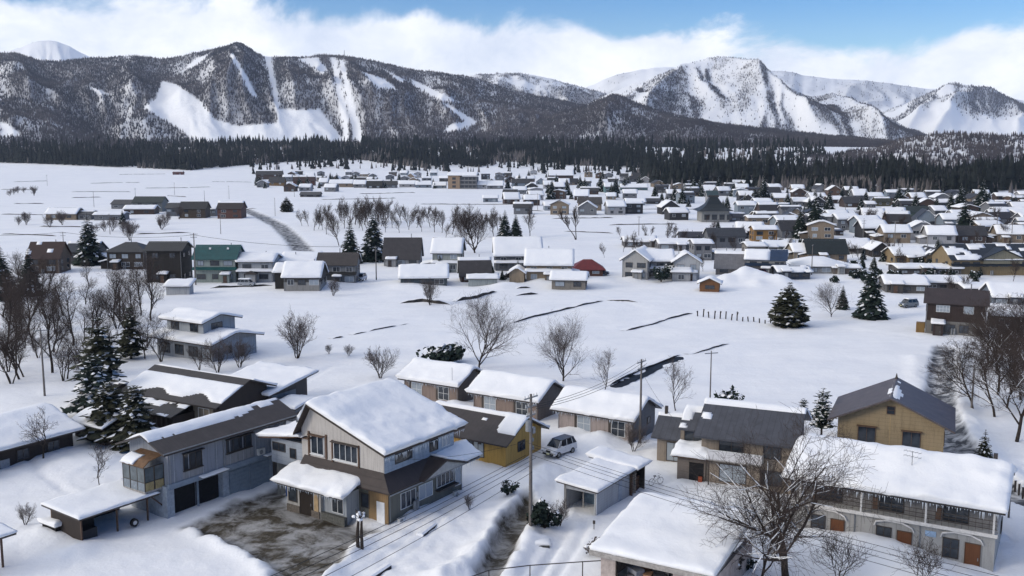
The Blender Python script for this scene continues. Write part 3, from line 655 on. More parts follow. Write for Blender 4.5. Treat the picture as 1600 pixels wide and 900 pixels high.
    for y in (0.07, 1.07, 2.12): MB().box(-1.985, -1.965, y, y + 0.92, 0.97, 2.2).build('pane', gp, b); MB().box(-1.985, -1.965, y, y + 0.92, 0.14, 0.9).build('pane', CURTAIN, b)
    for x in (-1.93, -0.93): MB().box(x, x + 0.86, 0.02, 0.04, 0.97, 2.2).build('pane', gp, b); MB().box(x, x + 0.86, 0.02, 0.04, 0.14, 0.9).build('pane', mplain((0.30, 0.24, 0.12), 0.5, 0.3, 0.4), b)
    rf = MB().prism([(-2.1, 2.3), (-1.5, 2.75), (0.0, 3.0), (0.0, 3.08), (-1.52, 2.84), (-2.15, 2.36)], -0.05, 3.15, 'y').build('bay_roof', mplain((0.15, 0.085, 0.045), 0.7, 0.3, 0.4), b)
    snow_sheet(rf, [(-2.12, 2.38), (-1.5, 2.85), (-0.9, 2.95)], 1.4, 3.15, 0.18, 'y', step=0.2, name='bay_snow')
    for y in (0.2, 2.9): MB().tube([(0.0, y, -1.8), (-1.8, y, 0.0)], 0.06, 6).build('strut', FRAME_B, b)
    MB().box(0.05, 0.3, 0.05, 5.25, -0.8, 2.75).build('side_wall', mplain((0.33, 0.37, 0.42), 0.7, 0.3, 0.3), o)
blue_house()

def big_house():
    O = at(607, 818); o_ = 56
    h = House('gable_house', 'large house with white gable wall and thick snow on its long sloping roof', O, o_); o = h.o
    WH = mwall((0.74, 0.70, 0.66), 'v', 0.45); BW_SHADE = mwall((0.50, 0.60, 0.72), 'h', 0.35); GR = mwall((0.22, 0.22, 0.185), 'v', 0.6); RD = mroof((0.06, 0.045, 0.042), axis=0)  # warm gable white and bluish side wall paint in sun and shade
    # upper storey under the lopsided roof
    prof = [(0.4, 6.35), (8.9, 9.25), (10.3, 6.9)]
    h.body(prof, 0.0, 9.9, WH, z0=4.1, name='gable_wall')
    MB().box(0.06, 9.84, 0.36, 0.42, 4.1, 6.3).build('side_wall', BW_SHADE, o)  # bluish colour puts shade on the wall turned from the sun
    def mk(u, v, L, Lv): return 1.0 + 0 * u
    rf = h.roof(prof, 0.0, 9.9, mroof((0.05, 0.035, 0.03)), oe=0.75, oe2=0.35, og=0.75, th=0.22, snow=0.62, step=0.26, slump=0.35, seed=5, edge=0.7, mask=lambda u, v, L, Lv: 1 - 2.4 * sm(Lv - 1.6, Lv - 1.0, v))
    h.win('L', 0.0, 9.1, 4.75, 1.6, 1.7, 2, 1, FRAME_W, hood=FRAME_B, sill=True)
    MB().box(-0.1, 0.0, 7.1, 7.3, 4.5, 6.75).build('trim', FRAME_B, o); MB().box(-0.1, 0.0, 9.25, 9.45, 4.5, 6.75).build('trim', FRAME_B, o)
    h.win('L', 0.0, 6.3, 4.7, 2.9, 1.55, 4, 1, FRAME_W, hood=FRAME_D, sill=True)
    MB().box(-0.12, 0.0, 6.35, 6.5, 4.4, 6.4).build('trim', FRAME_B, o); MB().box(-0.12, 0.0, 3.2, 3.35, 4.4, 6.4).build('trim', FRAME_B, o)
    h.win('F', 0.36, 1.4, 4.85, 2.3, 1.25, 2, 1, FRAME_D); h.win('F', 0.36, 6.2, 4.7, 1.2, 1.5, 2, 1, FRAME_D); h.win('F', 0.36, 8.0, 4.7, 1.2, 1.5, 2, 1, FRAME_W, CURTAIN)
    # ground floor and its skirt roof
    MB().box(0.0, 10.6, 0.0, 11.0, -0.8, 3.2).build('lower_wall', GR, o)
    MB().box(-0.06, 0.02, -0.03, 2.2, -0.5, 3.0).build('corner_panel', mwall((0.40, 0.26, 0.13), 'v', 0.5), o)
    MB().box(-0.10, -0.06, 0.35, 1.25, -0.4, 1.8).build('white_board', mplain((0.72, 0.73, 0.74), 0.6, 0.3, 0.1), o)
    e = 3.05
    sk = skirt_poly('skirt_roof', RD, o, [(-1.1, -1.1, e), (11.9, -1.1, e), (11.0, 0.5, 4.25), (0.02, 0.5, 4.35)])
    skirt_poly('skirt_roof', RD, o, [(-1.1, -1.104, e + .002), (0.02, 0.5, 4.352), (0.02, 10.0, 4.352), (-1.1, 10.0, e + .002)])
    skirt_poly('skirt_roof', RD, o, [(11.9, -1.1, e + .001), (11.9, 8, e), (9.9, 8, 4.2), (9.9, 0.5, 4.252)])
    MB().box(-1.12, 11.92, -1.16, -1.1, e - 0.06, e + 0.14).build('fascia', FRAME_D, o)
    pd = MB().prism([(3.3, 3.2), (9.2, 3.2), (6.3, 4.15)], -1.45, -0.6, 'y').build('pediment', mplain((0.36, 0.36, 0.35), 0.7, 0.2, 0.2), o)
    MB().prism([(3.0, 3.14), (3.0, 3.28), (6.3, 4.38), (9.5, 3.28), (9.5, 3.14), (6.3, 4.20)], -1.6, 0.45, 'y').build('pediment_roof', mroof((0.06, 0.045, 0.042), axis=1), pd)
    snow_sheet(sk, [(-1.15, e + 0.13), (0.45, 4.33)], 7.2, 12.0, 0.34, 'x', step=0.22, seed=9, rag=0.5, slump=0.2, mask=lambda u, v, L, Lv: 0.4 + 0.5 * u - 0.25 * (1.9 - v))
    snow_sheet(pd, [(6.5, 4.32), (9.5, 3.32)], -1.5, 0.4, 0.26, 'y', step=0.22, seed=12, slump=0.1)
    h.win('F', 0.0, 1.6, 0.7, 2.1, 1.5, 3, 1, FRAME_W); h.win('F', 0.0, 4.1, 0.8, 2.0, 1.4, 2, 1, FRAME_W, CURTAIN); h.win('F', 0.0, 6.7, 1.2, 2.6, 1.3, 4, 1, FRAME_W, hood=FRAME_D); h.win('F', 0.0, 9.5, 0.6, 0.9, 1.8, 1, 1, FRAME_W, CURTAIN)
    MB().box(6.55, 9.45, -0.5, 0.0, 0.95, 1.1).build('window_box', FRAME_D, o)
    MB().tube([(-1.1, -1.2, 3.02), (11.9, -1.2, 3.02)], .06, 6).build('gutter', METAL_G, o)
    for x in (0.15, 10.45): MB().tube([(x, -.07, 3.0), (x, -.07, 0)], .045, 5).build('downpipe', METAL_G, o)
    MB().box(3.75, 4.0, -.14, 0, 1.3, 1.75).build('meter_box', METAL_G, o)
    for q in range(2): MB().tube([(3.2 + q * .42, -.28, -.3), (3.2 + q * .42, -.28, 1.0), (3.2 + q * .42, -.28, 1.15)], [.17, .17, .08], 8).build('gas_bottle', METAL_G, o)
    ac_unit('', (0.7, -0.35, -0.3), 0, o); ac_unit('', (8.6, -0.4, -0.2), 0, o)
    # entrance porch on the yard side, its roof heaped with snow
    p = link('porch', None, o, (0, 0, 0))
    MB().box(-1.9, 0.0, 6.2, 10.4, -0.8, 2.55).build('porch_wall', mwall((0.62, 0.60, 0.56), 'v', 0.8), p)
    MB().box(-1.6, 0.0, 3.4, 6.2, -0.8, 2.45).build('porch_wall', mwall((0.50, 0.54, 0.58), 'v', 0.8), p)
    MB().box(-2.0, -1.62, 3.3, 6.1, -0.8, 0.35).build('plinth', mplain((0.12, 0.12, 0.11), 0.9, 0.2, 0.5, 6), p)
    MB().box(-2.0, -1.9, 6.3, 7.3, -0.8, 0.3).build('plinth', mplain((0.15, 0.13, 0.11), 0.9, 0.2, 0.5, 6), p); MB().box(-2.0, -1.9, 8.8, 10.4, -0.8, 0.3).build('plinth', mplain((0.15, 0.13, 0.11), 0.9, 0.2, 0.5, 6), p)
    d = h.door('L', -1.9, 8.75, -0.35, 1.6, 2.35, mwall((0.035, 0.025, 0.02), 'v', 0.3)); MB().box(-1.98, -1.9, 6.45, 6.95, 0.3, 2.3).build('board', mplain((0.42, 0.30, 0.17), 0.7), p)
    h.win('L', -1.9, 10.2, 0.6, 1.1, 1.5, 1, 1, FRAME_D); h.win('L', -1.6, 5.1, 0.5, 1.4, 1.7, 2, 1, FRAME_W); h.win('L', 0.0, 3.1, 0.9, 1.0, 1.3, 1, 1, FRAME_D)
    pr = MB().prism([(-2.9, 2.5), (-0.6, 3.35), (0.0, 3.3), (0.0, 3.2), (-0.6, 3.2), (-2.9, 2.38)], 2.7, 10.8, 'y').build('porch_roof', FRAME_D, p)
    snow_sheet(pr, [(-3.0, 2.5), (-0.7, 3.36), (-0.1, 3.36)], 2.5, 10.9, 0.62, 'y', step=0.22, seed=21, slump=0.35, edge=0.9, rag=0.5, mask=lambda u, v, L, Lv: 0.9 - 0.5 * sm(L - 1.0, L, u) - 0.8 * (1 - sm(0.0, 2.2, u + v * 0.8)))
    icicles(rf, (-.7, -.38, 6.0), (10.6, -.38, 6.0), 70, 3, .6); icicles(pr, (-2.95, 2.8, 2.38), (-2.95, 10.7, 2.38), 50, 4, .4); icicles(sk, (7.5, -1.15, 3.0), (11.8, -1.15, 3.0), 24, 5, .5)
    # upstairs wing that links to the grey house
    MB().box(0.2, 4.2, 10.32, 14.6, 2.9, 5.3).build('wing_wall', mwall((0.50, 0.55, 0.62), 'h', 0.4), o); MB().box(0.8, 4.2, 11.0, 14.6, -0.8, 2.9).build('wing_base', mwall((0.30, 0.30, 0.28), 'v', 0.6), o)
    h.win('L', 0.2, 12.1, 3.7, 0.8, 0.95, 1, 1, FRAME_D); h.win('L', 0.2, 14.4, 4.1, 1.7, 0.8, 2, 1, FRAME_D); h.win('L', 0.8, 13.4, 0.8, 1.0, 1.2, 1, 1, FRAME_D)
    wr = MB().prism([(9.0, 6.1), (10.2, 6.1), (12.0, 5.75), (15.6, 5.2), (15.6, 5.32), (12.0, 5.9), (9.0, 6.25)], -0.5, 5.0, 'x').build('wing_roof', FRAME_B, o)
    snow_sheet(wr, [(9.9, 6.22), (12.0, 5.9), (15.7, 5.32)], -0.5, 5.1, 0.42, 'x', step=0.28, seed=23, rag=0.5, slump=0.2, mask=lambda u, v, L, Lv: 0.8 - 0.9 * (1 - sm(0.2, 1.4, v)))
    MB().tube([(3.5, 11, 5.6), (3.5, 11, 8.0)], 0.035, 5).build('antenna_mast', METAL_G, o)
big_house()

def row_house(px, py, L, label, wall, end, seed, wins):
    O = at(px, py); h = House('row_house', label, O, -32, group='snow capped single storey row houses'); o = h.o
    prof = [(0.0, 2.75), (3.0, 4.25), (6.0, 2.75)]
    h.body(prof, -L, 0.0, mwall(wall, 'v', 0.5))
    MB().prism([(0.02, -0.7), (0.02, 2.74), (3.0, 4.23), (5.98, 2.74), (5.98, -0.7)], 0.0, 0.025, 'x').build('gable_end', mwall(end, 'h', 0.4), o)
    MB().box(-L - 0.02, 0.02, -0.02, 6.02, -0.8, 0.15).build('footing', CONC, o)
    h.roof(prof, -L, 0.0, mroof((0.06, 0.05, 0.05)), oe=0.7, og=0.55, snow=0.5, step=0.28, seed=seed, slump=0.25, edge=0.6, rag=0.2)
    for c in wins: h.win('F', 0.0, c, 0.45, 1.7, 1.75, 2, 2, FRAME_W, GLASS if c > -5 else CURTAIN); MB().box(c - 0.35, c - 0.04, -0.05, 0.0, 0.4, 2.3).build('shutter', FRAME_D, o); 
    for z in (1.2,): h.win('R', 0.027, 3.8, z, 0.8, 0.8, 1, 1, FRAME_D)
    icicles(o, (-L - .4, -.72, 2.4), (.4, -.72, 2.4), 40, seed, .5)
    for c in (-L + 0.1, -0.1): MB().tube([(c, -0.1, 2.6), (c, -0.1, -0.2)], 0.04, 5).build('downpipe', METAL_G, o)
    return h
PINK = (0.36, 0.275, 0.235)
r = row_house(716, 634, 8.6, 'leftmost pinkish brown row house under snow beside the dark pine bush', PINK, (0.20, 0.18, 0.165), 31, [-7.4, -3.1])
MB().tube([(-0.7, -0.3, 1.5), (-0.7, -0.3, 4.9)], 0.03, 5).build('antenna_mast', METAL_G, r.o)
row_house(840, 660, 9.2, 'middle pinkish row house with brown gable end behind the yellow house', PINK, (0.18, 0.155, 0.145), 33, [-7.6, -3.0])
row_house(988, 692, 9.4, 'rightmost pale pink row house with grey gable beside the snow heaps', (0.52, 0.44, 0.41), (0.20, 0.20, 0.21), 35, [-6.9, -2.6])

def yellow_house():
    O = at(790, 727); h = House('yellow_house', 'low ochre yellow house with dark half snowy roof beside big gable house', O, -34); o = h.o
    prof = [(0, 2.45), (3.4, 4.2), (6.8, 2.45)]
    h.body(prof, -11.0, 0.0, mwall((0.74, 0.46, 0.125), 'v', 0.5))
    def mk(u, v, L, Lv): return np.where(v > 4.3, 0.9, -0.55 + 1.3 * sm(L - 3.6, L - 1.4, u) * sm(1.3, 2.4, v) + 0.62 * np.exp(-((u - L * .62) / 1.2) ** 2 - ((v - 3.3) / .6) ** 2) + 0.5 * np.exp(-((u - 3.6) / .9) ** 2 - ((v - 1.8) / .25) ** 2))
    h.roof(prof, -11.0, 0.0, mroof((0.055, 0.045, 0.046)), oe=0.7, og=0.6, snow=0.3, mask=mk, rag=0.9, step=0.18, seed=41)
    for c in (-9.4, -5.6, -1.6)[:2]: h.win('F', 0.0, c, 0.6, 1.6, 1.4, 2, 1, FRAME_D)
    h.win('F', 0.0, -4.2, 0.3, 1.5, 1.75, 2, 1, FRAME_D, CURTAIN); h.win('R', 0.0, 2.2, 0.8, 1.4, 1.1, 2, 1, FRAME_D)
    MB().box(-3.4, -3.05, -0.12, 0, 1.7, 1.95).build('lamp_box', FRAME_D, o)
yellow_house()

def small_garage():
    O = at(931, 807); h = House('small_garage', 'small white garage with open front and snow roof beside the drive', O, 57, 'garage'); o = h.o
    WH = mwall((0.60, 0.63, 0.67), 'h', 0.25)
    m = MB(); m.box(0, 6.6, 0, 0.12, -0.6, 2.25); m.box(0, 6.6, 3.1, 3.22, -0.6, 2.55); m.box(6.48, 6.6, 0.12, 3.1, -0.6, 2.3); m.box(0.0, 0.12, 0.12, 3.1, 2.0, 2.35); m.build('wall', WH, o)
    MB().box(0.0, 0.15, -0.03, 0.16, -0.6, 2.2).build('post', FRAME_W, o); MB().box(0.0, 0.15, 3.05, 3.25, -0.6, 2.4).build('post', CONC, o)
    MB().box(0.0, 6.5, 0.12, 3.1, -0.6, -0.02).build('earth_floor', mplain((0.12, 0.09, 0.06), 0.9, 0.1, 0.4), o)
    MB().box(2.6, 2.7, 0.9, 2.6, 0.0, 1.5).build('stored_panel', mplain((0.22, 0.30, 0.36), 0.4, 0.4, 0.4), o); MB().box(1.2, 1.25, 1.9, 2.0, 0.0, 2.2).build('inner_post', CONC, o)
    MB().box(4.3, 5.0, -0.04, 0, 0.0, 1.95).build('side_door', mplain((0.30, 0.34, 0.40), 0.5), o)
    rf = MB().prism([(-0.45, 2.32), (3.7, 2.62), (3.7, 2.74), (-0.45, 2.44)], -0.6, 7.0, 'x').build('roof', FRAME_D, o)
    snow_sheet(rf, [(-0.5, 2.44), (3.75, 2.74)], -0.65, 7.05, 0.32, 'x', step=0.25, seed=51, slump=0.12)
    # lean-to store behind
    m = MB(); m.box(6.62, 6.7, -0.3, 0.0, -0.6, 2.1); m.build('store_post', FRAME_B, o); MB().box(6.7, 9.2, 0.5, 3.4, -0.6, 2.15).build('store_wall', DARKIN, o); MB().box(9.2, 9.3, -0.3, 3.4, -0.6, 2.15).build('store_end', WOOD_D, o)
    for j in range(8): MB().box(6.9, 7.7, -0.10, 0.1, 0.02 + j * 0.24, 0.08 + j * 0.24).build('step', mplain((0.36, 0.30, 0.24), 0.8), o)
    for x in (6.85, 7.7): MB().box(x, x + 0.06, -0.12, 0.12, -0.2, 2.0).build('step_rail', mplain((0.36, 0.30, 0.24), 0.8), o)
    MB().box(8.0, 9.1, 0.2, 0.48, -0.2, 1.2).build('firewood', mplain((0.10, 0.055, 0.035), 0.9, 0.1, 0.6, 8), o)
    rf = MB().prism([(-0.6, 2.3), (4.6, 2.75), (4.6, 2.87), (-0.6, 2.42)], 7.0, 9.6, 'x').build('store_roof', FRAME_D, o)
    snow_sheet(rf, [(-0.7, 2.42), (4.7, 2.87)], 6.9, 9.8, 0.38, 'x', step=0.25, seed=53, slump=0.15)
small_garage()

def front_garage():
    O = at(946, 918); h = House('front_garage', 'wide open garage with snowy roof at bottom edge of the picture', O, -30, 'garage'); o = h.o
    ST = mplain((0.42, 0.36, 0.33), 0.85, 0.2, 0.35, 2.5)
    m = MB(); m.box(-0.4, 0.8, 0, 0.3, -0.8, 2.7); m.box(5.2, 8.2, 0, 0.3, -0.8, 2.45); m.box(0.8, 5.2, 0, 0.3, 2.25, 2.62); m.box(-0.4, -0.1, 0.3, 9.5, -0.8, 2.6); m.box(7.9, 8.2, 0.3, 9.3, -0.8, 2.4); m.build('wall', ST, o)
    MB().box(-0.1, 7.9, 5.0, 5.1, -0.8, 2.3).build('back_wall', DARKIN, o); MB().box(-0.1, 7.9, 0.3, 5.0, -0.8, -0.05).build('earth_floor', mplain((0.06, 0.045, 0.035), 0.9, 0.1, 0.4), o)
    for x in (0.8, 5.14): MB().box(x, x + 0.06, -0.05, 0.3, -0.8, 2.25).build('door_post', FRAME_D, o)
    rf = MB().prism([(-0.5, 2.62), (9.4, 4.0), (9.4, 4.14), (-0.5, 2.8)], -1.1, 8.4, 'x').build('roof', CONC, o)
    snow_sheet(rf, [(-0.35, 2.8), (9.5, 4.14)], -1.1, 8.4, 0.42, 'x', step=0.28, seed=61, slump=0.1, edge=0.6)
    MB().box(-1.12, 8.42, -0.56, -0.5, 2.5, 2.84).build('fascia', mplain((0.33, 0.31, 0.29), 0.8, 0.2, 0.4), o)
    rs = random.Random(5)
    cols = [(0.5, 0.5, 0.5), (0.25, 0.26, 0.3), (0.1, 0.12, 0.18), (0.35, 0.2, 0.12), (0.6, 0.6, 0.62), (0.08, 0.08, 0.09)]
    for k in range(12):
        x = 1.1 + rs.random() * 3.6; y = 0.8 + rs.random() * 2.4; s_ = 0.25 + rs.random() * 0.3
        q = MB().box(-s_, s_, -s_ * .7, s_ * .7, 0, s_ * 1.6).build('stored_box', mplain(cols[k % 6], 0.6), o, loc=(x, y, -0.05 + 0.6 * (k % 2))); q.rotation_euler[2] = rs.random() * 3
front_garage()

def apartment():
    O = at(1552, 890); h = House('apartment_block', 'two storey apartment block with balcony, brown doors and thick rounded roof snow', O, -30, 'apartment'); o = h.o
    WH = mwall((0.56, 0.55, 0.53), 'v', 0.9); L = 15.6
    prof = [(0.9, 5.1), (5.0, 6.6), (9.0, 5.1)]
    h.body(prof, -L, 0.0, mwall((0.36, 0.35, 0.345), 'h', 0.5), z0=2.8, name='upper_wall')
    MB().box(-L, 0.0, 0.0, 9.0, -0.8, 2.72).build('lower_wall', WH, o)
    MB().box(-L - 0.05, 0.15, -0.35, 0.95, 2.72, 2.86).build('balcony_slab', mplain((0.5, 0.49, 0.47), 0.8), o)
    MB().box(-L - 0.05, 0.15, -0.36, -0.30, 2.62, 2.9).build('balcony_edge', mplain((0.62, 0.6, 0.57), 0.7), o)
    h.roof(prof, -L, 0.0, mroof((0.05, 0.045, 0.045)), oe=1.4, og=0.6, snow=0.72, step=0.3, seed=71, slump=0.3, edge=1.1)
    icicles(o, (-L - .4, -.5, 4.6), (.4, -.5, 4.6), 90, 9, .55)
    for x in (-0.15, -5.0, -9.9, -14.8): MB().box(x - 0.07, x + 0.07, -0.33, -0.19, 2.86, 4.75).build('balcony_post', mplain((0.55, 0.54, 0.52), 0.7), o)
    for z in (3.25, 3.6, 3.92): MB().box(-L, 0.1, -0.30, -0.26, z, z + 0.04).build('balcony_rail', FRAME_D, o)
    for k in range(0, 32): MB().box(-L + 0.25 + k * 0.48, -L + 0.275 + k * 0.48, -0.295, -0.265, 2.86, 3.92).build('baluster', FRAME_D, o)
    for c in (-3.9, -8.7, -13.5): h.win('F', 0.9, c, 2.95, 1.9, 1.9, 2, 1, FRAME_D); MB().box(c - 0.5, c - 0.1, 0.8, 0.9, 2.95, 3.9).build('meter_box', mplain((0.16, 0.10, 0.07), 0.7), o)
    BR = mwall((0.22, 0.085, 0.035), 'v', 0.3)
    for c in (-2.1, -7.1, -12.3):
        h.door('F', 0.0, c, -0.5, 1.15, 2.3, BR, fm=FRAME_B)
        ar = MB().prism([(c - 1.7, 1.95), (c - 1.6, 2.25), (c - 0.8, 2.45), (c + 0.4, 2.42), (c + 1.1, 2.15), (c + 1.3, 1.8), (c + 1.3, 1.95), (c + 1.1, 2.28), (c + .4, 2.55), (c - 0.8, 2.58), (c - 1.65, 2.36), (c - 1.8, 1.95)], -0.25, 0.0, 'y').build('arch_trim', mplain((0.62, 0.6, 0.58), 0.7), o)
        h.win('F', 0.0, c - 1.6, 0.3, 1.2, 1.6, 2, 2, FRAME_D)
    MB().box(-5.0, -4.2, -0.06, 0, 1.75, 2.2).build('blue_sign', mplain((0.30, 0.42, 0.58), 0.5), o)
    MB().tube([(-5.4, -0.06, 2.7), (-5.4, -0.06, -0.3)], 0.05, 6).build('downpipe', METAL_G, o); MB().tube([(-10.4, -0.06, 2.7), (-10.4, -0.06, -0.3)], 0.05, 6).build('downpipe', METAL_G, o)
    h.win('R', 0.0, 3.0, 3.6, 1.2, 1.1, 2, 1, FRAME_D); h.win('R', 0.0, 6.0, 0.8, 1.2, 1.1, 2, 1, FRAME_D)
    a = link('roof_antenna', None, o, (-6.6, 2.6, 6.2))
    MB().tube([(0, 0, -0.3), (0, 0, 1.5)], 0.03, 5).build('mast', METAL_G, a)
    for z in (1.45, 1.05):
        MB().tube([(-0.7, 0.2, z), (0.7, -0.2, z)], 0.018, 4).build('boom', METAL_G, a)
        for k in range(5): x = -0.6 + k * 0.3; MB().tube([(x - .09, x * -0.28 - 0.3, z), (x + .09, x * -0.28 + 0.3, z)], 0.012, 4).build('element', METAL_G, a)
    MB().box(-0.9, -0.6, 6.6, 6.9, 6.1, 7.3).build('flue', FRAME_D, o)
apartment()

def tan_house():
    c = at(1476, 668, 4.5); h = House('tan_house', 'tan gable ended house with brown metal roof above the apartment block', c, -24); o = h.o
    W = mwall((0.46, 0.35, 0.205), 'h', 0.4)
    prof = [(-10.2, 4.6), (-5.1, 7.0), (0.0, 4.6)]
    h.body(prof, 0.0, 8.6, W, 'y')
    def mk(u, v, L, Lv): return -0.55 + 1.1 * np.exp(-((v - Lv / 2 - 0.25) / 0.55) ** 2) * (0.35 + 0.9 * sm(0.3, 3, u) * (1 - sm(4.5, 7, u)))
    h.roof(prof, 0.0, 8.6, mroof((0.145, 0.12, 0.118), axis=1), 'y', oe=1.0, og=0.9, snow=0.16, mask=mk, rag=0.9, step=0.2, seed=81, th=0.2)
    for x in (-10.2, 0.0): pass
    h.win('F', 0.0, -8.2, 2.0, 1.75, 1.75, 2, 1, FRAME_B, hood=FRAME_B, sill=True); h.win('F', 0.0, -3.9, 1.95, 1.75, 1.75, 2, 1, FRAME_B, hood=FRAME_B, sill=True)
    h.win('F', 0.0, -5.5, 5.3, 0.8, 0.85, 1, 2, FRAME_B)
    MB().box(-5.13, -5.07, -0.02, 0, 0, 5.1).build('siding_joint', mplain((0.36, 0.26, 0.13), 0.8), o)
    MB().tube([(-5.1, 8.8, 7.1), (-5.1, 8.8, 7.75)], [0.2, 0.03], 6).build('ridge_finial', FRAME_D, o)
    h.win('R', 0.0, 2.0, 2.0, 1.4, 1.2, 2, 1, FRAME_B)
    pr = MB().prism([(-7.2, 0.95), (-5.2, 1.75), (-3.2, 0.95), (-3.2, 0.82), (-5.2, 1.62), (-7.2, 0.82)], -2.2, 0.0, 'y').build('porch_roof', FRAME_D, o)
    snow_sheet(pr, [(-7.25, 0.95), (-5.2, 1.75), (-3.15, 0.95)], -2.1, 0.0, 0.22, 'y', step=0.25, seed=83)
    MB().box(-6.8, -3.6, -2.0, -0.05, -1.5, 0.9).build('porch_wall', W, o)
tan_house()

def slate_house():
    O = at(1104, 752); h = House('slate_roof_house', 'two storey house with big slate grey roof and white balcony behind the bare tree', O, -24); o = h.o
    W = mwall((0.40, 0.335, 0.27), 'v', 0.9); RF = mroof((0.085, 0.09, 0.11), 0.6)
    prof = [(0.0, 4.95), (4.2, 7.0), (7.6, 5.3)]
    h.body(prof, -0.6, 8.0, W); MB().prism([(0.02, -0.7), (0.02, 4.93), (4.2, 6.98), (7.58, 5.28), (7.58, -0.7)], 8.0, 8.03, 'x').build('gable_end', mwall((0.27, 0.27, 0.29), 'h', 0.4), o)
    h.roof(prof, -0.6, 8.0, RF, oe=0.9, og=0.6, th=0.2, snow=0.28, step=0.2, seed=91, rag=0.8, mask=lambda u, v, L, Lv: -0.55 + 0.95 * sm(4.7, 5.2, v) + 0.85 * np.exp(-((u - 0.7) / .7) ** 2 - ((v - 3.0) / .9) ** 2))
    b = link('balcony', None, o, (0, 0, 0))
    MB().box(0.3, 5.4, -1.1, 0, 2.5, 2.62).build('floor', CONC, b); 
    for k in range(10): MB().box(0.3 + k * 0.51, 0.3 + k * 0.51 + 0.495, -1.1, -1.05, 2.62, 3.5).build('panel', mplain((0.58, 0.58, 0.6), 0.6, 0.3, 0.12), b)
    MB().box(0.28, 5.42, -1.13, -1.03, 3.5, 3.58).build('handrail', FRAME_W, b); MB().box(5.35, 5.4, -1.05, 0, 2.62, 3.5).build('side_panel', FRAME_W, b)
    for x in (0.35, 5.25): MB().box(x, x + 0.1, -1.08, -0.98, -0.6, 2.5).build('post', FRAME_D, b)
    h.win('F', 0.0, 1.1, 3.0, 2.4, 1.6, 2, 1, FRAME_D); h.win('F', 0.0, 5.3, 3.0, 1.7, 1.6, 2, 1, FRAME_D); h.win('F', 0.0, 1.2, 0.2, 2.6, 1.8, 2, 1, FRAME_D, CURTAIN); h.win('F', 0.0, 5.2, 0.4, 2.0, 1.5, 2, 1, FRAME_D)
    h.win('R', 8.03, 2.2, 3.3, 1.1, 1.2, 2, 1, FRAME_D); h.win('R', 8.03, 4.6, 3.2, 1.2, 1.2, 2, 1, FRAME_D); h.win('R', 8.03, 3.0, 0.6, 1.4, 1.2, 2, 1, FRAME_D)
    # recessed upper loggia at the left and the lower wing
    MB().box(-3.3, -0.6, 2.4, 7.6, -0.8, 4.6).build('left_wall', W, o); h.win('F', 2.4, -2.9, 3.0, 1.9, 1.3, 2, 1, FRAME_D)
    h.roof([(2.4, 4.6), (4.9, 5.9), (7.6, 4.6)], -3.0, -0.7, RF, oe=0.6, og=0.3, snow=0.3, step=0.22, seed=92, rag=0.7, mask=lambda u, v, L, Lv: -0.2 + 0.8 * sm(2.6, 3.3, v) + 0.4 * sm(1.5, 0.2, u))
    MB().box(-6.3, -3.3, 4.6, 9.0, -0.8, 2.9).build('wing_wall', W, o)
    wp = [(4.6, 2.85), (7.2, 4.3), (9.0, 3.4)]
    MB().prism([(4.62, 2.8), (7.2, 4.26), (8.98, 3.36), (8.98, 2.8)], -6.28, -3.32, 'x').build('wing_gable', W, o)
    h.roof(wp, -6.3, -3.0, RF, oe=0.7, og=0.5, snow=0.25, step=0.2, seed=93, rag=0.7, name='wing_roof', mask=lambda u, v, L, Lv: -0.6 + 1.2 * sm(3.3, 3.9, v))
    h.win('F', 4.6, -5.3, 0.1, 1.6, 2.0, 2, 1, FRAME_D, CURTAIN)
    MB().box(-6.2, -5.9, 7.0, 7.3, 4.0, 5.2).build('chimney', FRAME_D, o)
    # brick porch under a heap of snow
    p = link('porch', None, o, (0, 0, 0))
    MB().box(-2.9, -0.1, -0.2, 2.4, -0.8, 2.3).build('porch_wall', mwall((0.26, 0.22, 0.19), 'h', 0.25), p)
    MB().box(-1.7, -0.3, -0.26, -0.2, -0.5, 1.8).build('porch_door', DARKIN, p); MB().box(-0.75, -0.35, -0.5, -0.27, -0.3, 0.5).build('red_box', mplain((0.30, 0.07, 0.03), 0.7), p)
    rf = MB().box(-3.3, 0.2, -0.8, 2.4, 2.3, 2.45).build('porch_roof', FRAME_B, p); snow_sheet(rf, [(-0.9, 2.45), (2.35, 2.65)], -3.35, 0.3, 1.15, 'x', step=0.2, seed=95, slump=0.2, edge=1.2)
slate_house()
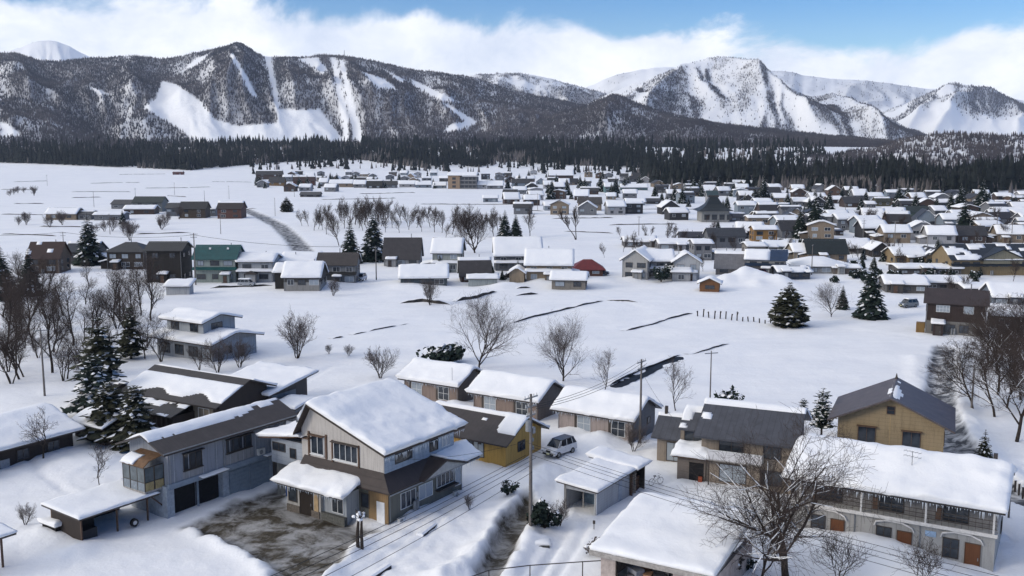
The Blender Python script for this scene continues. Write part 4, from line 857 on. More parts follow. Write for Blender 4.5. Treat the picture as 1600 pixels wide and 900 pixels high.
# ------------------------------------------------------------------ houses at the left and across the field
def hgt(yb, yt, dy=0.0):
    """height of something that stands on the ground at pixel row yb and reaches row yt"""
    Y = at(800, yb)[1] + dy; return CAMH + Y * math.tan(math.atan((450 - yt) / FPX) - PITCH)
def hip(h, L, W, he, hr, mat, o_=0.7, snow=None, seed=0, inset=None):
    i = inset or min(W / 2, L * 0.35)
    a, b, c, d = (-o_, -o_, he - .2), (L + o_, -o_, he - .2), (L + o_, W + o_, he - .2), (-o_, W + o_, he - .2); r0, r1 = (i, W / 2, hr), (L - i, W / 2, hr)
    lo = [(x, y, z - 0.15) for x, y, z in (a, b, c, d)]
    m = MB(); m.add([a, b, c, d, r0, r1] + lo, [(0, 1, 5, 4), (1, 2, 5), (2, 3, 4, 5), (3, 0, 4), (6, 9, 8, 7), (0, 6, 7, 1), (1, 7, 8, 2), (2, 8, 9, 3), (3, 9, 6, 0)])
    r = m.build('roof', mat, h.o)
    if snow:
        s = MB(); k = snow; q = 0.08
        A = [(-o_ - q, -o_ - q, he - .22), (L + o_ + q, -o_ - q, he - .22), (L + o_ + q, W + o_ + q, he - .22), (-o_ - q, W + o_ + q, he - .22)]
        B = [(-o_ + .25, -o_ + .25, he - .1 + k), (L + o_ - .25, -o_ + .25, he - .1 + k), (L + o_ - .25, W + o_ - .25, he - .1 + k), (-o_ + .25, W + o_ - .25, he - .1 + k)]
        s.add(A + B + [(r0[0], r0[1], hr + k), (r1[0], r1[1], hr + k)], [(0, 1, 5, 4), (1, 2, 6, 5), (2, 3, 7, 6), (3, 0, 4, 7), (4, 5, 9, 8), (5, 6, 9), (6, 7, 8, 9), (7, 4, 8)])
        s.build('roof_snow', SNOW, r, True)
    return r
def mid(name, label, x0, x1, yb, ye, yr, yaw=0.0, W=7.0, ax='x', wall=(0.5, 0.5, 0.5), roof=(0.06, 0.055, 0.055), snow=0.4, mask=None, rag=0.5, style='v', nwin=None, sidewin=True, group=None, cat='house', z0=-0.6,
        roof_kind='gable', base=None, rx=0.5, og=0.5, oe=0.6, step=None, fm=None, low=None, pm=None, floors=None):
    A = at(x0, yb); B = at(x1, yb); L = math.hypot(B[0] - A[0], B[1] - A[1]) / math.cos(math.radians(yaw)); he = max(1.7, hgt(yb, ye)); hr = max(he + 0.3, hgt(yb, yr, W / 2 if ax == 'x' else 0) - (snow or 0))
    if snow: he = max(1.7, he - 0.5 * snow)
    h = House(name, label, A, yaw, cat, group); o = h.o; dist = A[1]; stp = step or min(1.2, max(0.3, dist / 380)); wm = mwall(wall, style, 0.5)
    if roof_kind == 'gable':
        prof = [(0, he), (W * rx, hr), (W, he)] if ax == 'x' else [(0, he), (L * rx, hr), (L, he)]
        a1 = L if ax == 'x' else W
        h.body(prof, 0, a1, wm, ax); h.roof(prof, 0, a1, mroof(roof, 0.45, 0 if ax == 'x' else 1), ax, oe, og, snow=snow, mask=mask, rag=rag, step=stp, seed=int(x0), slump=0.15)
    elif roof_kind == 'shed':
        prof = [(0, he), (W, hr)]
        h.body(prof, 0, L, wm); h.roof(prof, 0, L, mroof(roof), 'x', oe, og, snow=snow, mask=mask, rag=rag, step=stp, seed=int(x0))
    else:
        MB().box(0, L, 0, W, z0, he).build('wall', wm, o); hip(h, L, W, he + 0.15, hr, mroof(roof), snow=snow)
    if base: MB().box(-0.03, L + 0.03, -0.03, W + 0.03, z0, base[0]).build('lower_wall', mwall(base[1], 'v', 0.6), o)
    if low:   # a band of lower roof between the storeys
        rl = MB().prism([(-1.0, low[0]), (0.0, low[0] + 0.55), (0.0, low[0] + 0.67), (-1.05, low[0] + 0.12)], -0.3, L + 0.3, 'x').build('lower_roof', mroof(low[1]), o)
        if len(low) > 2: snow_sheet(rl, [(-1.05, low[0] + .12), (0, low[0] + .67)], -0.3, L + 0.3, low[2], step=stp, seed=3)
    nf = floors or (2 if he > 4.2 else 1); n = nwin if nwin is not None else max(1, int(L / 3.2)); rr = random.Random(int(x0 * 7 + yb))
    wh = 1.25 if nf > 1 else min(1.25, he - 1.0)
    for f in range(nf):
        z = 0.75 if f == 0 else he - 1.9
        if nf == 1: z = max(0.55, he - wh - 0.75)
        for i in range(n):
            c = L * (i + 0.5) / n + rr.uniform(-0.2, 0.2); w = min(rr.choice((1.5, 1.8, 2.2)), L / n - 0.5)
            h.win('F', 0 - (0.031 if base and z < base[0] else 0), c - w / 2, z, w, wh, 2, 1, fm or rr.choice((FRAME_W, FRAME_D)), pm or rr.choice((GLASS, GLASS, CURTAIN)))
        if sidewin:
            for i in range(2):
                c = W * (i + 0.5) / 2; w = 1.3; h.win('R', L + (0.031 if base and z < base[0] else 0), c - w / 2, z, w, wh * .9, 2, 1, fm or FRAME_D); h.win('L', -(0.031 if base and z < base[0] else 0), c + w / 2, z, w, wh * .9, 2, 1, fm or FRAME_D)
    if cat == 'house' and dist < 420:      # flue, gas bottles, downpipes and a porch or a lean-to make each house its own
        fx, fy = L * rr.uniform(.2, .8), W * rr.uniform(.55, .8); MB().tube([(fx, fy, he), (fx, fy, hr + rr.uniform(.5, 1.1))], .11, 6).build('flue', METAL_G, o)
        for x_ in (0.12, L - 0.12): MB().tube([(x_, -0.07, he - .1), (x_, -0.07, 0)], .05, 5).build('downpipe', METAL_G, o)
        if rr.random() < .6 and L > 5:
            w_ = rr.uniform(1.6, 2.6); x_ = rr.uniform(.4, L - w_ - .4); d_ = rr.uniform(1.0, 1.8); MB().box(x_, x_ + w_, -d_, -.08, -.6, 2.05).build('porch', mwall(shade(wall, rr.uniform(.6, 1.3))), o)
            pr = MB().prism([(-d_ - .4, 2.05), (-.08, 2.5), (-.08, 2.6), (-d_ - .4, 2.15)], x_ - .3, x_ + w_ + .3, 'x').build('porch_roof', FRAME_D, o); snow_sheet(pr, [(-d_ - .4, 2.15), (-.08, 2.6)], x_ - .3, x_ + w_ + .3, .35, step=.4, seed=int(x0) + 1)
            h.door('F', -d_, x_ + .4, -.2, .95, 2.0, rr.choice((FRAME_D, FRAME_B, METAL_G)))
        if rr.random() < .5:
            w_ = rr.uniform(1.5, 3.0); s_ = rr.choice((-1, 1)); x_ = L + .02 if s_ > 0 else -w_ - .02; MB().box(x_, x_ + w_, .8, W - 1.0, -.6, 1.9).build('lean_to', mwall(shade(wall, rr.uniform(.5, .9)), 'v', .3), o)
            pr = MB().prism([(x_ - .02 if s_ > 0 else x_ - .4, 2.45 if s_ > 0 else 1.85), (x_ + w_ + .4 if s_ > 0 else x_ + w_, 1.85 if s_ > 0 else 2.45), (x_ + w_ + .4 if s_ > 0 else x_ + w_, 1.95 if s_ > 0 else 2.55), (x_ - .02 if s_ > 0 else x_ - .4, 2.55 if s_ > 0 else 1.95)], .5, W - .7, 'y').build('lean_to_roof', FRAME_D, o)
            snow_sheet(pr, [(x_ - .02 if s_ > 0 else x_ - .4, 2.55 if s_ > 0 else 1.95), (x_ + w_ + .4 if s_ > 0 else x_ + w_, 1.95 if s_ > 0 else 2.55)], .5, W - .7, .38, 'y', step=.45, seed=int(x0) + 2)
        if rr.random() < .5:
            for q_ in range(2): MB().tube([(L * .45 + q_ * .45, -.3, -.3), (L * .45 + q_ * .45, -.3, 1.15), (L * .45 + q_ * .45, -.3, 1.3)], [.18, .18, .08], 8).build('gas_bottle', METAL_G, o)
    h.L, h.W, h.he, h.hr = L, W, he, hr
    return h
def some(k, f=0.6):
    """snow that has slid off except in ragged patches"""
    return lambda u, v, L, Lv: f * 1.6 * (fbm(u / 3 + k, v / 1.6 + k, 3, int(k)) - 0.5) + (f - 0.55)
def back_only(u, v, L, Lv): return -0.5 + 1.3 * sm(Lv * 0.47, Lv * 0.53, v)
def mostly(k): return lambda u, v, L, Lv: 0.75 - 1.6 * sm(.58, .75, fbm(u / 3 + k, v / 2 + k, 3, int(k)))

DARKW = (0.055, 0.042, 0.038)
# cluster of dark wooden houses behind the grey house
def left_cluster():
    h = House('dark_barn', 'long dark wooden farmhouse with half snowy roof behind the grey house', at(300, 668), -30); o = h.o
    W = mwall((0.05, 0.036, 0.03), 'v', 0.3)
    prof = [(0, 3.5), (4.4, 5.3), (7.6, 4.1)]
    h.body(prof, -10.5, 4.6, W)
    h.roof(prof, -10.5, 4.6, mroof((0.05, 0.042, 0.042)), oe=1.1, og=0.6, snow=0.26, rag=0.55, step=0.22, seed=7, mask=lambda u, v, L, Lv: 0.45 - 1.0 * (1 - sm(0.9, 2.0, v + 0.6 * np.sin(u * 0.9))) - 1.1 * sm(4.4, 4.9, v) * (1 - sm(6.2, 6.8, v)))
    h.win('F', 0, 1.2, 1.2, 1.8, 1.4, 2, 1, FRAME_W); h.win('F', 0, -2.8, 0.6, 1.9, 1.8, 2, 1, FRAME_B, CURTAIN); h.win('F', 0, -7.0, 0.6, 1.9, 1.8, 2, 1, FRAME_B)
    MB().box(0.4, 3.6, -0.05, 0, 0.8, 3.1).build('pale_panel', mwall((0.30, 0.26, 0.20), 'v', 0.5), o)
    MB().box(-6.4, 0.6, -3.2, -0.05, -0.8, 2.1).build('lean_to', mwall((0.045, 0.033, 0.028), 'v', 0.3), o)
    lr = MB().prism([(-3.8, 2.1), (0, 3.1), (0, 3.2), (-3.8, 2.2)], -6.9, 0.9, 'x').build('lean_to_roof', mroof((0.045, 0.04, 0.04)), o)
    snow_sheet(lr, [(-3.8, 2.2), (0, 3.2)], -6.9, 0.9, 0.22, rag=1.1, mask=some(4, .55), step=0.2, seed=8)
    for k in range(8): MB().box(-6.2 + k * 0.8, -5.95 + k * 0.8, -3.26, -3.2, -0.3, 1.9).build('wall_plank', mwall((0.10, 0.085, 0.075), 'v', 0.3), o)
    h = House('weathered_annex', 'weathered grey board annex with flat snowy roof right of the dark farmhouse', at(424, 652), -30); o = h.o
    prof = [(0, 3.0), (6.5, 4.0)]
    h.body(prof, -8.2, 0, mwall((0.14, 0.125, 0.115), 'v', 0.22)); h.roof(prof, -8.2, 0, FRAME_D, oe=1.2, og=0.9, snow=0.38, step=0.28, seed=17, slump=0.15)
    MB().box(0.0, 0.03, 0.2, 4.4, -0.4, 2.6).build('pale_siding', mwall((0.34, 0.36, 0.38), 'v', 0.4), o); h.win('F', 0, -7.8, 0.8, 1.5, 1.5, 2, 1, FRAME_W, CURTAIN)
    for k in range(16): MB().box(-5.8 + k * 0.36, -5.6 + k * 0.36, -0.05, 0, -0.3, 2.7).build('board', mwall((0.09, 0.08, 0.072) if k % 3 else (0.17, 0.15, 0.14), 'v', 0.5), o)
    h = mid('low_shed', 'low dark shed with snow roof left of the big spruce', 118, 178, 688, 656, 634, -30, 5, wall=(0.06, 0.045, 0.04), snow=0.3, nwin=1, cat='shed', rag=0.3)
    h = mid('lean_shed', 'small dark hut with grey roof edge among the left trees', 128, 180, 632, 606, 590, -28, 4, wall=(0.06, 0.045, 0.04), snow=0.3, mask=mostly(3), nwin=1, cat='shed')
    h = mid('snow_cottage', 'tiny snow covered roof between grey house and field', 436, 466, 655, 632, 618, -30, 4, wall=(0.25, 0.25, 0.26), snow=0.35, nwin=1, cat='shed')
    # long barn at the left edge
    h = House('long_shed', 'long low brown shed with snow roof at left edge', at(115, 703), 58, 'shed'); o = h.o
    prof = [(0, 2.35), (5.5, 3.9), (10.5, 2.5)]
    h.body(prof, -16, 0, mwall((0.055, 0.04, 0.035), 'v', 0.5)); h.roof(prof, -16, 0, FRAME_D, oe=0.9, og=0.9, snow=0.34, step=0.3, seed=27)
    for c in (-3.0, -6.4, -9.8): h.win('F', 0, c, 0.5, 1.4, 1.1, 2, 1, FRAME_D)
    MB().box(-8.2, -7.2, -0.06, 0, 0.1, 1.0).build('pale_door', mplain((0.30, 0.31, 0.33), 0.6), o)
    # carport
    h = House('carport', 'low dark open carport with flat snow roof in front of grey house', at(128, 848), 56, 'carport'); o = h.o
    for x in (0, 3.3, 6.3):
        for y in (0, 4.2): MB().box(x, x + 0.13, y, y + 0.13, -0.4, 2.1).build('post', FRAME_B, o)
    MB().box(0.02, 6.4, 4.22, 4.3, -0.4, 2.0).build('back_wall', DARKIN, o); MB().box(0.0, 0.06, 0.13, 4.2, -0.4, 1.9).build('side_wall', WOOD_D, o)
    rf = MB().prism([(-0.6, 2.1), (4.8, 2.3), (4.8, 2.44), (-0.6, 2.24)], -0.5, 7.2, 'x').build('roof', FRAME_D, o); snow_sheet(rf, [(-0.6, 2.24), (4.8, 2.44)], -0.5, 7.2, 0.24, step=0.25, seed=37, slump=0.08)
    MB().box(0.4, 2.6, 2.2, 4.0, -0.3, 1.1).build('covered_pile', BLACK, o); MB().box(0.15, 1.6, 0.25, 1.2, -0.3, 0.8).build('crate', mplain((0.03, 0.03, 0.033), 0.7), o)
    MB().box(-0.02, 6.4, 4.3, 4.35, 1.9, 2.1).build('beam', FRAME_D, o)
    t = thing('spare_wheel', 'upright wheel leaning under the carport edge', 'wheel', (*[sum(q) for q in zip(at(210, 822), (0, 0))], 0.32), math.radians(56))
    MB().tube([(0, -0.12, 0), (0, 0.12, 0)], 0.36, 16).build('tyre', BLACK, t); MB().tube([(0, -0.14, 0), (0, 0.13, 0)], 0.19, 12).build('rim', mplain((0.5, 0.5, 0.5), 0.4, 0.5), t)
    h = House('snowed_hutch', 'low snow topped hutch beside the carport', at(88, 838), 56, 'hutch'); o = h.o
    MB().box(0, 2.2, 0, 2.0, -0.3, 0.75).build('box', DARKIN, o); q = MB().box(-0.15, 2.35, -0.15, 2.15, 0.75, 0.83).build('lid', WOOD_D, o); blob_snow('lid_snow', q, -0.2, 2.4, -0.2, 2.2, 0.83, 0.6, edge=0.8, step=0.2)
    h = House('corner_shelter', 'corner of a dark shelter roof with post at left bottom edge', at(4, 885), 56, 'shelter'); o = h.o
    MB().box(0, 0.14, 0, 0.14, -0.3, 2.5).build('post', FRAME_B, o); MB().box(-3.0, -2.86, 0, 0.14, -0.3, 2.5).build('post', FRAME_B, o)
    rf = MB().prism([(-0.7, 2.45), (3.2, 2.75), (3.2, 2.9), (-0.7, 2.6)], -4.5, 0.9, 'x').build('roof', FRAME_D, o); snow_sheet(rf, [(-0.7, 2.6), (3.2, 2.9)], -4.5, 0.9, 0.25, step=0.25, seed=38)
left_cluster()

def twin_roof_house():
    h = House('stepped_house', 'pale two storey house with stepped snowy roofs left of the white field', at(332, 567), -32); o = h.o
    W1 = mwall((0.40, 0.43, 0.47), 'v', 0.5)
    lo = [(0, 2.9), (4.4, 4.0), (9.0, 3.0)]
    h.body(lo, -12.6, 0, W1); h.roof(lo, -12.6, 0, FRAME_D, oe=0.9, og=0.9, snow=0.42, step=0.4, seed=43)
    up = [(1.6, 5.7), (4.6, 6.5), (8.0, 5.6)]
    h.body(up, -12.0, -3.6, mwall((0.50, 0.54, 0.58), 'v', 0.5), z0=3.0, name='upper_wall'); h.roof(up, -12.0, -3.6, FRAME_D, oe=0.9, og=0.8, snow=0.45, step=0.4, seed=44, name='upper_roof')
    for c in (-11.0, -6.6): h.win('F', 1.6, c, 4.0, 1.8, 1.3, 2, 1, FRAME_D)
    h.win('R', -3.6, 3.2, 4.3, 2.2, 1.0, 2, 1, FRAME_D)
    for c in (-11.6, -8.4, -5.2, -2.4): h.win('F', 0, c, 0.5, 2.0, 1.6, 2, 1, FRAME_D, GLASS if c < -4 else CURTAIN)
    h.win('R', 0, 2.6, 0.9, 1.3, 1.2, 2, 1, FRAME_D); h.door('R', 0, 5.4, -0.3, 1.0, 2.1, FRAME_D)
    MB().box(0.0, 0.03, 0.1, 8.9, -0.5, 2.85).build('end_siding', mwall((0.42, 0.48, 0.55), 'v', 0.4), o)
twin_roof_house()

def mid_row():
    m = mid
    m('maroon_house', 'dark maroon roofed house with tan gable at far left', 44, 92, 428, 402, 378, 4, 8, wall=(0.17, 0.12, 0.085), roof=(0.05, 0.022, 0.02), snow=0.1, mask=some(2, .35))
    m('navy_house', 'dark house with navy roof behind the tall spruce', 104, 150, 413, 392, 377, 0, 8, wall=(0.08, 0.08, 0.085), roof=(0.03, 0.04, 0.06), snow=0.1, mask=back_only)
    m('hip_roof_house', 'dark brown house with hipped roof right of the tall spruce', 168, 226, 421, 393, 378, 0, 9, wall=(0.07, 0.055, 0.045), roof=(0.035, 0.035, 0.04), snow=None, roof_kind='hip')
    m('black_house', 'tall black box shaped house left of the teal roof', 230, 285, 441, 390, 376, 0, 8, wall=(0.028, 0.024, 0.022), roof=(0.03, 0.03, 0.032), snow=0.3, mask=back_only, nwin=2)
    t = m('teal_house', 'two storey house with bright teal roof and pale green walls', 304, 369, 441, 402, 381, 0, 8, wall=(0.42, 0.48, 0.44), roof=(0.012, 0.10, 0.105), snow=0.35, mask=back_only, nwin=3, low=(3.1, (0.02, 0.12, 0.12)), fm=FRAME_D)
    for x in (3.2, 7.6): MB().box(x, x + 0.5, 2.2, 2.4, t.he + 1.9, t.he + 2.35).build('roof_vent', mplain((0.8, 0.8, 0.8), 0.5), t.o)
    t = m('white_villa', 'white house with snow roof right of the teal roofed house', 373, 427, 441, 407, 394, 0, 9, wall=(0.56, 0.58, 0.60), snow=0.6, nwin=2, low=(2.6, (0.05, 0.05, 0.06), 0.3))
    MB().box(2.2, 4.6, -2.0, -0.05, -0.5, 2.3).build('porch', mwall((0.5, 0.5, 0.5)), t.o); pr = MB().prism([(1.9, 2.3), (3.4, 3.0), (4.9, 2.3), (4.9, 2.2), (1.9, 2.2)], -2.4, -0.05, 'y').build('porch_roof', FRAME_D, t.o)
    t = m('layered_house', 'dark house with thick snow roof and pale front left of brown roof', 444, 500, 456, 430, 406, 0, 8, wall=(0.10, 0.095, 0.09), snow=0.55, nwin=3, base=(2.2, (0.40, 0.39, 0.37)))
    m('tar_shed', 'black sided shed under snow left of the layered house', 430, 445, 452, 424, 410, 0, 8, wall=(0.03, 0.028, 0.027), snow=0.4, nwin=0, cat='shed', sidewin=False)
    m('flat_snow_store', 'flat long store roof under snow behind the layered house', 436, 492, 436, 408, 396, 0, 8, wall=(0.2, 0.2, 0.21), snow=0.4, roof_kind='shed')
    m('brown_roof_house', 'grey house with plain dark brown roof near the far road end', 497, 556, 445, 412, 394, 0, 7, wall=(0.28, 0.29, 0.30), roof=(0.06, 0.05, 0.048), snow=0.2, mask=back_only, low=(2.5, (0.04, 0.04, 0.04)), nwin=3)
    m('steep_roof_house', 'white house under a steep dark grey roof beside two spruces', 600, 655, 416, 402, 371, 0, 9, wall=(0.55, 0.55, 0.55), roof=(0.06, 0.055, 0.06), snow=0.15, mask=back_only, nwin=3)
    m('pale_green_house', 'pale green house with snow roof behind the teal barn', 676, 720, 425, 392, 369, -4, 8, wall=(0.44, 0.47, 0.43), snow=0.5, nwin=2, low=(2.4, (0.3, 0.3, 0.3), 0.25))
    m('slate_blue_barn', 'low slate blue barn under a wide snow roof', 626, 698, 448, 432, 411, 4, 8, wall=(0.10, 0.13, 0.15), snow=0.45, nwin=3, cat='barn', pm=GLASS)
    m('brown_gable_cottage', 'cottage with dark roof and brown gable wall beside snowy white shed', 720, 766, 441, 428, 401, 6, 7, wall=(0.13, 0.075, 0.05), roof=(0.06, 0.055, 0.058), snow=0.25, mask=back_only, nwin=2)
    m('white_hut', 'small white flat hut in front of the brown gable cottage', 732, 777, 447, 436, 430, 2, 4, wall=(0.55, 0.60, 0.58), snow=0.35, nwin=0, roof_kind='shed', cat='hut', sidewin=False)
    t = m('wide_snow_house', 'wide roofed house deep in snow behind the tan house', 774, 846, 424, 397, 369, 3, 10, wall=(0.16, 0.17, 0.19), snow=0.5, nwin=3, low=(2.2, (0.1, 0.1, 0.1), 0.3))
    t = m('tan_snow_house', 'tan two storey house with snow roof left of the red roof', 822, 893, 441, 411, 387, -4, 8, wall=(0.46, 0.36, 0.25), snow=0.55, nwin=3, low=(2.6, (0.1, 0.08, 0.07), 0.35), fm=FRAME_W)
    MB().prism([(-4.0, -0.5), (-4.0, 2.4), (-2.2, 3.6), (-0.4, 2.4), (-0.4, -0.5)], -1.5, 5.0, 'y').build('gable_wing', mwall((0.46, 0.36, 0.25)), t.o); q = MB().prism([(-4.5, 2.1), (-2.2, 3.65), (0.1, 2.1), (0.1, 2.25), (-2.2, 3.8), (-4.5, 2.25)], -2.0, 5.0, 'y').build('wing_roof', FRAME_B, t.o); snow_sheet(q, [(-4.5, 2.25), (-2.2, 3.8), (0.1, 2.25)], -2.0, 5.0, 0.4, 'y', step=0.5)
    m('stone_annex', 'low grey stone shed with snow roof in front of the tan house', 862, 914, 451, 435, 422, -8, 6, wall=(0.33, 0.30, 0.26), snow=0.4, nwin=2, cat='shed')
    m('red_roof_shed', 'low shed with deep red roof', 897, 942, 431, 425, 405, 0, 7, wall=(0.2, 0.1, 0.08), roof=(0.20, 0.022, 0.024), snow=None, nwin=2, roof_kind='hip', cat='shed')
    m('white_corner_house', 'long white two storey house with grey right side behind round bush', 972, 1010, 437, 404, 388, -20, 10, ax='y', wall=(0.55, 0.54, 0.52), snow=0.5, nwin=2, fm=FRAME_D)
    m('white_long_wing', 'white snow roofed wing joining two white gables', 1010, 1052, 436, 406, 388, 0, 8, wall=(0.42, 0.43, 0.45), snow=0.45, nwin=3, low=(2.6, (0.08, 0.09, 0.1), 0.2), fm=FRAME_D)
    m('white_gable_cottage', 'white cottage with dark edged gable facing the field', 1052, 1092, 438, 408, 394, -6, 8, ax='y', wall=(0.62, 0.63, 0.64), snow=0.35, nwin=2, fm=FRAME_D)
    m('white_lean_to', 'small white lean-to under snow before the white gable cottage', 1050, 1078, 440, 424, 417, -6, 3, wall=(0.5, 0.5, 0.5), snow=0.35, nwin=1, roof_kind='shed', cat='shed')
    m('wooden_hut', 'tiny orange brown wooden hut alone on the snow', 1093, 1122, 455, 441, 433, -14, 4, ax='y', wall=(0.26, 0.12, 0.05), snow=0.3, nwin=1, cat='hut', fm=FRAME_B)
    m('ash_roof_house', 'house with bare ash grey sloping roof beside the snow mound', 1118, 1168, 429, 416, 391, -14, 8, wall=(0.30, 0.27, 0.24), roof=(0.20, 0.20, 0.215), snow=0.2, mask=back_only, nwin=2)
    m('grey_block', 'plain grey two storey block behind the ash grey roof', 1084, 1112, 407, 380, 373, 0, 8, wall=(0.28, 0.28, 0.29), snow=0.35, nwin=2)
    m('charcoal_long_house', 'long grey house with charcoal roof and thin ridge snow', 1108, 1164, 388, 368, 355, 0, 9, wall=(0.22, 0.23, 0.25), roof=(0.05, 0.055, 0.065), snow=0.3, mask=back_only, nwin=4)
    m('low_dark_row', 'low dark roofed row left of the charcoal house', 1064, 1106, 378, 369, 361, 0, 7, wall=(0.12, 0.12, 0.13), roof=(0.05, 0.05, 0.06), snow=0.3, mask=back_only)
    t = m('blue_roof_house', 'white house with half snowy bright blue roof', 1165, 1222, 430, 403, 387, -16, 8, wall=(0.50, 0.49, 0.46), roof=(0.02, 0.05, 0.115), snow=0.4, mask=lambda u, v, L, Lv: 0.7 - 1.4 * sm(L * .5, L * .62, u) * (1 - sm(Lv * .48, Lv * .52, v)), nwin=3, low=(2.6, (0.025, 0.05, 0.10)), fm=FRAME_D)
    m('snow_flat_house', 'low house with white flat roof and small dark gable behind the white houses', 976, 1026, 386, 377, 368, 0, 9, wall=(0.3, 0.3, 0.31), snow=0.5, nwin=3); m('snow_long_house', 'long low house under snow left of the grey block', 1030, 1082, 392, 380, 372, 0, 9, wall=(0.3, 0.3, 0.32), snow=0.5, nwin=3)
    m('orange_store', 'small ochre orange store with snow edge', 1178, 1214, 378, 358, 351, 0, 7, wall=(0.40, 0.22, 0.07), roof=(0.08, 0.07, 0.07), snow=0.3, nwin=2, cat='store')
    m('green_roof_house', 'tan house with dark green black roof left of the far right pines', 1262, 1322, 409, 394, 372, -4, 9, wall=(0.36, 0.28, 0.2), roof=(0.018, 0.028, 0.03), snow=0.3, mask=back_only, nwin=3)
    m('white_hip_house', 'low white house with hipped snow roof below the green black roof', 1244, 1318, 428, 414, 400, -3, 9, wall=(0.48, 0.48, 0.47), snow=0.45, nwin=4, roof_kind='hip')
    m('brown_low_house', 'small brown walled house right of the hipped snow roof', 1302, 1342, 429, 419, 412, -6, 6, wall=(0.25, 0.2, 0.17), snow=0.4, nwin=2)
    m('blue_low_house', 'dark low house with blue roof edge under the mound', 1216, 1266, 436, 424, 414, 0, 7, wall=(0.08, 0.10, 0.14), roof=(0.025, 0.05, 0.1), snow=0.3, mask=mostly(6), nwin=3)
    m('dark_front_gable', 'narrow dark gable fronted house with white edges', 1363, 1390, 401, 389, 378, 0, 8, ax='y', wall=(0.06, 0.05, 0.045), snow=0.3, nwin=2)
    m('slope_snow_house', 'house with broad white roof plane behind the dark front gable', 1320, 1362, 396, 386, 371, 0, 9, wall=(0.35, 0.34, 0.33), snow=0.5, nwin=2)
    m('chalet_house', 'tan chalet with dark gable roof patched with snow', 1398, 1446, 413, 398, 385, 0, 9, wall=(0.38, 0.28, 0.16), roof=(0.04, 0.035, 0.035), snow=0.35, mask=mostly(8), nwin=3); m('chalet_gable', 'dark edged tan gable joined to the chalet', 1446, 1478, 414, 400, 388, 0, 8, ax='y', wall=(0.36, 0.27, 0.16), roof=(0.035, 0.03, 0.03), snow=0.12, mask=some(9, .45), nwin=2)
    t = m('tan_lodge', 'large tan lodge with dark navy roof at right edge', 1486, 1622, 430, 404, 380, 0, 12, wall=(0.36, 0.27, 0.15), roof=(0.03, 0.04, 0.055), snow=0.3, mask=some(11, .45), nwin=9, low=(2.4, (0.03, 0.04, 0.055)), fm=FRAME_D)
    MB().prism([(8.0, 3.0), (8.0, 4.4), (13, 6.6), (18, 4.4), (18, 3.0)], -0.4, 3.0, 'y').build('cross_gable', mwall((0.32, 0.30, 0.22)), t.o); MB().prism([(7.2, 4.1), (13, 6.7), (18.8, 4.1), (18.8, 4.3), (13, 6.9), (7.2, 4.3)], -0.9, 5.0, 'y').build('cross_roof', mroof((0.03, 0.04, 0.055), 0.45, 1), t.o)
    m('snow_shop_row', 'low row with wide flat snow roof before the chalet', 1404, 1500, 430, 420, 411, -2, 8, wall=(0.14, 0.13, 0.13), snow=0.5, nwin=5)
    m('sunken_house', 'dark house half hidden under snow left of the brown timber house', 1384, 1444, 457, 442, 428, -10, 9, wall=(0.16, 0.15, 0.14), snow=0.5, nwin=3); m('hidden_house', 'snow roof house directly behind the brown timber house', 1446, 1502, 453, 441, 429, -5, 9, wall=(0.22, 0.22, 0.23), snow=0.5, nwin=3)
    t = m('timber_house', 'dark brown timber house on a stone ground floor at right', 1445, 1522, 521, 470, 449, -24, 7, wall=(0.05, 0.032, 0.028), roof=(0.06, 0.045, 0.045), snow=0.15, mask=lambda u, v, L, Lv: -0.6 + 0 * u, nwin=0, base=(2.4, (0.24, 0.23, 0.215)), sidewin=True, fm=FRAME_D)
    t.win('F', 0, 1.6, 4.0, 2.2, 1.2, 4, 2, FRAME_W, CURTAIN); t.win('F', 0, 6.0, 3.9, 1.6, 1.3, 1, 1, FRAME_W, CURTAIN); 
    for c in (1.0, 3.2, 5.4): t.win('F', -0.031, c, 0.5, 1.6, 1.4, 2, 1, FRAME_D)
    MB().box(-1.5, -0.1, 0.3, 1.6, -0.5, 1.8).build('wood_box', mwall((0.30, 0.18, 0.06)), t.o)
    m('snowed_garage', 'garage with deep snow roof right of the timber house', 1548, 1612, 512, 490, 474, -22, 8, wall=(0.10, 0.09, 0.085), snow=0.55, nwin=2, cat='garage'); m('far_right_house', 'blue grey house with broad snow roof at right edge', 1552, 1625, 478, 462, 440, -12, 10, wall=(0.20, 0.24, 0.30), snow=0.5, nwin=3)
    m('porch_snow_house', 'low snow roof between tan lodge and blue grey house', 1508, 1556, 463, 453, 441, -8, 8, wall=(0.12, 0.11, 0.11), snow=0.5, nwin=2)
    m('white_container', 'small white box trailer half buried in snow', 260, 296, 461, 446, 438, 0, 3, wall=(0.62, 0.64, 0.66), snow=0.4, nwin=0, roof_kind='shed', cat='trailer', sidewin=False)
    m('cream_house', 'cream house with snow edge behind the hipped snow roof', 1240, 1262, 408, 392, 378, 0, 8, wall=(0.42, 0.36, 0.28), snow=0.4, nwin=1); m('dark_corner_house', 'dark roofed house below the orange store', 1196, 1242, 396, 384, 374, 0, 8, wall=(0.14, 0.13, 0.13), roof=(0.04, 0.045, 0.05), snow=0.35, mask=mostly(12), nwin=3)
    m('cream_wing', 'snow roofed cream house right of the ash grey roof', 1168, 1196, 398, 384, 377, 0, 8, wall=(0.36, 0.33, 0.3), snow=0.45, nwin=2)
mid_row()

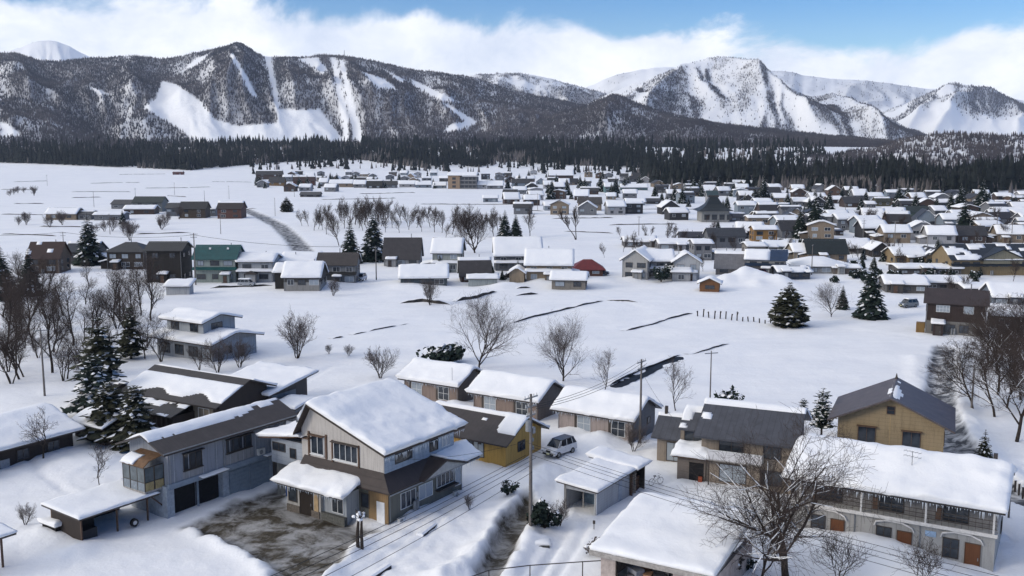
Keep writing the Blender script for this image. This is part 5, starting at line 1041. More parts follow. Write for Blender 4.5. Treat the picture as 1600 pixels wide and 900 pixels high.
# ------------------------------------------------------------------ the far village
def far_village():
    rs = random.Random(3)
    T = (0.36, 0.28, 0.2); GY = (0.24, 0.25, 0.27); WHT = (0.5, 0.5, 0.52); BR = (0.09, 0.06, 0.05); BG = (0.3, 0.36, 0.42); DK = (0.06, 0.06, 0.065)
    L = [(72, 120, 343, 333, 323, T, None, 'cream farmhouse with long snow roof at far left'), (122, 142, 343, 334, 328, GY, DK, 'grey shed beside the cream farmhouse'), (147, 192, 344, 335, 330, GY, None, 'long grey barn in the far left cluster'),
         (174, 206, 326, 318, 311, GY, DK, 'grey house with dark roof edge above the long barn'), (208, 254, 331, 315, 306, (0.2, 0.22, 0.22), (0.03, 0.045, 0.045), 'tall far farmhouse with dark green roof'), (194, 240, 335, 326, 320, BR, None, 'low brown house before the tall far farmhouse'),
         (260, 277, 338, 324, 316, (0.17, 0.19, 0.22), DK, 'narrow slate coloured house left of two brown houses'), (281, 321, 341, 325, 314, (0.10, 0.075, 0.055), (0.03, 0.03, 0.035), 'left one of two dark brown far houses'), (323, 337, 338, 326, 319, GY, None, 'pale grey store between two brown far houses'), (340, 377, 342, 325, 313, (0.16, 0.075, 0.06), (0.035, 0.022, 0.022), 'right reddish brown house of the far pair'),
         (270, 285, 274, 270, 267, (0.18, 0.05, 0.04), (0.10, 0.03, 0.03), 'tiny red shed at the forest edge'), (400, 440, 280, 272, 265, BR, DK, 'dark brown lodge before the forest'), (420, 444, 291, 284, 276, (0.28, 0.17, 0.07), DK, 'small orange brown far house'), (458, 491, 290, 282, 274, (0.15, 0.06, 0.045), (0.06, 0.03, 0.03), 'red brown far house with dark roof'),
         (499, 512, 292, 284, 277, GY, None, 'small grey far house beside the red brown one'), (515, 551, 293, 286, 280, T, None, 'tan far house with snowy roof'), (553, 571, 294, 287, 280, GY, None, 'grey far cottage left of a dark hipped roof'), (573, 597, 295, 289, 280, DK, (0.03, 0.03, 0.03), 'dark hipped far house'), (598, 620, 294, 288, 282, GY, DK, 'grey far house right of the dark hipped one'),
         (624, 648, 293, 287, 281, WHT, None, 'white far house under trees'), (650, 674, 294, 288, 282, BG, None, 'blue grey far house with snow roof'), (677, 697, 295, 289, 283, BG, None, 'narrow blue grey house left of the hotel'), (742, 760, 296, 288, 282, WHT, None, 'snowy house right of the hotel'), (761, 786, 296, 289, 281, GY, None, 'grey house with peaked snow roof right of hotel'),
         (755, 778, 316, 309, 304, BG, None, 'pale blue hut alone in the far field'), (469, 499, 308, 304, 299, DK, DK, 'low dark roofed shed in the far field'), (851, 880, 329, 321, 314, (0.42, 0.48, 0.55), None, 'pale blue white far house'), (905, 940, 329, 317, 307, T, (0.09, 0.08, 0.075), 'tan far house with grey brown roof'), (850, 866, 295, 288, 281, WHT, None, 'white far gable house'),
         (866, 882, 302, 291, 284, GY, None, 'tall grey far house'), (800, 828, 293, 285, 279, BG, DK, 'blue grey far house near forest'), (858, 896, 279, 273, 265, BR, None, 'brown lodge at the forest foot'), (908, 935, 304, 297, 291, BR, DK, 'dark far house above the tan one'), (945, 960, 301, 291, 284, (0.2, 0.34, 0.36), None, 'teal and white far house'), (948, 962, 312, 306, 300, T, None, 'small tan far house'),
         (970, 1012, 298, 292, 286, (0.16, 0.24, 0.26), None, 'long teal far house'), (978, 1008, 321, 315, 309, BG, None, 'blue grey far house by the open field'), (1011, 1032, 319, 314, 309, DK, DK, 'dark far shed by the open field'), (1106, 1122, 316, 306, 297, WHT, (0.05, 0.09, 0.10), 'small steep white house with teal roof'), (1140, 1165, 346, 338, 331, GY, DK, 'grey house right of the temple roof'),
         (1182, 1204, 347, 337, 329, (0.36, 0.24, 0.14), None, 'orange tan far house'), (1320, 1352, 324, 316, 306, BR, DK, 'dark gabled far house'), (1353, 1368, 325, 318, 313, GY, None, 'small grey far house'), (1370, 1392, 322, 314, 307, (0.12, 0.11, 0.06), (0.05, 0.05, 0.03), 'olive far house before the pines'), (1408, 1452, 342, 331, 321, (0.10, 0.14, 0.12), (0.03, 0.045, 0.04), 'dark green far house'),
         (1556, 1604, 344, 332, 322, WHT, None, 'long white far building at right edge'), (1560, 1582, 328, 320, 312, GY, DK, 'grey gable behind the long white far building'), (1392, 1494, 368, 358, 353, (0.13, 0.10, 0.085), None, 'very long low brown building with snow roof'), (1305, 1318, 368, 362, 358, BR, DK, 'small dark hut in the white far field'), (1240, 1262, 322, 314, 307, GY, None, 'grey far house left of dark gabled one'),
         (1266, 1290, 312, 306, 300, WHT, None, 'white far house under the forest'), (1294, 1316, 318, 311, 305, BR, None, 'brown far house under snow'), (1460, 1480, 336, 328, 320, GY, None, 'grey far house right of the green one'), (1500, 1524, 330, 322, 314, GY, DK, 'far house at the pine edge'), (1210, 1234, 330, 322, 316, (0.08, 0.13, 0.2), (0.03, 0.06, 0.1), 'blue roofed far house')]
    for x0, x1, yb, ye, yr, w, r, lab in L:
        mid('far_house', lab, x0, x1, yb, ye, yr, rs.uniform(-4, 4), 8 + rs.random() * 2, wall=w, roof=r or (0.06, 0.06, 0.06), snow=0.5 if r is None else 0.4, mask=None if r is None else back_only, nwin=2, sidewin=False, group='houses of the far village', step=1.0)
    # the hotel and the temple roof
    h = House('far_hotel', 'tan three storey far hotel with grey balcony side', at(700, 296), -8, 'hotel', 'houses of the far village'); o = h.o
    MB().box(0, 10, 0, 10, -0.5, 11.5).build('front_wall', mwall((0.46, 0.33, 0.22)), o); MB().box(10, 24, 1, 10, -0.5, 10.5).build('side_wall', mwall((0.20, 0.20, 0.21)), o)
    for z in (1.5, 4.8, 8.0): h.win('F', 0, 3.6, z, 3.0, 2.0, 2, 1, FRAME_B); [h.win('F', 1, 11.0 + k * 3.2, z, 2.4, 1.9, 2, 1, FRAME_D) for k in range(4)]; MB().box(10, 24, 0.2, 0.99, z - 0.6, z - 0.3).build('balcony', mplain((0.4, 0.4, 0.4)), o)
    r = MB().prism([(-.8, 11.5), (5, 14), (10.8, 11.5), (10.8, 11.3), (-.8, 11.3)], -0.5, 24.5, 'x').build('roof', FRAME_D, o); snow_sheet(r, [(-.8, 11.5), (5, 14), (10.8, 11.5)], -.5, 24.5, 0.6, step=1)
    A = at(1096, 347); h = House('temple_hall', 'white walled temple hall with large curved dark green hip roof', A, 0, 'temple'); o = h.o
    Lq = 12.5; MB().box(0, Lq, 0, 11, -0.5, 5.2).build('wall', mwall((0.44, 0.44, 0.42)), o)
    rings = [(-2.0, 5.0), (0.6, 6.2), (2.6, 7.8), (3.8, 9.8), (4.6, 11.2)]; mm = MB(); vs = []; fs = []
    for d, z in rings: vs += [(d, d, z), (Lq - d, d, z), (Lq - d, 11 - d, z), (d, 11 - d, z)]
    for k in range(len(rings) - 1):
        for i in range(4): j = (i + 1) % 4; fs.append((4 * k + i, 4 * k + j, 4 * k + 4 + j, 4 * k + 4 + i))
    n = 4 * (len(rings) - 1); fs += [(n, n + 1, n + 2, n + 3), (3, 2, 1, 0)]; mm.add(vs, fs); q = mm.build('roof', mroof((0.025, 0.034, 0.04)), o)
    MB().box(3.9, Lq - 3.9, 5.0, 6.0, 11.0, 11.8).build('ridge_cap', FRAME_D, q); [h.win('F', 0, 1.2 + 3.4 * k, 1.0, 2.4, 2.4, 2, 1, FRAME_D) for k in range(4)]
    # the smallest roofs between them
    spots = []
    for k in range(4000):
        zi = rs.choice((0, 1, 2, 2, 3, 3, 4, 4, 5, 6, 7, 7)); z = (((400, 800, 274, 300), (780, 1010, 266, 336), (1020, 1200, 292, 350), (1200, 1420, 300, 344), (1420, 1600, 312, 378), (1020, 1180, 300, 330), (1380, 1600, 372, 382), (1130, 1420, 336, 374)))[zi]
        x = rs.uniform(z[0], z[1]); y = rs.uniform(z[2], z[3]); 
        wpx = 1550 * 9 / at(800, y)[1]
        if 820 < x < 1080 and 332 > y > 318: continue
        if 1235 < x < 1390 and 326 < y < 346: continue
        if any(abs(x + wpx / 2 - (q[0] + q[1]) / 2) < (wpx + q[1] - q[0]) / 2 - 1 and abs(y - q[2]) < 6 for q in spots) or any(x < l[1] + 2 and x + wpx > l[0] - 2 and abs(y - l[2]) < 6 for l in L) or (1066 < x < 1150 and 312 < y < 366) or (690 < x < 745): continue
        spots.append((x, x + wpx, y, zi))
        if len(spots) >= 175: break
    zn = ['below the left forest edge', 'of the far centre hamlet', 'below the forest edge', 'under the right pines', 'near the right picture edge', 'in the village middle', 'behind the tan lodge', 'behind the orange store']; cnt = {}
    for x0, x1, y, zi in sorted(spots):
        k = 1550 / at(800, y)[1]; w, wn = rs.choice(((T, 'tan'), (GY, 'grey'), (WHT, 'white'), (BR, 'brown'), (BG, 'blue grey'), (GY, 'grey'), (DK, 'dark'), ((0.16, 0.1, 0.07), 'brown'))); sn = rs.random() < 0.62; ax = 'x' if rs.random() < 0.7 else 'y'
        i = cnt.get((zi, wn), 0); cnt[(zi, wn)] = i + 1
        lab = '%s small %s house from left among those %s' % ('first second third fourth fifth sixth seventh eighth ninth tenth eleventh twelfth thirteenth fourteenth fifteenth sixteenth seventeenth eighteenth nineteenth twentieth'.split()[i], wn, zn[zi])
        mid('village_house', lab, x0, x1, y, y - k * rs.uniform(3.0, 5.6), y - k * rs.uniform(6.2, 7.6), rs.uniform(-12, 12), 8, ax=ax, wall=w, roof=(0.05, 0.05, 0.055), snow=0.5 if sn else 0.4, mask=None if sn else back_only, nwin=2, sidewin=False, group='smallest roofs of the far village', step=1.2)
far_village()
# ------------------------------------------------------------------ trees
SNOWB = SNOW
class TB:
    """fast tube batch: every tapered segment is an open prism, built in one go"""
    def __init__(s): s.seg = []
    def add(s, pts, rad):
        for i in range(len(pts) - 1): s.seg.append((*pts[i], *pts[i + 1], rad[i], rad[i + 1]))
    def mesh(s, name, mat, n=3):
        A = np.array(s.seg, float).reshape(-1, 8); p, q, r0, r1 = A[:, 0:3], A[:, 3:6], A[:, 6], A[:, 7]
        d = q - p; d /= np.maximum(np.linalg.norm(d, axis=1, keepdims=True), 1e-9)
        ref = np.where(np.abs(d[:, 2:3]) < 0.9, np.array([[0.0, 0.0, 1.0]]), np.array([[1.0, 0.0, 0.0]])); a = np.cross(d, ref); a /= np.maximum(np.linalg.norm(a, axis=1, keepdims=True), 1e-9); b = np.cross(d, a)
        ring0, ring1 = [], []
        for i in range(n):
            w = 2 * math.pi * i / n; e = a * math.cos(w) + b * math.sin(w); ring0.append(p + e * r0[:, None]); ring1.append(q + e * r1[:, None])
        V = np.stack(ring0 + ring1, 1).reshape(-1, 3); o = np.arange(len(A)) * 2 * n
        F = np.concatenate([np.stack([o + i, o + (i + 1) % n, o + n + (i + 1) % n, o + n + i], -1) for i in range(n)])
        return np_mesh(name, V, F, mat, n > 4)
def bare_tree_meshes(seed, H=9.0, R=4.0, stem=0.22, first=0.25, n1=9, n2=6, n3=5, n4=3, up=0.35, r0=None, multi=1, droop=0.0, snow=0.0, ang=(0.5, 1.0), twr=0.011, tm=None):
    rs = random.Random(seed); tr = TB(); cr = TB(); sn = TB()
    r0 = r0 or H * 0.018
    def branch(p, d, L, r, lev, k):
        pts = [p.copy()]; rad = [r]; q = p.copy(); dd = d.copy()
        for i in range(k):
            dd = (dd + Vector((rs.gauss(0, 0.13), rs.gauss(0, 0.13), rs.gauss(0, 0.08) + (up * 0.22 if lev > 0 else 0.05) - droop * (lev > 1) * 0.16))).normalized()
            q = q + dd * (L / k); pts.append(q.copy()); rad.append(max(twr * 0.7, r * (1 - 0.72 * (i + 1) / k)))
        (tr if lev <= 1 else cr).add(pts, rad)
        if snow and lev >= 1 and r > 0.026 and rs.random() < snow:
            for i in range(k):
                a, b = pts[i], pts[i + 1]; v = (b - a).normalized()
                if abs(v.z) < 0.86 and rs.random() < 0.85:
                    o1 = Vector((0, 0, rad[i] * 0.75)); o2 = Vector((0, 0, rad[i + 1] * 0.75)); sn.add([a + o1, (a + b) / 2 + (o1 + o2) * .62, b + o2], [rad[i] * 0.75 + .010, (rad[i] + rad[i + 1]) * 0.46 + .014, rad[i + 1] * 0.6 + .008])
        return pts, rad
    def kids(pts, rad, L, lev, n, t0):
        for c in range(n):
            t = t0 + (1 - t0) * (c + rs.random()) / n; x = t * (len(pts) - 1); i = min(int(x), len(pts) - 2); f = x - i
            p = pts[i].lerp(pts[i + 1], f); ax = (pts[i + 1] - pts[i]).normalized(); r = (rad[i] * (1 - f) + rad[i + 1] * f) * 0.62
            a = rs.uniform(*ang); w = rs.random() * 6.283 + c * 2.4
            s = ax.cross(Vector((0.3, 0.2, 1)) if abs(ax.z) < 0.95 else Vector((1, 0, 0))).normalized(); t_ = ax.cross(s)
            d = ax * math.cos(a) + (s * math.cos(w) + t_ * math.sin(w)) * math.sin(a)
            yield p, d.normalized(), r, t
    for m_ in range(multi):
        a = 6.283 * m_ / max(multi, 1) + rs.random(); lean = 0.05 if multi == 1 else 0.32
        base = Vector((math.cos(a) * 0.12 * (multi > 1), math.sin(a) * 0.12 * (multi > 1), -0.3))
        p0, rd0 = branch(base, Vector((math.cos(a) * lean, math.sin(a) * lean, 1)).normalized(), H * (0.82 if multi > 1 else 0.74), r0, 0, 6)
        for p, d, r, t in kids(p0, rd0, H, 0, n1, first):
            L1 = (R * (1.1 - 0.55 * t) + 0.3) * rs.uniform(0.75, 1.15); p1, rd1 = branch(p, d, L1, max(r, twr * 2), 1, 5)
            for p_, d_, r_, t_ in kids(p1, rd1, L1, 1, n2, 0.2):
                L2 = L1 * rs.uniform(0.38, 0.6); p2, rd2 = branch(p_, d_, L2, max(r_, twr * 1.3), 2, 3)
                for pa, da, ra, ta in kids(p2, rd2, L2, 2, n3, 0.2):
                    L3 = L2 * rs.uniform(0.35, 0.6); p3, rd3 = branch(pa, da, L3, max(ra, twr), 3, 2)
                    for pb, db, rb, tb in kids(p3, rd3, L3, 3, n4, 0.2): branch(pb, db, L3 * rs.uniform(0.4, 0.7), twr * 0.8, 4, 1)
    out = [('trunk', tr.mesh('trunk', BARK, 6)), ('crown', cr.mesh('crown', tm or TWIG, 3))]
    if snow: out.append(('branch_snow', sn.mesh('branch_snow', SNOWB, 5)))
    return out
NEEDLE = mplain((0.02, 0.032, 0.026), 0.85, 0.15, 0.5, 2.5); NEEDLE_B = mplain((0.04, 0.042, 0.026), 0.85, 0.15, 0.5, 2.5)
def conifer_meshes(seed, H=9.0, R=2.2, levels=16, per=9, mat=None, snow=0.25, shape='cone', base=0.1, droop=0.35):
    rs = random.Random(seed); cr = MB(); sn = MB(); tr = MB().tube([(0, 0, -0.4), (0.03, 0, H * 0.5), (0, 0.02, H * 0.97)], [H * 0.022, H * 0.013, 0.02], 7)
    for l in range(levels):
        t = base + (1 - base) * (l + rs.random() * 0.5) / levels; z = H * t
        k = (1 - t) / (1 - base)
        rr = R * (k ** 0.85 if shape == 'cone' else max(0.15, math.sin(math.pi * min(1, (1 - k) * 0.78 + 0.28)) ** 0.8 * (1.0 if k > .15 else .5)) if shape == 'round' else (0.45 + 0.55 * rs.random()) * min(1.0, k * 2.4) ** 0.6 * (0.75 + 0.35 * k))
        if shape == 'pine' and rs.random() < 0.12: continue
        n = max(6, int(per * 1.25 * (0.5 + 0.5 * k)))
        for b in range(n):
            w = 6.283 * (b + rs.random() * 0.7) / n + l * 0.7; L = rr * rs.uniform(0.72, 1.12); c, s = math.cos(w), math.sin(w); dz = -droop * L * (0.4 + 0.9 * k) + (0.25 * L if k < 0.25 else 0)
            for q in range(4):     # sprays along the branch
                f0 = q / 4.0; f1 = f0 + 0.42; wd = L * (0.36 - 0.05 * q) * rs.uniform(0.8, 1.3)
                z0 = z + dz * f0 ** 1.2; z1 = z + dz * min(f1, 1.08) ** 1.2 + rs.uniform(-.06, .06) * L; tw = rs.uniform(-.35, .35) * wd
                p0 = (c * L * f0, s * L * f0, z0 + 0.03); p1 = (c * L * (f0 + .2) - s * wd, s * L * (f0 + .2) + c * wd, (z0 + z1) / 2 - 0.35 * wd + tw); p2 = (c * L * f1, s * L * f1, z1 - 0.05 * L); p3 = (c * L * (f0 + .2) + s * wd, s * L * (f0 + .2) - c * wd, (z0 + z1) / 2 - 0.35 * wd - tw)
                cr.add([p0, p1, p2, p3], [(0, 1, 2), (0, 2, 3)])
                if rs.random() < snow * (0.5 + 0.6 * (q > 1)):
                    up = 0.03 + 0.02 * L; sh = lambda p, g: (p[0] * g + p0[0] * (1 - g), p[1] * g + p0[1] * (1 - g), p[2] * g + p0[2] * (1 - g) + up)
                    sn.add([sh(p0, 1), sh(p1, .75), sh(p2, .95), sh(p3, .75)], [(0, 1, 2), (0, 2, 3)])
    out = [('trunk', tr.mesh('trunk', BARK, True)), ('crown', cr.mesh('crown', mat or NEEDLE))]
    if snow: out.append(('branch_snow', sn.mesh('branch_snow', SNOW)))
    return out
def bush_meshes(seed, R=1.0, H=1.4, n=420, mat=None, snow=0.2):
    rs = random.Random(seed); cr = MB(); sn = MB(); tr = MB()
    for k in range(6): a = k * 1.05; tr.tube([(0, 0, -0.2), (math.cos(a) * R * .3, math.sin(a) * R * .3, H * .4), (math.cos(a) * R * .6, math.sin(a) * R * .6, H * .75)], [0.05, 0.03, 0.015], 5)
    lob = [(rs.gauss(0, R * .38), rs.gauss(0, R * .38), H * rs.uniform(.3, .7), R * rs.uniform(.35, .6)) for _ in range(9)]
    for k in range(n):
        lx, ly, lz, lr = rs.choice(lob); d = Vector((rs.gauss(0, 1), rs.gauss(0, 1), rs.gauss(0, 1))).normalized(); p = Vector((lx, ly, lz)) + d * lr * rs.uniform(0.6, 1.05)
        if p.z < 0: p.z = abs(p.z) * .5
        s = R * rs.uniform(0.10, 0.2); a = Vector((rs.gauss(0, 1), rs.gauss(0, 1), rs.gauss(0, .6))).normalized(); b = a.cross(d + Vector((.1, .2, .3))).normalized()
        t = [p + a * s, p + b * s * .7, p - a * s, p - b * s * .7]
        (sn if d.z > 0.35 and rs.random() < snow else cr).add([tuple(q) for q in t], [(0, 1, 2, 3)])
    out = [('stem', tr.mesh('stem', BARK)), ('crown', cr.mesh('crown', mat or NEEDLE))]
    if snow: out.append(('branch_snow', sn.mesh('branch_snow', SNOW)))
    return out
def plant(name, label, meshes, px, py, sc=1.0, cat='tree', group=None, rot=None, xy=None, dz=0.0):
    x, y = xy or at(px, py); o = thing(name, label, cat, (x, y, gz(x, y) + dz), rot if rot is not None else (px * 0.37) % 6.28, group); o.scale = (sc, sc, sc)
    for n, me in meshes:
        c = link(n, me, o)
        if n == 'branch_snow': c['kind'] = 'stuff'
    return o

ONES = 'first second third fourth fifth sixth seventh eighth ninth tenth eleventh twelfth thirteenth fourteenth fifteenth sixteenth seventeenth eighteenth nineteenth'.split()
def ordinal(k):
    if k >= 59: return str(k + 1) + 'th'
    if k < 19: return ONES[k]
    t = (k + 1) // 10; u = (k + 1) % 10; return ['', '', 'twentieth', 'thirtieth', 'fortieth', 'fiftieth'][t] if u == 0 else ['', '', 'twenty', 'thirty', 'forty', 'fifty'][t] + '-' + ONES[u - 1]
def scatter(name, phrase, items, cat, group, meshes):
    for k, (x, y, s) in enumerate(sorted(items)): plant(name, phrase % ordinal(k), meshes[k % len(meshes)], x, y, s, cat, group, k * 1.3)
def trees():
    # --- big near tree in front of the apartment block
    plant('bare_tree', 'large leafless tree with snow lined branches in front of the apartment block', bare_tree_meshes(11, 10.6, 6.6, first=0.18, n1=15, n2=10, n3=7, n4=3, up=0.24, r0=0.28, snow=0.6, ang=(0.5, 1.1), twr=0.011), 1229, 908, 1.06, rot=0.4)
    plant('bare_tree', 'smaller leafless tree crowding the left side of the large snowy tree', bare_tree_meshes(12, 7.2, 3.6, first=0.15, n1=12, n2=8, n3=6, n4=2, up=0.5, r0=0.12, snow=0.8, twr=0.013), 1188, 912, 1.0, rot=2.0)
    plant('bare_shrub', 'low leafless shrub before the apartment doors', bare_tree_meshes(13, 2.6, 1.8, multi=4, n1=7, n2=5, n3=3, n4=1, up=0.6, r0=0.03, twr=0.01), 1440, 918, 1.0, 'shrub'); plant('bare_shrub', 'leafless shrub right of the large snowy tree trunk', bare_tree_meshes(14, 2.6, 2.0, multi=4, n1=6, n2=5, n3=4, n4=1, up=0.4, r0=0.04, snow=.7, twr=0.011), 1310, 905, 1.0, 'shrub')
    # --- trees on the open field
    V = [bare_tree_meshes(20 + k, 8.6, 6.4, first=0.08, n1=16, n2=10, n3=6, n4=3, up=0.5, r0=0.16, ang=(0.45, 1.0), twr=0.010, tm=TWIG_P) for k in range(3)]
    plant('field_tree', 'spreading leafless tree beside the dark pine bush behind the row houses', V[0], 748, 576, 1.0, rot=1.1); plant('field_tree', 'wide fan shaped leafless tree behind the middle row house', V[1], 880, 597, 0.82, rot=0.3)
    F = bare_tree_meshes(27, 7, 2.8, first=0.18, n1=11, n2=7, n3=5, n4=2, up=0.6, r0=0.09, ang=(0.4, 0.9), twr=0.010, tm=TWIG_P)
    plant('field_tree', 'faint thin leafless tree right of the wide fan shaped tree', F, 944, 611, 0.85, rot=1.7); plant('field_tree', 'pale leafless tree behind the slate roofed house', F, 1056, 640, 0.95, rot=4.0)
    Bs = [bare_tree_meshes(30 + k, 5.6, 2.4, multi=5, first=0.15, n1=8, n2=6, n3=5, n4=2, up=0.7, r0=0.08, ang=(0.35, 0.9), twr=0.012, tm=TWIG_P) for k in range(3)]
    plant('clump_tree', 'upright bushy leafless clump alone in the left white field', Bs[0], 464, 560, 1.15, rot=1.0); plant('clump_tree', 'low leafless clump just behind the big snowy roof', Bs[1], 594, 592, 0.75, rot=2.2)
    plant('clump_tree', 'leafless clump by the stone edged ditch', Bs[2], 672, 476, 0.9, rot=0.6); plant('field_shrub', 'faint small shrub in the left white field', Bs[1], 545, 556, 0.3, 'shrub'); plant('field_shrub', 'faintest twig shrub left of another in the white field', Bs[2], 514, 553, 0.25, 'shrub')
    plant('clump_tree', 'tiny bare tree left of the teal barn snow', Bs[2], 521, 462, 0.6, rot=5)
    plant('bare_tree', 'small flat leafless tree left of the dark spruce pair at right', V[2], 1299, 494, 0.62, rot=2)
    # --- conifers
    S = conifer_meshes(40, 9, 3.6, 30, 13, NEEDLE_B, 0.12, 'round', 0.06, 0.1)
    plant('round_spruce', 'dense rounded spruce standing alone on the white field', S, 1232, 509, 0.92)
    C = [conifer_meshes(41 + k, 12, 3.4, 34, 12, NEEDLE, 0.12) for k in range(2)]; P = conifer_meshes(45, 8, 2.3, 20, 9, NEEDLE, 0.35, 'pine', 0.25, 0.05)
    plant('spruce_tree', 'big dark spruce left of the brown timber house', C[0], 1360, 496, 0.95); plant('spruce_tree', 'small dark spruce beside the big one at right', C[1], 1316, 484, 0.42)
    plant('spruce_tree', 'tall dark spruce before the navy roofed house', C[0], 140, 415, 1.25); plant('spruce_tree', 'left one of the spruce pair behind the snowy barns', C[1], 548, 412, 1.05); plant('spruce_tree', 'right taller one of the spruce pair behind the snowy barns', C[0], 584, 408, 1.3)
    plant('spruce_tree', 'small neat spruce by the road at right', conifer_meshes(47, 3.6, 1.15, 14, 9, NEEDLE_B, 0.2), 1537, 720, 1.0); plant('pine_tree', 'loose pine beside the tan gable house', P, 1283, 690, 0.8); plant('pine_tree', 'thin small pine left of the loose pine', P, 1254, 668, 0.45)
    plant('spruce_tree', 'dark spruce by the far long brown building', C[1], 1505, 376, 1.35); plant('spruce_tree', 'dark spruce left of the green black roof', C[0], 1273, 372, 1.45); plant('spruce_tree', 'broad dark spruce beside the dark spruce at the village', C[1], 1250, 372, 1.0)
    for k, (x, y, s, l) in enumerate([(789, 372, .9, 'left small spruce behind the wide snow roof'), (806, 372, .8, 'right small spruce behind the wide snow roof'), (938, 300, 1.2, 'left far village spruce by the teal house'), (962, 302, 1.1, 'right far village spruce by the teal house'), (1084, 306, 1.2, 'far spruce left of the steep white house'),
                                       (1192, 318, 1.5, 'far spruce at the forest edge by the village'), (1534, 332, 1.5, 'tall far spruce before the pine belt'), (1500, 332, 1.3, 'far spruce near the right pine belt'), (192, 350, .55, 'small far spruce below the left farm cluster'), (1404, 326, 1.2, 'far spruce left of the dark green house'), (448, 331, .9, 'round far tree left of the road bend')]):
        plant('village_spruce', l, C[k % 2] if k != 10 else S, x, y, s, group='conifers standing in the far village')
    plant('snow_pine', 'big dark pine with snow clods left of the grey house', conifer_meshes(48, 9, 4.4, 24, 11, NEEDLE_B, 0.22, 'pine', 0.08, 0.12), 172, 690, .74, rot=1.0); plant('snow_pine', 'dark broad pine touching the low shed', conifer_meshes(51, 8, 3.6, 22, 12, NEEDLE_B, 0.2, 'pine', 0.06, 0.15), 214, 694, .85, rot=2.0); plant('snow_pine', 'dark drooping pine at the back of the low shed', conifer_meshes(52, 9, 3.4, 24, 12, NEEDLE, 0.2, 'pine', 0.06, 0.15), 150, 654, .9, rot=4.0); plant('snow_pine', 'dark ragged pine behind the snow laden one', conifer_meshes(49, 11, 3.4, 28, 12, NEEDLE_B, 0.15, 'pine', 0.1, 0.2), 160, 624, 1.0, rot=3)
    plant('snow_pine', 'dark ivy like pine among the bare grove at left', conifer_meshes(50, 10, 2.8, 28, 12, NEEDLE_B, 0.1, 'pine', 0.1, 0.2), 205, 560, .85, rot=3)
    # --- bushes
    G_ = bush_meshes(60, 1.5, 2.2, 700, NEEDLE, 0.1); plant('dark_bush', 'dense dark green bush right of the power pole', G_, 851, 828, 1.0, 'bush'); plant('dark_bush', 'dark pine bush with snow left of the spreading field tree', bush_meshes(61, 2.6, 2.6, 600, NEEDLE, 0.55), 700, 568, 1.15, 'bush')
    plant('pruned_pine', 'small pruned pine with snow clods by the drive', bush_meshes(62, 1.0, 1.7, 260, NEEDLE, 0.35), 793, 776, 1.0, 'bush'); plant('dark_bush', 'dark shrub at the left corner of the front garage', bush_meshes(63, 0.9, 1.3, 320, mplain((0.05, 0.035, 0.028), .9), 0.25), 929, 866, 1.0, 'bush'); plant('dark_bush', 'dark creeper hedge right of the front garage', bush_meshes(64, 1.2, 2.6, 620, mplain((0.05, 0.042, 0.035), .9), 0.12), 1132, 900, 1.0, 'bush')
    plant('pruned_pine', 'snow dotted pine behind the slate roof', bush_meshes(65, 1.7, 3.6, 300, NEEDLE, 0.4), 1130, 646, 1.1, 'bush'); plant('dark_bush', 'round dark bush before the white houses', bush_meshes(66, 2.2, 4.2, 420, NEEDLE, 0.2), 1033, 440, 1.1, 'bush'); plant('dark_bush', 'small dark green bush under the large snowy tree', bush_meshes(67, .7, 1.0, 200, NEEDLE, 0.2), 1168, 890, 1.0, 'bush')
    plant('bare_shrub', 'snowy twig shrub between the row house and slate roofed house', Bs[0], 990, 706, 0.5, 'shrub'); plant('bare_shrub', 'thin twig shrub right of the dark green bush', Bs[1], 874, 822, 0.38, 'shrub'); plant('bare_shrub', 'wispy seedling on the snow bank by the gable house', Bs[2], 733, 800, 0.22, 'shrub'); plant('bare_shrub', 'dry twig shrub left of the carport', Bs[0], 40, 822, 0.3, 'shrub')
    # --- groves
    Gv = [bare_tree_meshes(70 + k, 11, 4.2, first=0.25, n1=12, n2=8, n3=5, n4=2, up=0.6, r0=0.19, ang=(0.4, 1.0), twr=0.012) for k in range(3)] + [bare_tree_meshes(74, 8, 3.4, multi=3, first=0.25, n1=8, n2=6, n3=4, n4=2, up=0.5, r0=0.12, twr=0.012)]
    gl = ['bare tree at the very left edge of the grove', 'tall bare tree left of the dark power pole', 'bare tree leaning over the left snow bank', 'bare tree in the middle of the left grove', 'slim bare tree behind the snow laden pine', 'bare tree beside the stepped house', 'far bare tree of the left grove', 'low crooked bare tree in front of the stepped house', 'bare tree below the black house', 'bare tree below the hip roofed house', 'bare tree below the maroon house', 'forked bare tree at the left grove edge', 'bare tree before the stepped house windows', 'bare tree right of the grove pine']
    for k, (x, y, s, v) in enumerate([(8, 560, 1.15, 0), (82, 583, 1.1, 1), (40, 520, 1.0, 2), (115, 540, 1.05, 0), (150, 540, .9, 1), (214, 545, 0.9, 2), (60, 478, .9, 1), (252, 566, .75, 3), (220, 492, .85, 0), (178, 500, .95, 1), (100, 492, .95, 2), (18, 600, .8, 3), (312, 580, .5, 3), (275, 540, .55, 1)]):
        plant('grove_tree', gl[k], Gv[v], x, y, s, group='bare grove at the left', rot=k * 1.3)
    for k, (x, y, s) in enumerate([(340, 583, .5), (375, 575, .45), (130, 590, .4), (60, 560, .4), (25, 500, .5)]): plant('grove_shrub', ['tangled twig shrub right of the stepped house front', 'twig shrub at the stepped house corner', 'twig shrub under the left pines', 'twig shrub near the power pole in the grove', 'twig shrub at the back of the left grove'][k], Bs[k % 3], x, y, s * 1.6, 'shrub', 'twig shrubs of the left grove', k)
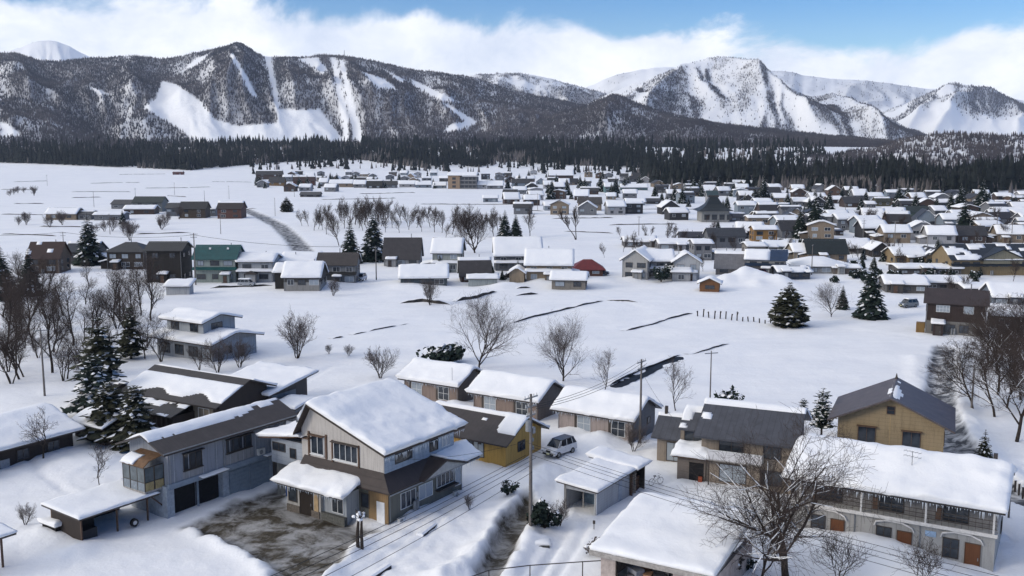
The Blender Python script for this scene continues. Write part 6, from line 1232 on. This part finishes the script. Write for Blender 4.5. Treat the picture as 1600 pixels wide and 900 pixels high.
    plant('yard_tree', 'small crooked bare tree before the long brown shed', bare_tree_meshes(80, 5.6, 2.6, first=.3, n1=9, n2=6, n3=4, n4=2, up=.2, r0=.1, twr=.013), 68, 722, 1.0, rot=2); plant('yard_tree', 'slender pale bare tree left of the grey house', bare_tree_meshes(81, 4.5, 1.6, first=.15, n1=9, n2=6, n3=4, n4=1, up=.5, r0=.05, snow=.6, twr=.012), 156, 758, 1.0)
    gr = ['tall snowy bare tree at the right edge', 'bare tree along the right road', 'bare tree behind the right snow bank', 'leaning bare tree at right picture edge', 'bare tree at the bend of the right road', 'slim bare tree near the timber house', 'bare tree in the middle of the right grove']
    Gr = [bare_tree_meshes(90 + k, 12, 5.2, first=0.22, n1=13, n2=9, n3=6, n4=2, up=0.35, r0=0.2, snow=0.35, twr=0.018) for k in range(2)]
    for k, (x, y, s) in enumerate([(1588, 690, 1.05), (1520, 640, .75), (1560, 612, .95), (1622, 640, 1.1), (1545, 570, .85), (1536, 548, .55), (1598, 580, 1.05)]): plant('roadside_tree', gr[k], Gr[k % 2], x, y, s, group='bare trees by the right road', rot=k * 1.9)
    # --- rows across the middle distance
    rs = random.Random(8)
    Rw = [bare_tree_meshes(100 + k, 13, 4.6, first=0.18, n1=14, n2=8, n3=5, n4=1, up=0.7, r0=0.17, ang=(0.35, 0.85), twr=0.024) for k in range(3)]
    plant('bare_tree', 'very large bushy bare tree behind the pale green house', bare_tree_meshes(104, 12, 6.5, first=.05, n1=18, n2=10, n3=6, n4=2, up=.6, r0=.25, ang=(.4, 1.0), twr=.024), 742, 395, 1.15); plant('bare_tree', 'lone vase shaped bare tree in the far white field', bare_tree_meshes(105, 12, 3.6, multi=2, first=.4, n1=9, n2=7, n3=5, n4=1, up=1.0, r0=.2, ang=(.25, .55), twr=.035), 900, 374, 1.05)
    plant('bare_tree', 'bare tree right of the small spruces behind the wide roof', Rw[0], 828, 370, .9); plant('bare_tree', 'bare tree beside the tall spruce pair', Rw[1], 530, 384, .95)
    U = rs.uniform
    scatter('row_tree', '%s bare tree from the left in the long row beyond the road', [(474 + k * 6.4 + U(-4, 4), 350 + (k % 3) * 6 + U(-3, 3) + (8 if k > 33 else 0), U(.5, .85)) for k in range(50)], 'tree', 'row of bare trees across the middle field', Rw)
    scatter('thicket_tree', '%s tree from the left in the thicket above the spruce pair', [(U(526, 604), U(338, 352), U(.7, .95)) for k in range(12)], 'tree', 'thicket above the spruce pair', Rw)
    scatter('village_tree', '%s bare tree from left behind the green black roof', [(U(1325, 1402), U(352, 366), U(.35, .7)) for k in range(12)], 'tree', 'bare trees behind the right village', Rw)
    scatter('village_tree', '%s bare tree from left behind the tan lodge', [(U(1525, 1605), U(352, 384), U(.35, .75)) for k in range(12)], 'tree', 'bare trees behind the tan lodge', Rw)
    scatter('village_tree', '%s small bare tree from left behind the white houses', [(U(1000, 1075), U(364, 384), U(.3, .5)) for k in range(8)], 'tree', 'bare trees behind the white houses', Rw)
    scatter('field_shrub', '%s bare shrub from the left on the far left snow fields', [(*((U(0, 60), U(300, 310)), (U(120, 370), U(342, 366)), (U(150, 260), U(352, 376)), (U(10, 100), U(344, 356)))[k % 4], U(.5, 1.1)) for k in range(24)], 'shrub', 'shrubs on the far left fields', Bs)
    scatter('garden_bush', '%s dark garden bush from the left between the right side houses', [(*((U(1390, 1480), U(400, 440)), (U(1200, 1260), U(384, 410)), (U(1300, 1400), U(420, 450)), (U(1400, 1540), U(430, 470)))[k % 4], U(.7, 1.3)) for k in range(32)], 'bush', 'garden bushes on the right side', [G_])
    scatter('far_tree', '%s dark far tree from the left among the far village roofs', [(*((U(400, 680), U(282, 296)), (U(790, 1010), U(276, 312)), (U(1020, 1200), U(296, 330)), (U(1200, 1600), U(306, 336)))[k % 4], U(.4, 1.0)) for k in range(140)], 'tree', 'dark trees among the far village', [C[0], C[1], C[0]])
    scatter('grove_tree', '%s slim bare tree from the left filling the back of the left grove', [(U(-10, 240), U(440, 600), U(.5, 1.0)) for k in range(46)], 'tree', 'bare trees at the back of the left grove', Gv)
    scatter('roadside_tree', '%s slim bare tree from left filling the right roadside grove', [(U(1530, 1625), U(555, 650), U(.5, .9)) for k in range(9)], 'tree', 'slim trees of the right roadside grove', Gr)
    scatter('garden_tree', '%s bare tree from left in the gardens of the right side village', [(*((U(1080, 1240), U(345, 400)), (U(1230, 1420), U(376, 430)), (U(1400, 1600), U(385, 470)), (U(940, 1100), U(370, 432)))[k % 4], U(.25, .5)) for k in range(44)], 'tree', 'bare garden trees of the right side village', Rw)
    scatter('garden_conifer', '%s small conifer from left in the gardens of the right side village', [(*((U(1080, 1240), U(345, 400)), (U(1230, 1420), U(376, 430)), (U(1400, 1600), U(385, 470)), (U(660, 860), U(418, 440)))[k % 4], U(.18, .45)) for k in range(28)], 'tree', 'garden conifers of the right side village', C)
    plant('spruce_tree', 'dark dense spruce at the left picture edge', C[0], 6, 470, 1.0); plant('spruce_tree', 'dark dense spruce below the maroon house', C[1], 48, 462, .9)
trees()
# ------------------------------------------------------------------ poles, wires, fences and small things
def power_pole(label, px, py, H, arms=2, yaw=0.0, gear=True, r=0.15, group=None):
    x, y = at(px, py); o = thing('power_pole', label, 'pole', (x, y, gz(x, y) - 0.3), yaw, group); H += 0.3
    MB().tube([(0, 0, 0), (0, 0, H)], [r, r * 0.62], 8).build('post', POLE, o)
    for k in range(arms):
        z = H - 0.35 - 0.75 * k; a = MB().box(-0.9 + 0.15 * k, 0.9 - 0.15 * k, -0.05, 0.05, z, z + 0.1).build('cross_arm', METAL_G, o)
        if gear:
            for xx in (-0.8, -0.35, 0.4, 0.8): MB().tube([(xx * (1 - .15 * k), 0, z + .1), (xx * (1 - .15 * k), 0, z + .32)], [0.05, 0.035], 6).build('insulator', mplain((0.5, 0.5, 0.5), .3, .5), a)
    return o
def wire(label, a, b, sag=0.6, r=0.022, group='overhead wires'):
    a, b = Vector(a), Vector(b); pts = []
    for i in range(13):
        t = i / 12; p = a.lerp(b, t); p.z -= sag * 4 * t * (1 - t); pts.append(p)
    o = MB().tube(pts, r, 4).build('overhead_wire', BLACK); tag(o, label, 'wire', group); return o
def P3(px, py, z): x, y = at(px, py); return (x, y, z)
def poles():
    m = power_pole('tall power pole with boxes beside the snowy drive', 829, 831, 11.4, 3, 0.9, r=0.17)
    for z, s in ((8.3, .32), (6.9, .2), (7.6, .18)): MB().box(0.12, 0.12 + s, -s / 2, s / 2, z, z + s * 1.6).build('junction_box', METAL_G, m)
    MB().tube([(-0.35, 0, 8.6), (-0.35, 0, 9.5)], 0.24, 12).build('transformer', METAL_G, m)
    for k in range(7): MB().box(-0.22, 0.22, -0.02, 0.02, 2.2 + k * 0.55, 2.24 + k * 0.55).build('foot_peg', METAL_G, m)
    power_pole('power pole before the rightmost row house', 1000, 694, 9.4, 2, 0.9); power_pole('slim pole behind the slate roof', 1109, 640, 7.6, 1, 0.3, False, 0.1); power_pole('dark pole among the left grove', 70, 620, 9.0, 1, 0.4, False, .14); power_pole('short leaning post right of the apartment block', 1576, 808, 3.2, 0, 0, False, .1)
    power_pole('pole beside the teal roofed house', 306, 445, 12.5, 2, 0.2, r=.17); power_pole('pole behind the brown roofed mid house', 588, 437, 8.5, 1, .2, False)
    for k, (x, y, h, l) in enumerate([(101, 412, 9, 'pole left of the tall spruce'), (345, 366, 8, 'pole by the far road'), (172, 366, 8, 'pole in the far left fields'), (430, 338, 9, 'pole at the bend of the far road'), (510, 366, 7, 'short pole right of the far road'), (147, 324, 9, 'pole above the cream farmhouse'), (212, 316, 9, 'pole above the tall far farmhouse'), (320, 322, 9, 'pole between the brown far houses'),
                                      (273, 305, 9, 'farther pole left of the brown far houses'), (358, 311, 9, 'farther pole above the brown far houses'), (74, 291, 10, 'lone pole in the far left snow'), (840, 328, 9, 'pole left of the pale blue far house'), (1320, 350, 9, 'pole in the white far field'), (1396, 410, 12, 'pole by the chalet'), (1348, 392, 10, 'pole behind the broad white roof'), (1268, 430, 8, 'pole by the hipped snow roof'),
                                      (1460, 372, 9, 'pole behind the long brown building'), (998, 372, 8, 'pole behind the white houses'), (1580, 380, 10, 'pole behind the tan lodge'), (1556, 378, 10, 'second pole behind the tan lodge'), (460, 308, 9, 'far pole by the dark roofed shed'), (1518, 640, 5.5, 'bare post by the right road')]):
        power_pole(l, x, y, h, 1 if k % 2 else 2, k * 0.7, False, .13, 'distant poles')
    top = P3(829, 831, 11.0)
    far_l = P3(-60, 1180, 9.5)
    for k, (dz, dx) in enumerate(((0, -.7), (0, 0), (0, .7), (-1.4, 0), (-2.4, 0.2))):
        wire('wire number %s from the tall pole to lower left' % ('one two three four five'.split()[k]), (top[0] + dx * .6, top[1] - dx * .5, top[2] - 4.4 + dz * .55), (-26 + dx, 30 - dx, 10.5 + dz), 0.8)
        if k < 3: wire('wire %s from the tall pole to the row house pole' % ('one two three'.split()[k]), (top[0] + dx * .6, top[1] - dx * .5, top[2] - 0.2), (14.2 + dx * .6, 105.5 - dx * .5, 9.2), 0.7)
        if k < 4: wire('wire %s from the tall pole to lower right' % ('one two three four'.split()[k]), (top[0] + dx * .4, top[1], top[2] - 3.2 - .35 * k), (52 + dx, 40 - dx, 7.0 - .5 * k), 1.2, 0.016)
    wire('service drop wire to the gable house', (top[0], top[1], top[2] - 3), P3(600, 812, 5.4), 0.5, .014)
    wire('wire across the row house roof to the slate house', (14.2, 105.5, 8.0), P3(1060, 742, 5.2), .5, .016)
    a = P3(306, 445, 12); wire('upper wire left from the teal house pole', a, P3(101, 412, 9), 1.0, .04); wire('upper wire right from the teal house pole', a, P3(588, 437, 8.5), 1.2, .04); wire('left end wire beyond the spruce pole', P3(101, 412, 9), P3(-140, 412, 9), 1, .04)
poles()

def fence():
    pts = [at(690, 955), at(764, 926), at(828, 918), at(910, 912), at(988, 907), at(1069, 902), at(1147, 897)]
    f = thing('pipe_fence', 'thin pipe railing along the bottom of the picture', 'fence', (pts[1][0], pts[1][1], 0)); ox, oy = pts[1]
    for (x, y) in pts: MB().tube([(x - ox, y - oy, -0.4), (x - ox, y - oy, 1.75)], 0.045, 6).build('post', FRAME_D, f)
    for (p, q) in zip(pts[:-1], pts[1:]): MB().tube([(p[0] - ox, p[1] - oy, 1.72), (q[0] - ox, q[1] - oy, 1.72)], 0.04, 6).build('rail', FRAME_D, f)
    rs = random.Random(4)
    for k in range(14):
        x = 1090 + k * 8.8; y = 495 + k * 0.75; o = thing('field_stake', ['first dark stake at the left end of the row on the snow', 'last thin stake at the right end of the row'][k // 13] if k in (0, 13) else ordinal(k) + ' dark stake from the left in the row on the white field', 'stake', (*at(x, y + rs.uniform(-1, 1)), 0), 0, 'row of stakes on the white field')
        h = (1.5 if k < 8 else .8) * rs.uniform(.7, 1.1); MB().tube([(0, 0, -.3), (rs.uniform(-.15, .15), 0, h)], .12, 5).build('post', BARK, o)
        if k < 9: MB().tube([(0, 0, h * .5), (rs.uniform(-.4, .4), rs.uniform(-.2, .2), h * .95)], [.07, .04], 4).build('tied_straw', TWIG, o)
    for k in range(11):
        x = 1556 + k * 6; y = 738 + k * 5.2; o = thing('short_post', ordinal(k) + ' short dark post from the left in the row beside the right road', 'post', (*at(x, y), 0), 0, 'posts beside the right road'); MB().box(-.07, .07, -.07, .07, -.3, .85).build('post', FRAME_D, o); MB().box(-.09, .09, -.09, .09, .85, .93).build('snow_cap', SNOW, o)
    # channel and field banks
    def strip(name, label, pts, w, z, mat, kind='structure'):
        P = [Vector((*at(*p), 0)) for p in pts]; m = MB(); rs_ = random.Random(len(pts)); n = 24; Q = []
        for i in range(n + 1):
            t = i / n * (len(P) - 1); j = min(int(t), len(P) - 2); Q.append(P[j].lerp(P[j + 1], t - j))
        vs = []; fs = []
        for i, q in enumerate(Q):
            d = (Q[min(i + 1, n)] - Q[max(i - 1, 0)]).normalized(); nn = Vector((-d.y, d.x, 0)); e = w * (1 if 0 < i < n else .4) * rs_.uniform(.85, 1.1); g = gz(q.x, q.y)
            for s in (-1, 1): vs.append((q.x + nn.x * e * s / 2, q.y + nn.y * e * s / 2, g + z))
            if i: fs.append((2 * i - 2, 2 * i - 1, 2 * i + 1, 2 * i))
        m.add(vs, fs); o = m.build(name, mat); tag(o, label, kind=kind); return Q
    WAT = mplain((0.014, 0.016, 0.02), 0.55, 0.12, 0.4)
    def bank(label, pts, h=0.45, w=0.9, gap=0.0, seed=1, dark=True):
        """low step at a field edge: dark earth face towards the camera under a lip of snow"""
        rs_ = random.Random(seed); P = [Vector((*at(*p), 0)) for p in pts]; L = sum((b - a).length for a, b in zip(P[:-1], P[1:])); n = max(6, int(L / 1.2)); Q = []
        o = thing('field_bank', label, 'bank', (P[0].x, P[0].y, 0)); e = MB(); s = MB()
        for i in range(n + 1):
            t = i / n * (len(P) - 1); j = min(int(t), len(P) - 2); Q.append(P[j].lerp(P[j + 1], t - j))
        K = [h * .7 * (.6 + .8 * vn(np.array([i * .45]), np.array([seed * 3.1]), seed)[0]) * (0.0 if gap and vn(np.array([i * .6]), np.array([seed * 1.7]), 9)[0] < gap else 1.0) * min(1, i / 2, (n - i) / 2) for i in range(n + 1)]
        Gz = list(ground(np.array([q.x for q in Q]), np.array([q.y for q in Q]))[0]); N_ = []; ev = []; sv = []
        for i in range(n + 1):
            d = (Q[min(i + 1, n)] - Q[max(i - 1, 0)]).normalized(); nn = Vector((-d.y, d.x, 0)); nn = nn if nn.y > 0 else -nn; a = Q[i] - P[0] + nn * rs_.uniform(-.12, .12); g0 = Gz[i]; k = K[i]
            ev += [(a.x, a.y, g0 - .25), (a.x + nn.x * .1, a.y + nn.y * .1, g0 - .02 + k), (a.x + nn.x * w, a.y + nn.y * w, g0 - .3)]
            sv += [(a.x - nn.x * .03, a.y - nn.y * .03, g0 + k - .01), (a.x + nn.x * .4, a.y + nn.y * .4, g0 + k + .08), (a.x + nn.x * (w + 2.4), a.y + nn.y * (w + 2.4), g0 - .3)]
        for i in range(n):
            o3 = 3 * i
            if max(K[i], K[i + 1]) <= 0.0: continue
            e.f += [(o3, o3 + 3, o3 + 4, o3 + 1), (o3 + 1, o3 + 4, o3 + 5, o3 + 2)]; s.f += [(o3, o3 + 3, o3 + 4, o3 + 1), (o3 + 1, o3 + 4, o3 + 5, o3 + 2)]
        e.v = ev; s.v = sv
        e.build('earth_face', mplain((0.065, 0.06, 0.056), .9, .1, .6, 1.2), o); s.build('snow_lip', SNOW, o, True)
    strip('ditch_water', 'dark open water channel crossing the white field', [(958, 606), (1000, 588), (1064, 559)], 2.0, 0.02, WAT); bank('snow lipped bank along the dark water channel', [(952, 604), (1000, 582), (1064, 555)], .5, .9, 0, 2)
    bank('field edge line from the pines to the stake row', [(976, 516), (1010, 509), (1052, 496), (1084, 490)], .4, .8, .06, 3); bank('long dark field edge in the middle of the snow', [(798, 505), (862, 488), (945, 471)], .45, .8, .05, 4); bank('short field edge turning right', [(945, 470), (1000, 474)], .4, .8, 0, 5)
    bank('broken rocky edge in the left snow field', [(505, 531), (560, 520), (640, 504)], .35, .8, .45, 6); bank('stony stream edge by the leafless clump', [(624, 474), (660, 472), (705, 476)], .9, .9, .1, 7); bank('stony stream edge below the white hut', [(712, 472), (745, 466), (776, 456)], .9, .9, .2, 8); bank('faint field edge right of the water channel', [(1078, 555), (1140, 538)], .3, .7, .1, 9)
    bank('dark wall foot before the teal roofed house', [(326, 450), (428, 447)], .7, .8, 0, 12); bank('small dark ledge below the tan snow house', [(804, 462), (842, 458)], .6, .8, .2, 13); bank('small dark ledge left of the stone shed', [(806, 452), (830, 450)], .5, .8, .1, 14)
    for k, (p, l) in enumerate([([(430, 398), (490, 394)], 'dark kerb at the near end of the far road'), ([(20, 284), (75, 283)], 'far field line at left'), ([(140, 287), (220, 286)], 'far field line right of the lone pole'), ([(110, 300), (205, 300)], 'nearer far field line'), ([(110, 309), (160, 308)], 'field line above the cream farmhouse'), ([(0, 335), (72, 336)], 'dark field line leading to the cream farmhouse'), ([(260, 306), (292, 308)], 'dark field line behind the brown far houses'), ([(376, 326), (402, 326)], 'dark field line right of the brown far houses'),
                                ([(655, 319), (800, 320)], 'long far field line below the hotel'), ([(800, 328), (850, 330)], 'far field line left of the pale blue house'), ([(1000, 327), (1090, 327)], 'far field line towards the temple'), ([(860, 342), (960, 340)], 'faint far field line in the centre'), ([(950, 352), (1060, 350)], 'faint far field line left of the village'), ([(185, 274), (260, 273)], 'farthest field line by the forest'), ([(1330, 340), (1400, 341)], 'far field line in the right white field'), ([(0, 296), (60, 297)], 'thin field line at the left picture edge'), ([(225, 294), (330, 293)], 'thin field line above the brown far houses'), ([(20, 318), (70, 318)], 'thin field line left of the cream farmhouse'), ([(60, 354), (160, 356)], 'thin field line above the navy roofed house'), ([(0, 366), (90, 369)], 'thin field line behind the maroon house'), ([(210, 366), (300, 364)], 'thin field line above the black house'), ([(500, 312), (620, 310)], 'thin field line above the long tree row'), ([(560, 303), (650, 302)], 'farther thin field line below the far cottages'), ([(880, 362), (960, 365)], 'thin field line behind the tan snow house'), ([(330, 284), (395, 285)], 'thin field line left of the dark brown lodge')]):
        bank(l, p, .5, 1.2, .05, 20 + k)
    # dark slots of walls showing through the snow by the lower drive
    for (p, q, l, h) in (((575, 905), (610, 882), 'dark retaining wall slot by the lower drive', .25), ((661, 838), (681, 822), 'short dark kerb slot on the snow bank', .15)):
        a, b = at(*p), at(*q); w = thing('low_wall', l, 'wall', (a[0], a[1], gz(*a))); dx, dy = b[0] - a[0], b[1] - a[1]; L = math.hypot(dx, dy); w.rotation_euler[2] = math.atan2(dy, dx); MB().box(0, L, -.1, .1, -.5, h).build('concrete', mplain((.03, .03, .035), .9), w); MB().prism([(-.08, h), (.1, h + .1), (.5, h + .05), (.9, -.3), (.1, -.3)], -.1, L + .1, 'x').build('cap_snow', SNOW, w)
    a = at(1031, 797); w = thing('plank_wall', 'weathered low plank wall behind the front garage roof', 'wall', (*a, 0), math.radians(-28))
    for k in range(14): MB().box(k * .42, k * .42 + .40, 0, .08 + .02 * (k % 2), -.3, 1.0).build('plank', mwall((0.2, 0.165, 0.14) if k % 2 else (0.17, 0.14, 0.12), 'v', .2), w)
    blob_snow('cap_snow', w, -.1, 6.0, -.02, .5, 1.0, .18, step=.2)
fence()

def car(label, px, py, yaw, col):
    x, y = at(px, py); o = thing('parked_car', label, 'car', (x, y, gz(x, y) + 0.02), math.radians(yaw)); o.scale = (1.12, 1.12, 1.12)
    W_ = mplain(col, 0.3, 0.5, 0.06); L, B = 3.5, 1.5
    body = [(0, .28), (.02, .62), (.12, .82), (.9, .95), (L - .08, .95), (L, .7), (L, .28)]
    m = MB(); n = len(body)
    for k, (yy, ins) in enumerate(((0, .05), (.06, 0), (B - .06, 0), (B, .05))): m.v += [(px_ + (ins if px_ < L / 2 else -ins), yy, z - (ins if z > .5 else -ins)) for px_, z in body]
    for k in range(3):
        for i in range(n): j = (i + 1) % n; m.f.append((k * n + i, k * n + j, (k + 1) * n + j, (k + 1) * n + i))
    m.f += [tuple(range(n)), tuple(range(4 * n - 1, 3 * n - 1, -1))]; m.build('body', W_, o)
    cab = [(.62, .94), (1.25, 1.5), (3.1, 1.52), (3.46, .94)]; q = MB(); k_ = len(cab)
    q.v = [(a, .07 if z < 1 else .2, z) for a, z in cab] + [(a, B - (.07 if z < 1 else .2), z) for a, z in cab]; q.f = [tuple(range(k_)), tuple(range(2 * k_ - 1, k_ - 1, -1))] + [(i, i + k_, (i + 1) % k_ + k_, (i + 1) % k_) for i in range(k_)]; q.build('cabin_glass', GLASS, o)
    MB().box(1.22, 3.12, .18, B - .18, 1.505, 1.56).build('roof_panel', mplain((.03, .035, .045), .3, .5, .2), o)
    for xx, tx in ((.95, .35), (1.95, .05), (2.85, -.1), (.70, .45)):
        for yy, yt in ((.05, .17), (B - .05, B - .17)): MB().tube([(xx, yy, .95), (xx + tx, yt, 1.5)], .035, 4).build('pillar', W_, o)
    for xx in (.68, 2.75):
        for yy in (-.02, B - .16):
            w = link('wheel', None, o, (xx, yy, .29)); MB().tube([(0, 0, 0), (0, .18, 0)], .29, 16).build('tyre', BLACK, w); MB().tube([(0, -.012, 0), (0, .192, 0)], .17, 12).build('rim', METAL_G, w)
    for yy in (.1, B - .38): MB().box(-.03, .1, yy, yy + .28, .6, .76).build('headlight', mplain((.75, .76, .78), .15, .6, .05), o)
    MB().box(-.04, .04, .12, B - .12, .3, .46).build('bumper', BLACK, o); MB().box(-.05, -.03, B / 2 - .18, B / 2 + .18, .36, .5).build('number_plate', mplain((.7, .68, .4), .5), o); MB().box(-.025, .03, .5, B - .5, .58, .72).build('grille', BLACK, o)
    for yy in (-.12, B): MB().box(1.0, 1.12, yy, yy + .12, .95, 1.08).build('mirror', W_, o)
    for xx in (1.55, 2.35): MB().box(xx, xx + .14, -.015, .0, .78, .81).build('door_handle', METAL_G, o)
    return o
car('small silver white hatchback with dark roof parked on the snow', 866, 718, 48, (0.62, 0.63, 0.65))
car('black car parked left of the tan snow house', 786, 436, 8, (0.015, 0.015, 0.018)); car('dark blue car between the red roof and the white houses', 952, 429, 170, (0.02, 0.03, 0.06)); c_ = car('grey car under snow beside the big dark spruce', 1412, 482, 20, (0.16, 0.18, 0.2)); blob_snow('roof_snow', c_, 1.1, 3.2, .15, 1.35, 1.56, .25, step=.2)
c_ = car('snow covered car in front of the white villa', 400, 447, 175, (0.3, 0.32, 0.35)); blob_snow('roof_snow', c_, .9, 3.3, .1, 1.4, 1.56, .3, step=.2); car('white car beside the layered house', 566, 441, 80, (0.6, 0.6, 0.62)); car('red car by the ash grey roof', 1180, 434, 30, (0.25, 0.02, 0.02))

def bicycle():
    x, y = at(1018, 760); o = thing('bicycle', 'old bicycle leaning by the garage store', 'bicycle', (x, y, 0.1), .5)
    for xx in (0, 1.05):
        n = 18; MB().tube([(xx + .33 * math.cos(6.283 * i / n), 0, .33 + .33 * math.sin(6.283 * i / n)) for i in range(n + 1)], .025, 5).build('wheel', BLACK, o)
    MB().tube([(0, 0, .33), (.35, 0, .8), (.9, 0, .85), (1.05, 0, .33)], .022, 5).build('frame', mplain((.1, .1, .12)), o); MB().tube([(.35, 0, .8), (.45, 0, .3), (.9, 0, .85)], .022, 5).build('frame_tube', mplain((.1, .1, .12)), o)
    MB().tube([(.9, -.25, 1.0), (.88, 0, 1.02), (.9, .25, 1.0)], .018, 5).build('handlebar', METAL_G, o); MB().box(.22, .48, -.07, .07, .86, .92).build('saddle', BLACK, o)
bicycle()
def small_things():
    x, y = at(562, 860); o = thing('pruned_stump', 'bare pruned tree stump with a ball of snow by the yard', 'tree', (x, y, gz(x, y)), 0)
    MB().tube([(-.12, 0, -.3), (-.15, 0, 1.2), (-.05, .05, 2.4)], [.17, .14, .09], 7).build('trunk', BARK, o); MB().tube([(.2, .05, -.3), (.18, 0, 1.4), (.22, 0, 2.5)], [.15, .12, .08], 7).build('trunk', BARK, o)
    for k in range(8): a = k * .8; MB().tube([(.1, 0, 2.3), (.1 + .35 * math.cos(a), .35 * math.sin(a), 2.9 + .2 * (k % 3))], [.05, .02], 5).build('twig', TWIG, o)
    rs = random.Random(2); n = 10; R_ = 7; bm = MB()
    for c in range(22):
        cx, cy_, cz, cr_ = rs.gauss(.06, .13), rs.gauss(0, .13), 2.7 + rs.gauss(0, .14), rs.uniform(.08, .17); o0 = len(bm.v)
        for i in range(R_ + 1):
            for j in range(n):
                t = math.pi * i / R_; w = 6.283 * j / n; r = cr_ * (1 + .5 * (vn(np.array([i * .9 + c * 7]), np.array([j * .9]), 3)[0] - .5)); bm.v.append((cx + r * math.sin(t) * math.cos(w), cy_ + r * math.sin(t) * math.sin(w), cz + r * .75 * math.cos(t)))
        for i in range(R_):
            for j in range(n): bm.f.append((o0 + i * n + j, o0 + (i + 1) * n + j, o0 + (i + 1) * n + (j + 1) % n, o0 + i * n + (j + 1) % n))
    tag(bm.build('snow_clods', SNOW, o, True), kind='stuff')
    for k in range(22): a = rs.random() * 6.28; r = rs.uniform(.3, .6); MB().tube([(.08, 0, 2.4), (.08 + r * math.cos(a), r * math.sin(a), 2.7 + rs.random() * .6)], [.035, .012], 4).build('twig', TWIG, o)
    def barrel(label, px, py, c, h, r, cat='barrel'):
        x, y = at(px, py); o = MB().tube([(0, 0, -.2), (0, 0, h * .1), (0, 0, h * .5), (0, 0, h * .9), (0, 0, h)], [r * .94, r, r * .97, r, r * .92], 14).build('storage_barrel', mplain(c, .5), None, False, (x, y, gz(x, y))); tag(o, label, cat)
        MB().tube([(0, 0, h), (0, 0, h + .06)], [r * .8, r * .7], 14).build('lid', mplain(shade(c, .7), .5), o)
    barrel('blue plastic barrel at the porch corner', 456, 779, (.03, .08, .25), 1.0, .35); barrel('second blue barrel behind the porch barrel', 452, 772, (.04, .10, .28), .9, .32)
    x, y = at(538, 806); c = thing('yellow_crate', 'small yellow crate by the porch plinth', 'crate', (x, y, gz(x, y) - .1), .4)
    for a in ((0, .5, 0, .04), (0, .5, .36, .4), (0, .04, .04, .36), (.46, .5, .04, .36)): MB().box(*a, 0, .45).build('side', mplain((.5, .36, .04), .6), c)
    MB().box(.04, .46, .04, .36, 0, .05).build('bottom', mplain((.4, .3, .04)), c)
    x, y = at(845, 853); q = thing('snow_lump', 'snow heap with dark stone edge below the dark bush', 'snow heap', (x, y, 0)); r = MB().box(-.7, .7, -.5, .5, -.2, .18).build('stone', mplain((.06, .06, .06), .9), q); blob_snow('heap', q, -.8, .8, -.3, .8, .1, .4, edge=.7, step=.18)
    # stone lantern stubs and vent pipe on the white drive
    x, y = at(928, 828); o = thing('garden_lamp', 'small dark post lamp on the white drive', 'lamp', (x, y, gz(x, y))); MB().tube([(0, 0, -.2), (0, 0, .5)], .04, 6).build('post', FRAME_D, o); MB().box(-.1, .1, -.1, .1, .5, .75).build('lamp_head', FRAME_D, o)
    # lift pylon on the ski ridge
    Y = 3600; X = float(col_x(538, Y, 85)); Z = float(elev_z(88, Y)); o = thing('summit_mast', 'tiny mast on the ski mountain ridge', 'mast', (X, Y, Z - 5)); MB().tube([(0, 0, -10), (0, 0, 26)], [2.0, .8], 6).build('mast', METAL_G, o)
small_things()
def make_haze():
    m = bpy.data.materials.new('thin_air'); m.use_nodes = True; nt = m.node_tree; nt.nodes.clear()
    o = nt.nodes.new('ShaderNodeOutputMaterial'); v = nt.nodes.new('ShaderNodeVolumePrincipled')
    v.inputs['Color'].default_value = (0.72, 0.83, 1.0, 1); v.inputs['Density'].default_value = HAZE; v.inputs['Anisotropy'].default_value = 0.2
    nt.links.new(v.outputs[0], o.inputs['Volume'])
    h = MB().box(-9000, 9000, -60, 12500, -6, 1500).build('haze', m); tag(h, 'thin cold haze over the whole valley', kind='stuff')
HAZE = 3.0e-5
make_haze()

TRIS = False
if TRIS: print(sum(len(o.data.loop_triangles) if o.data.calc_loop_triangles() is None else 0 for o in bpy.data.objects if o.type == 'MESH'))
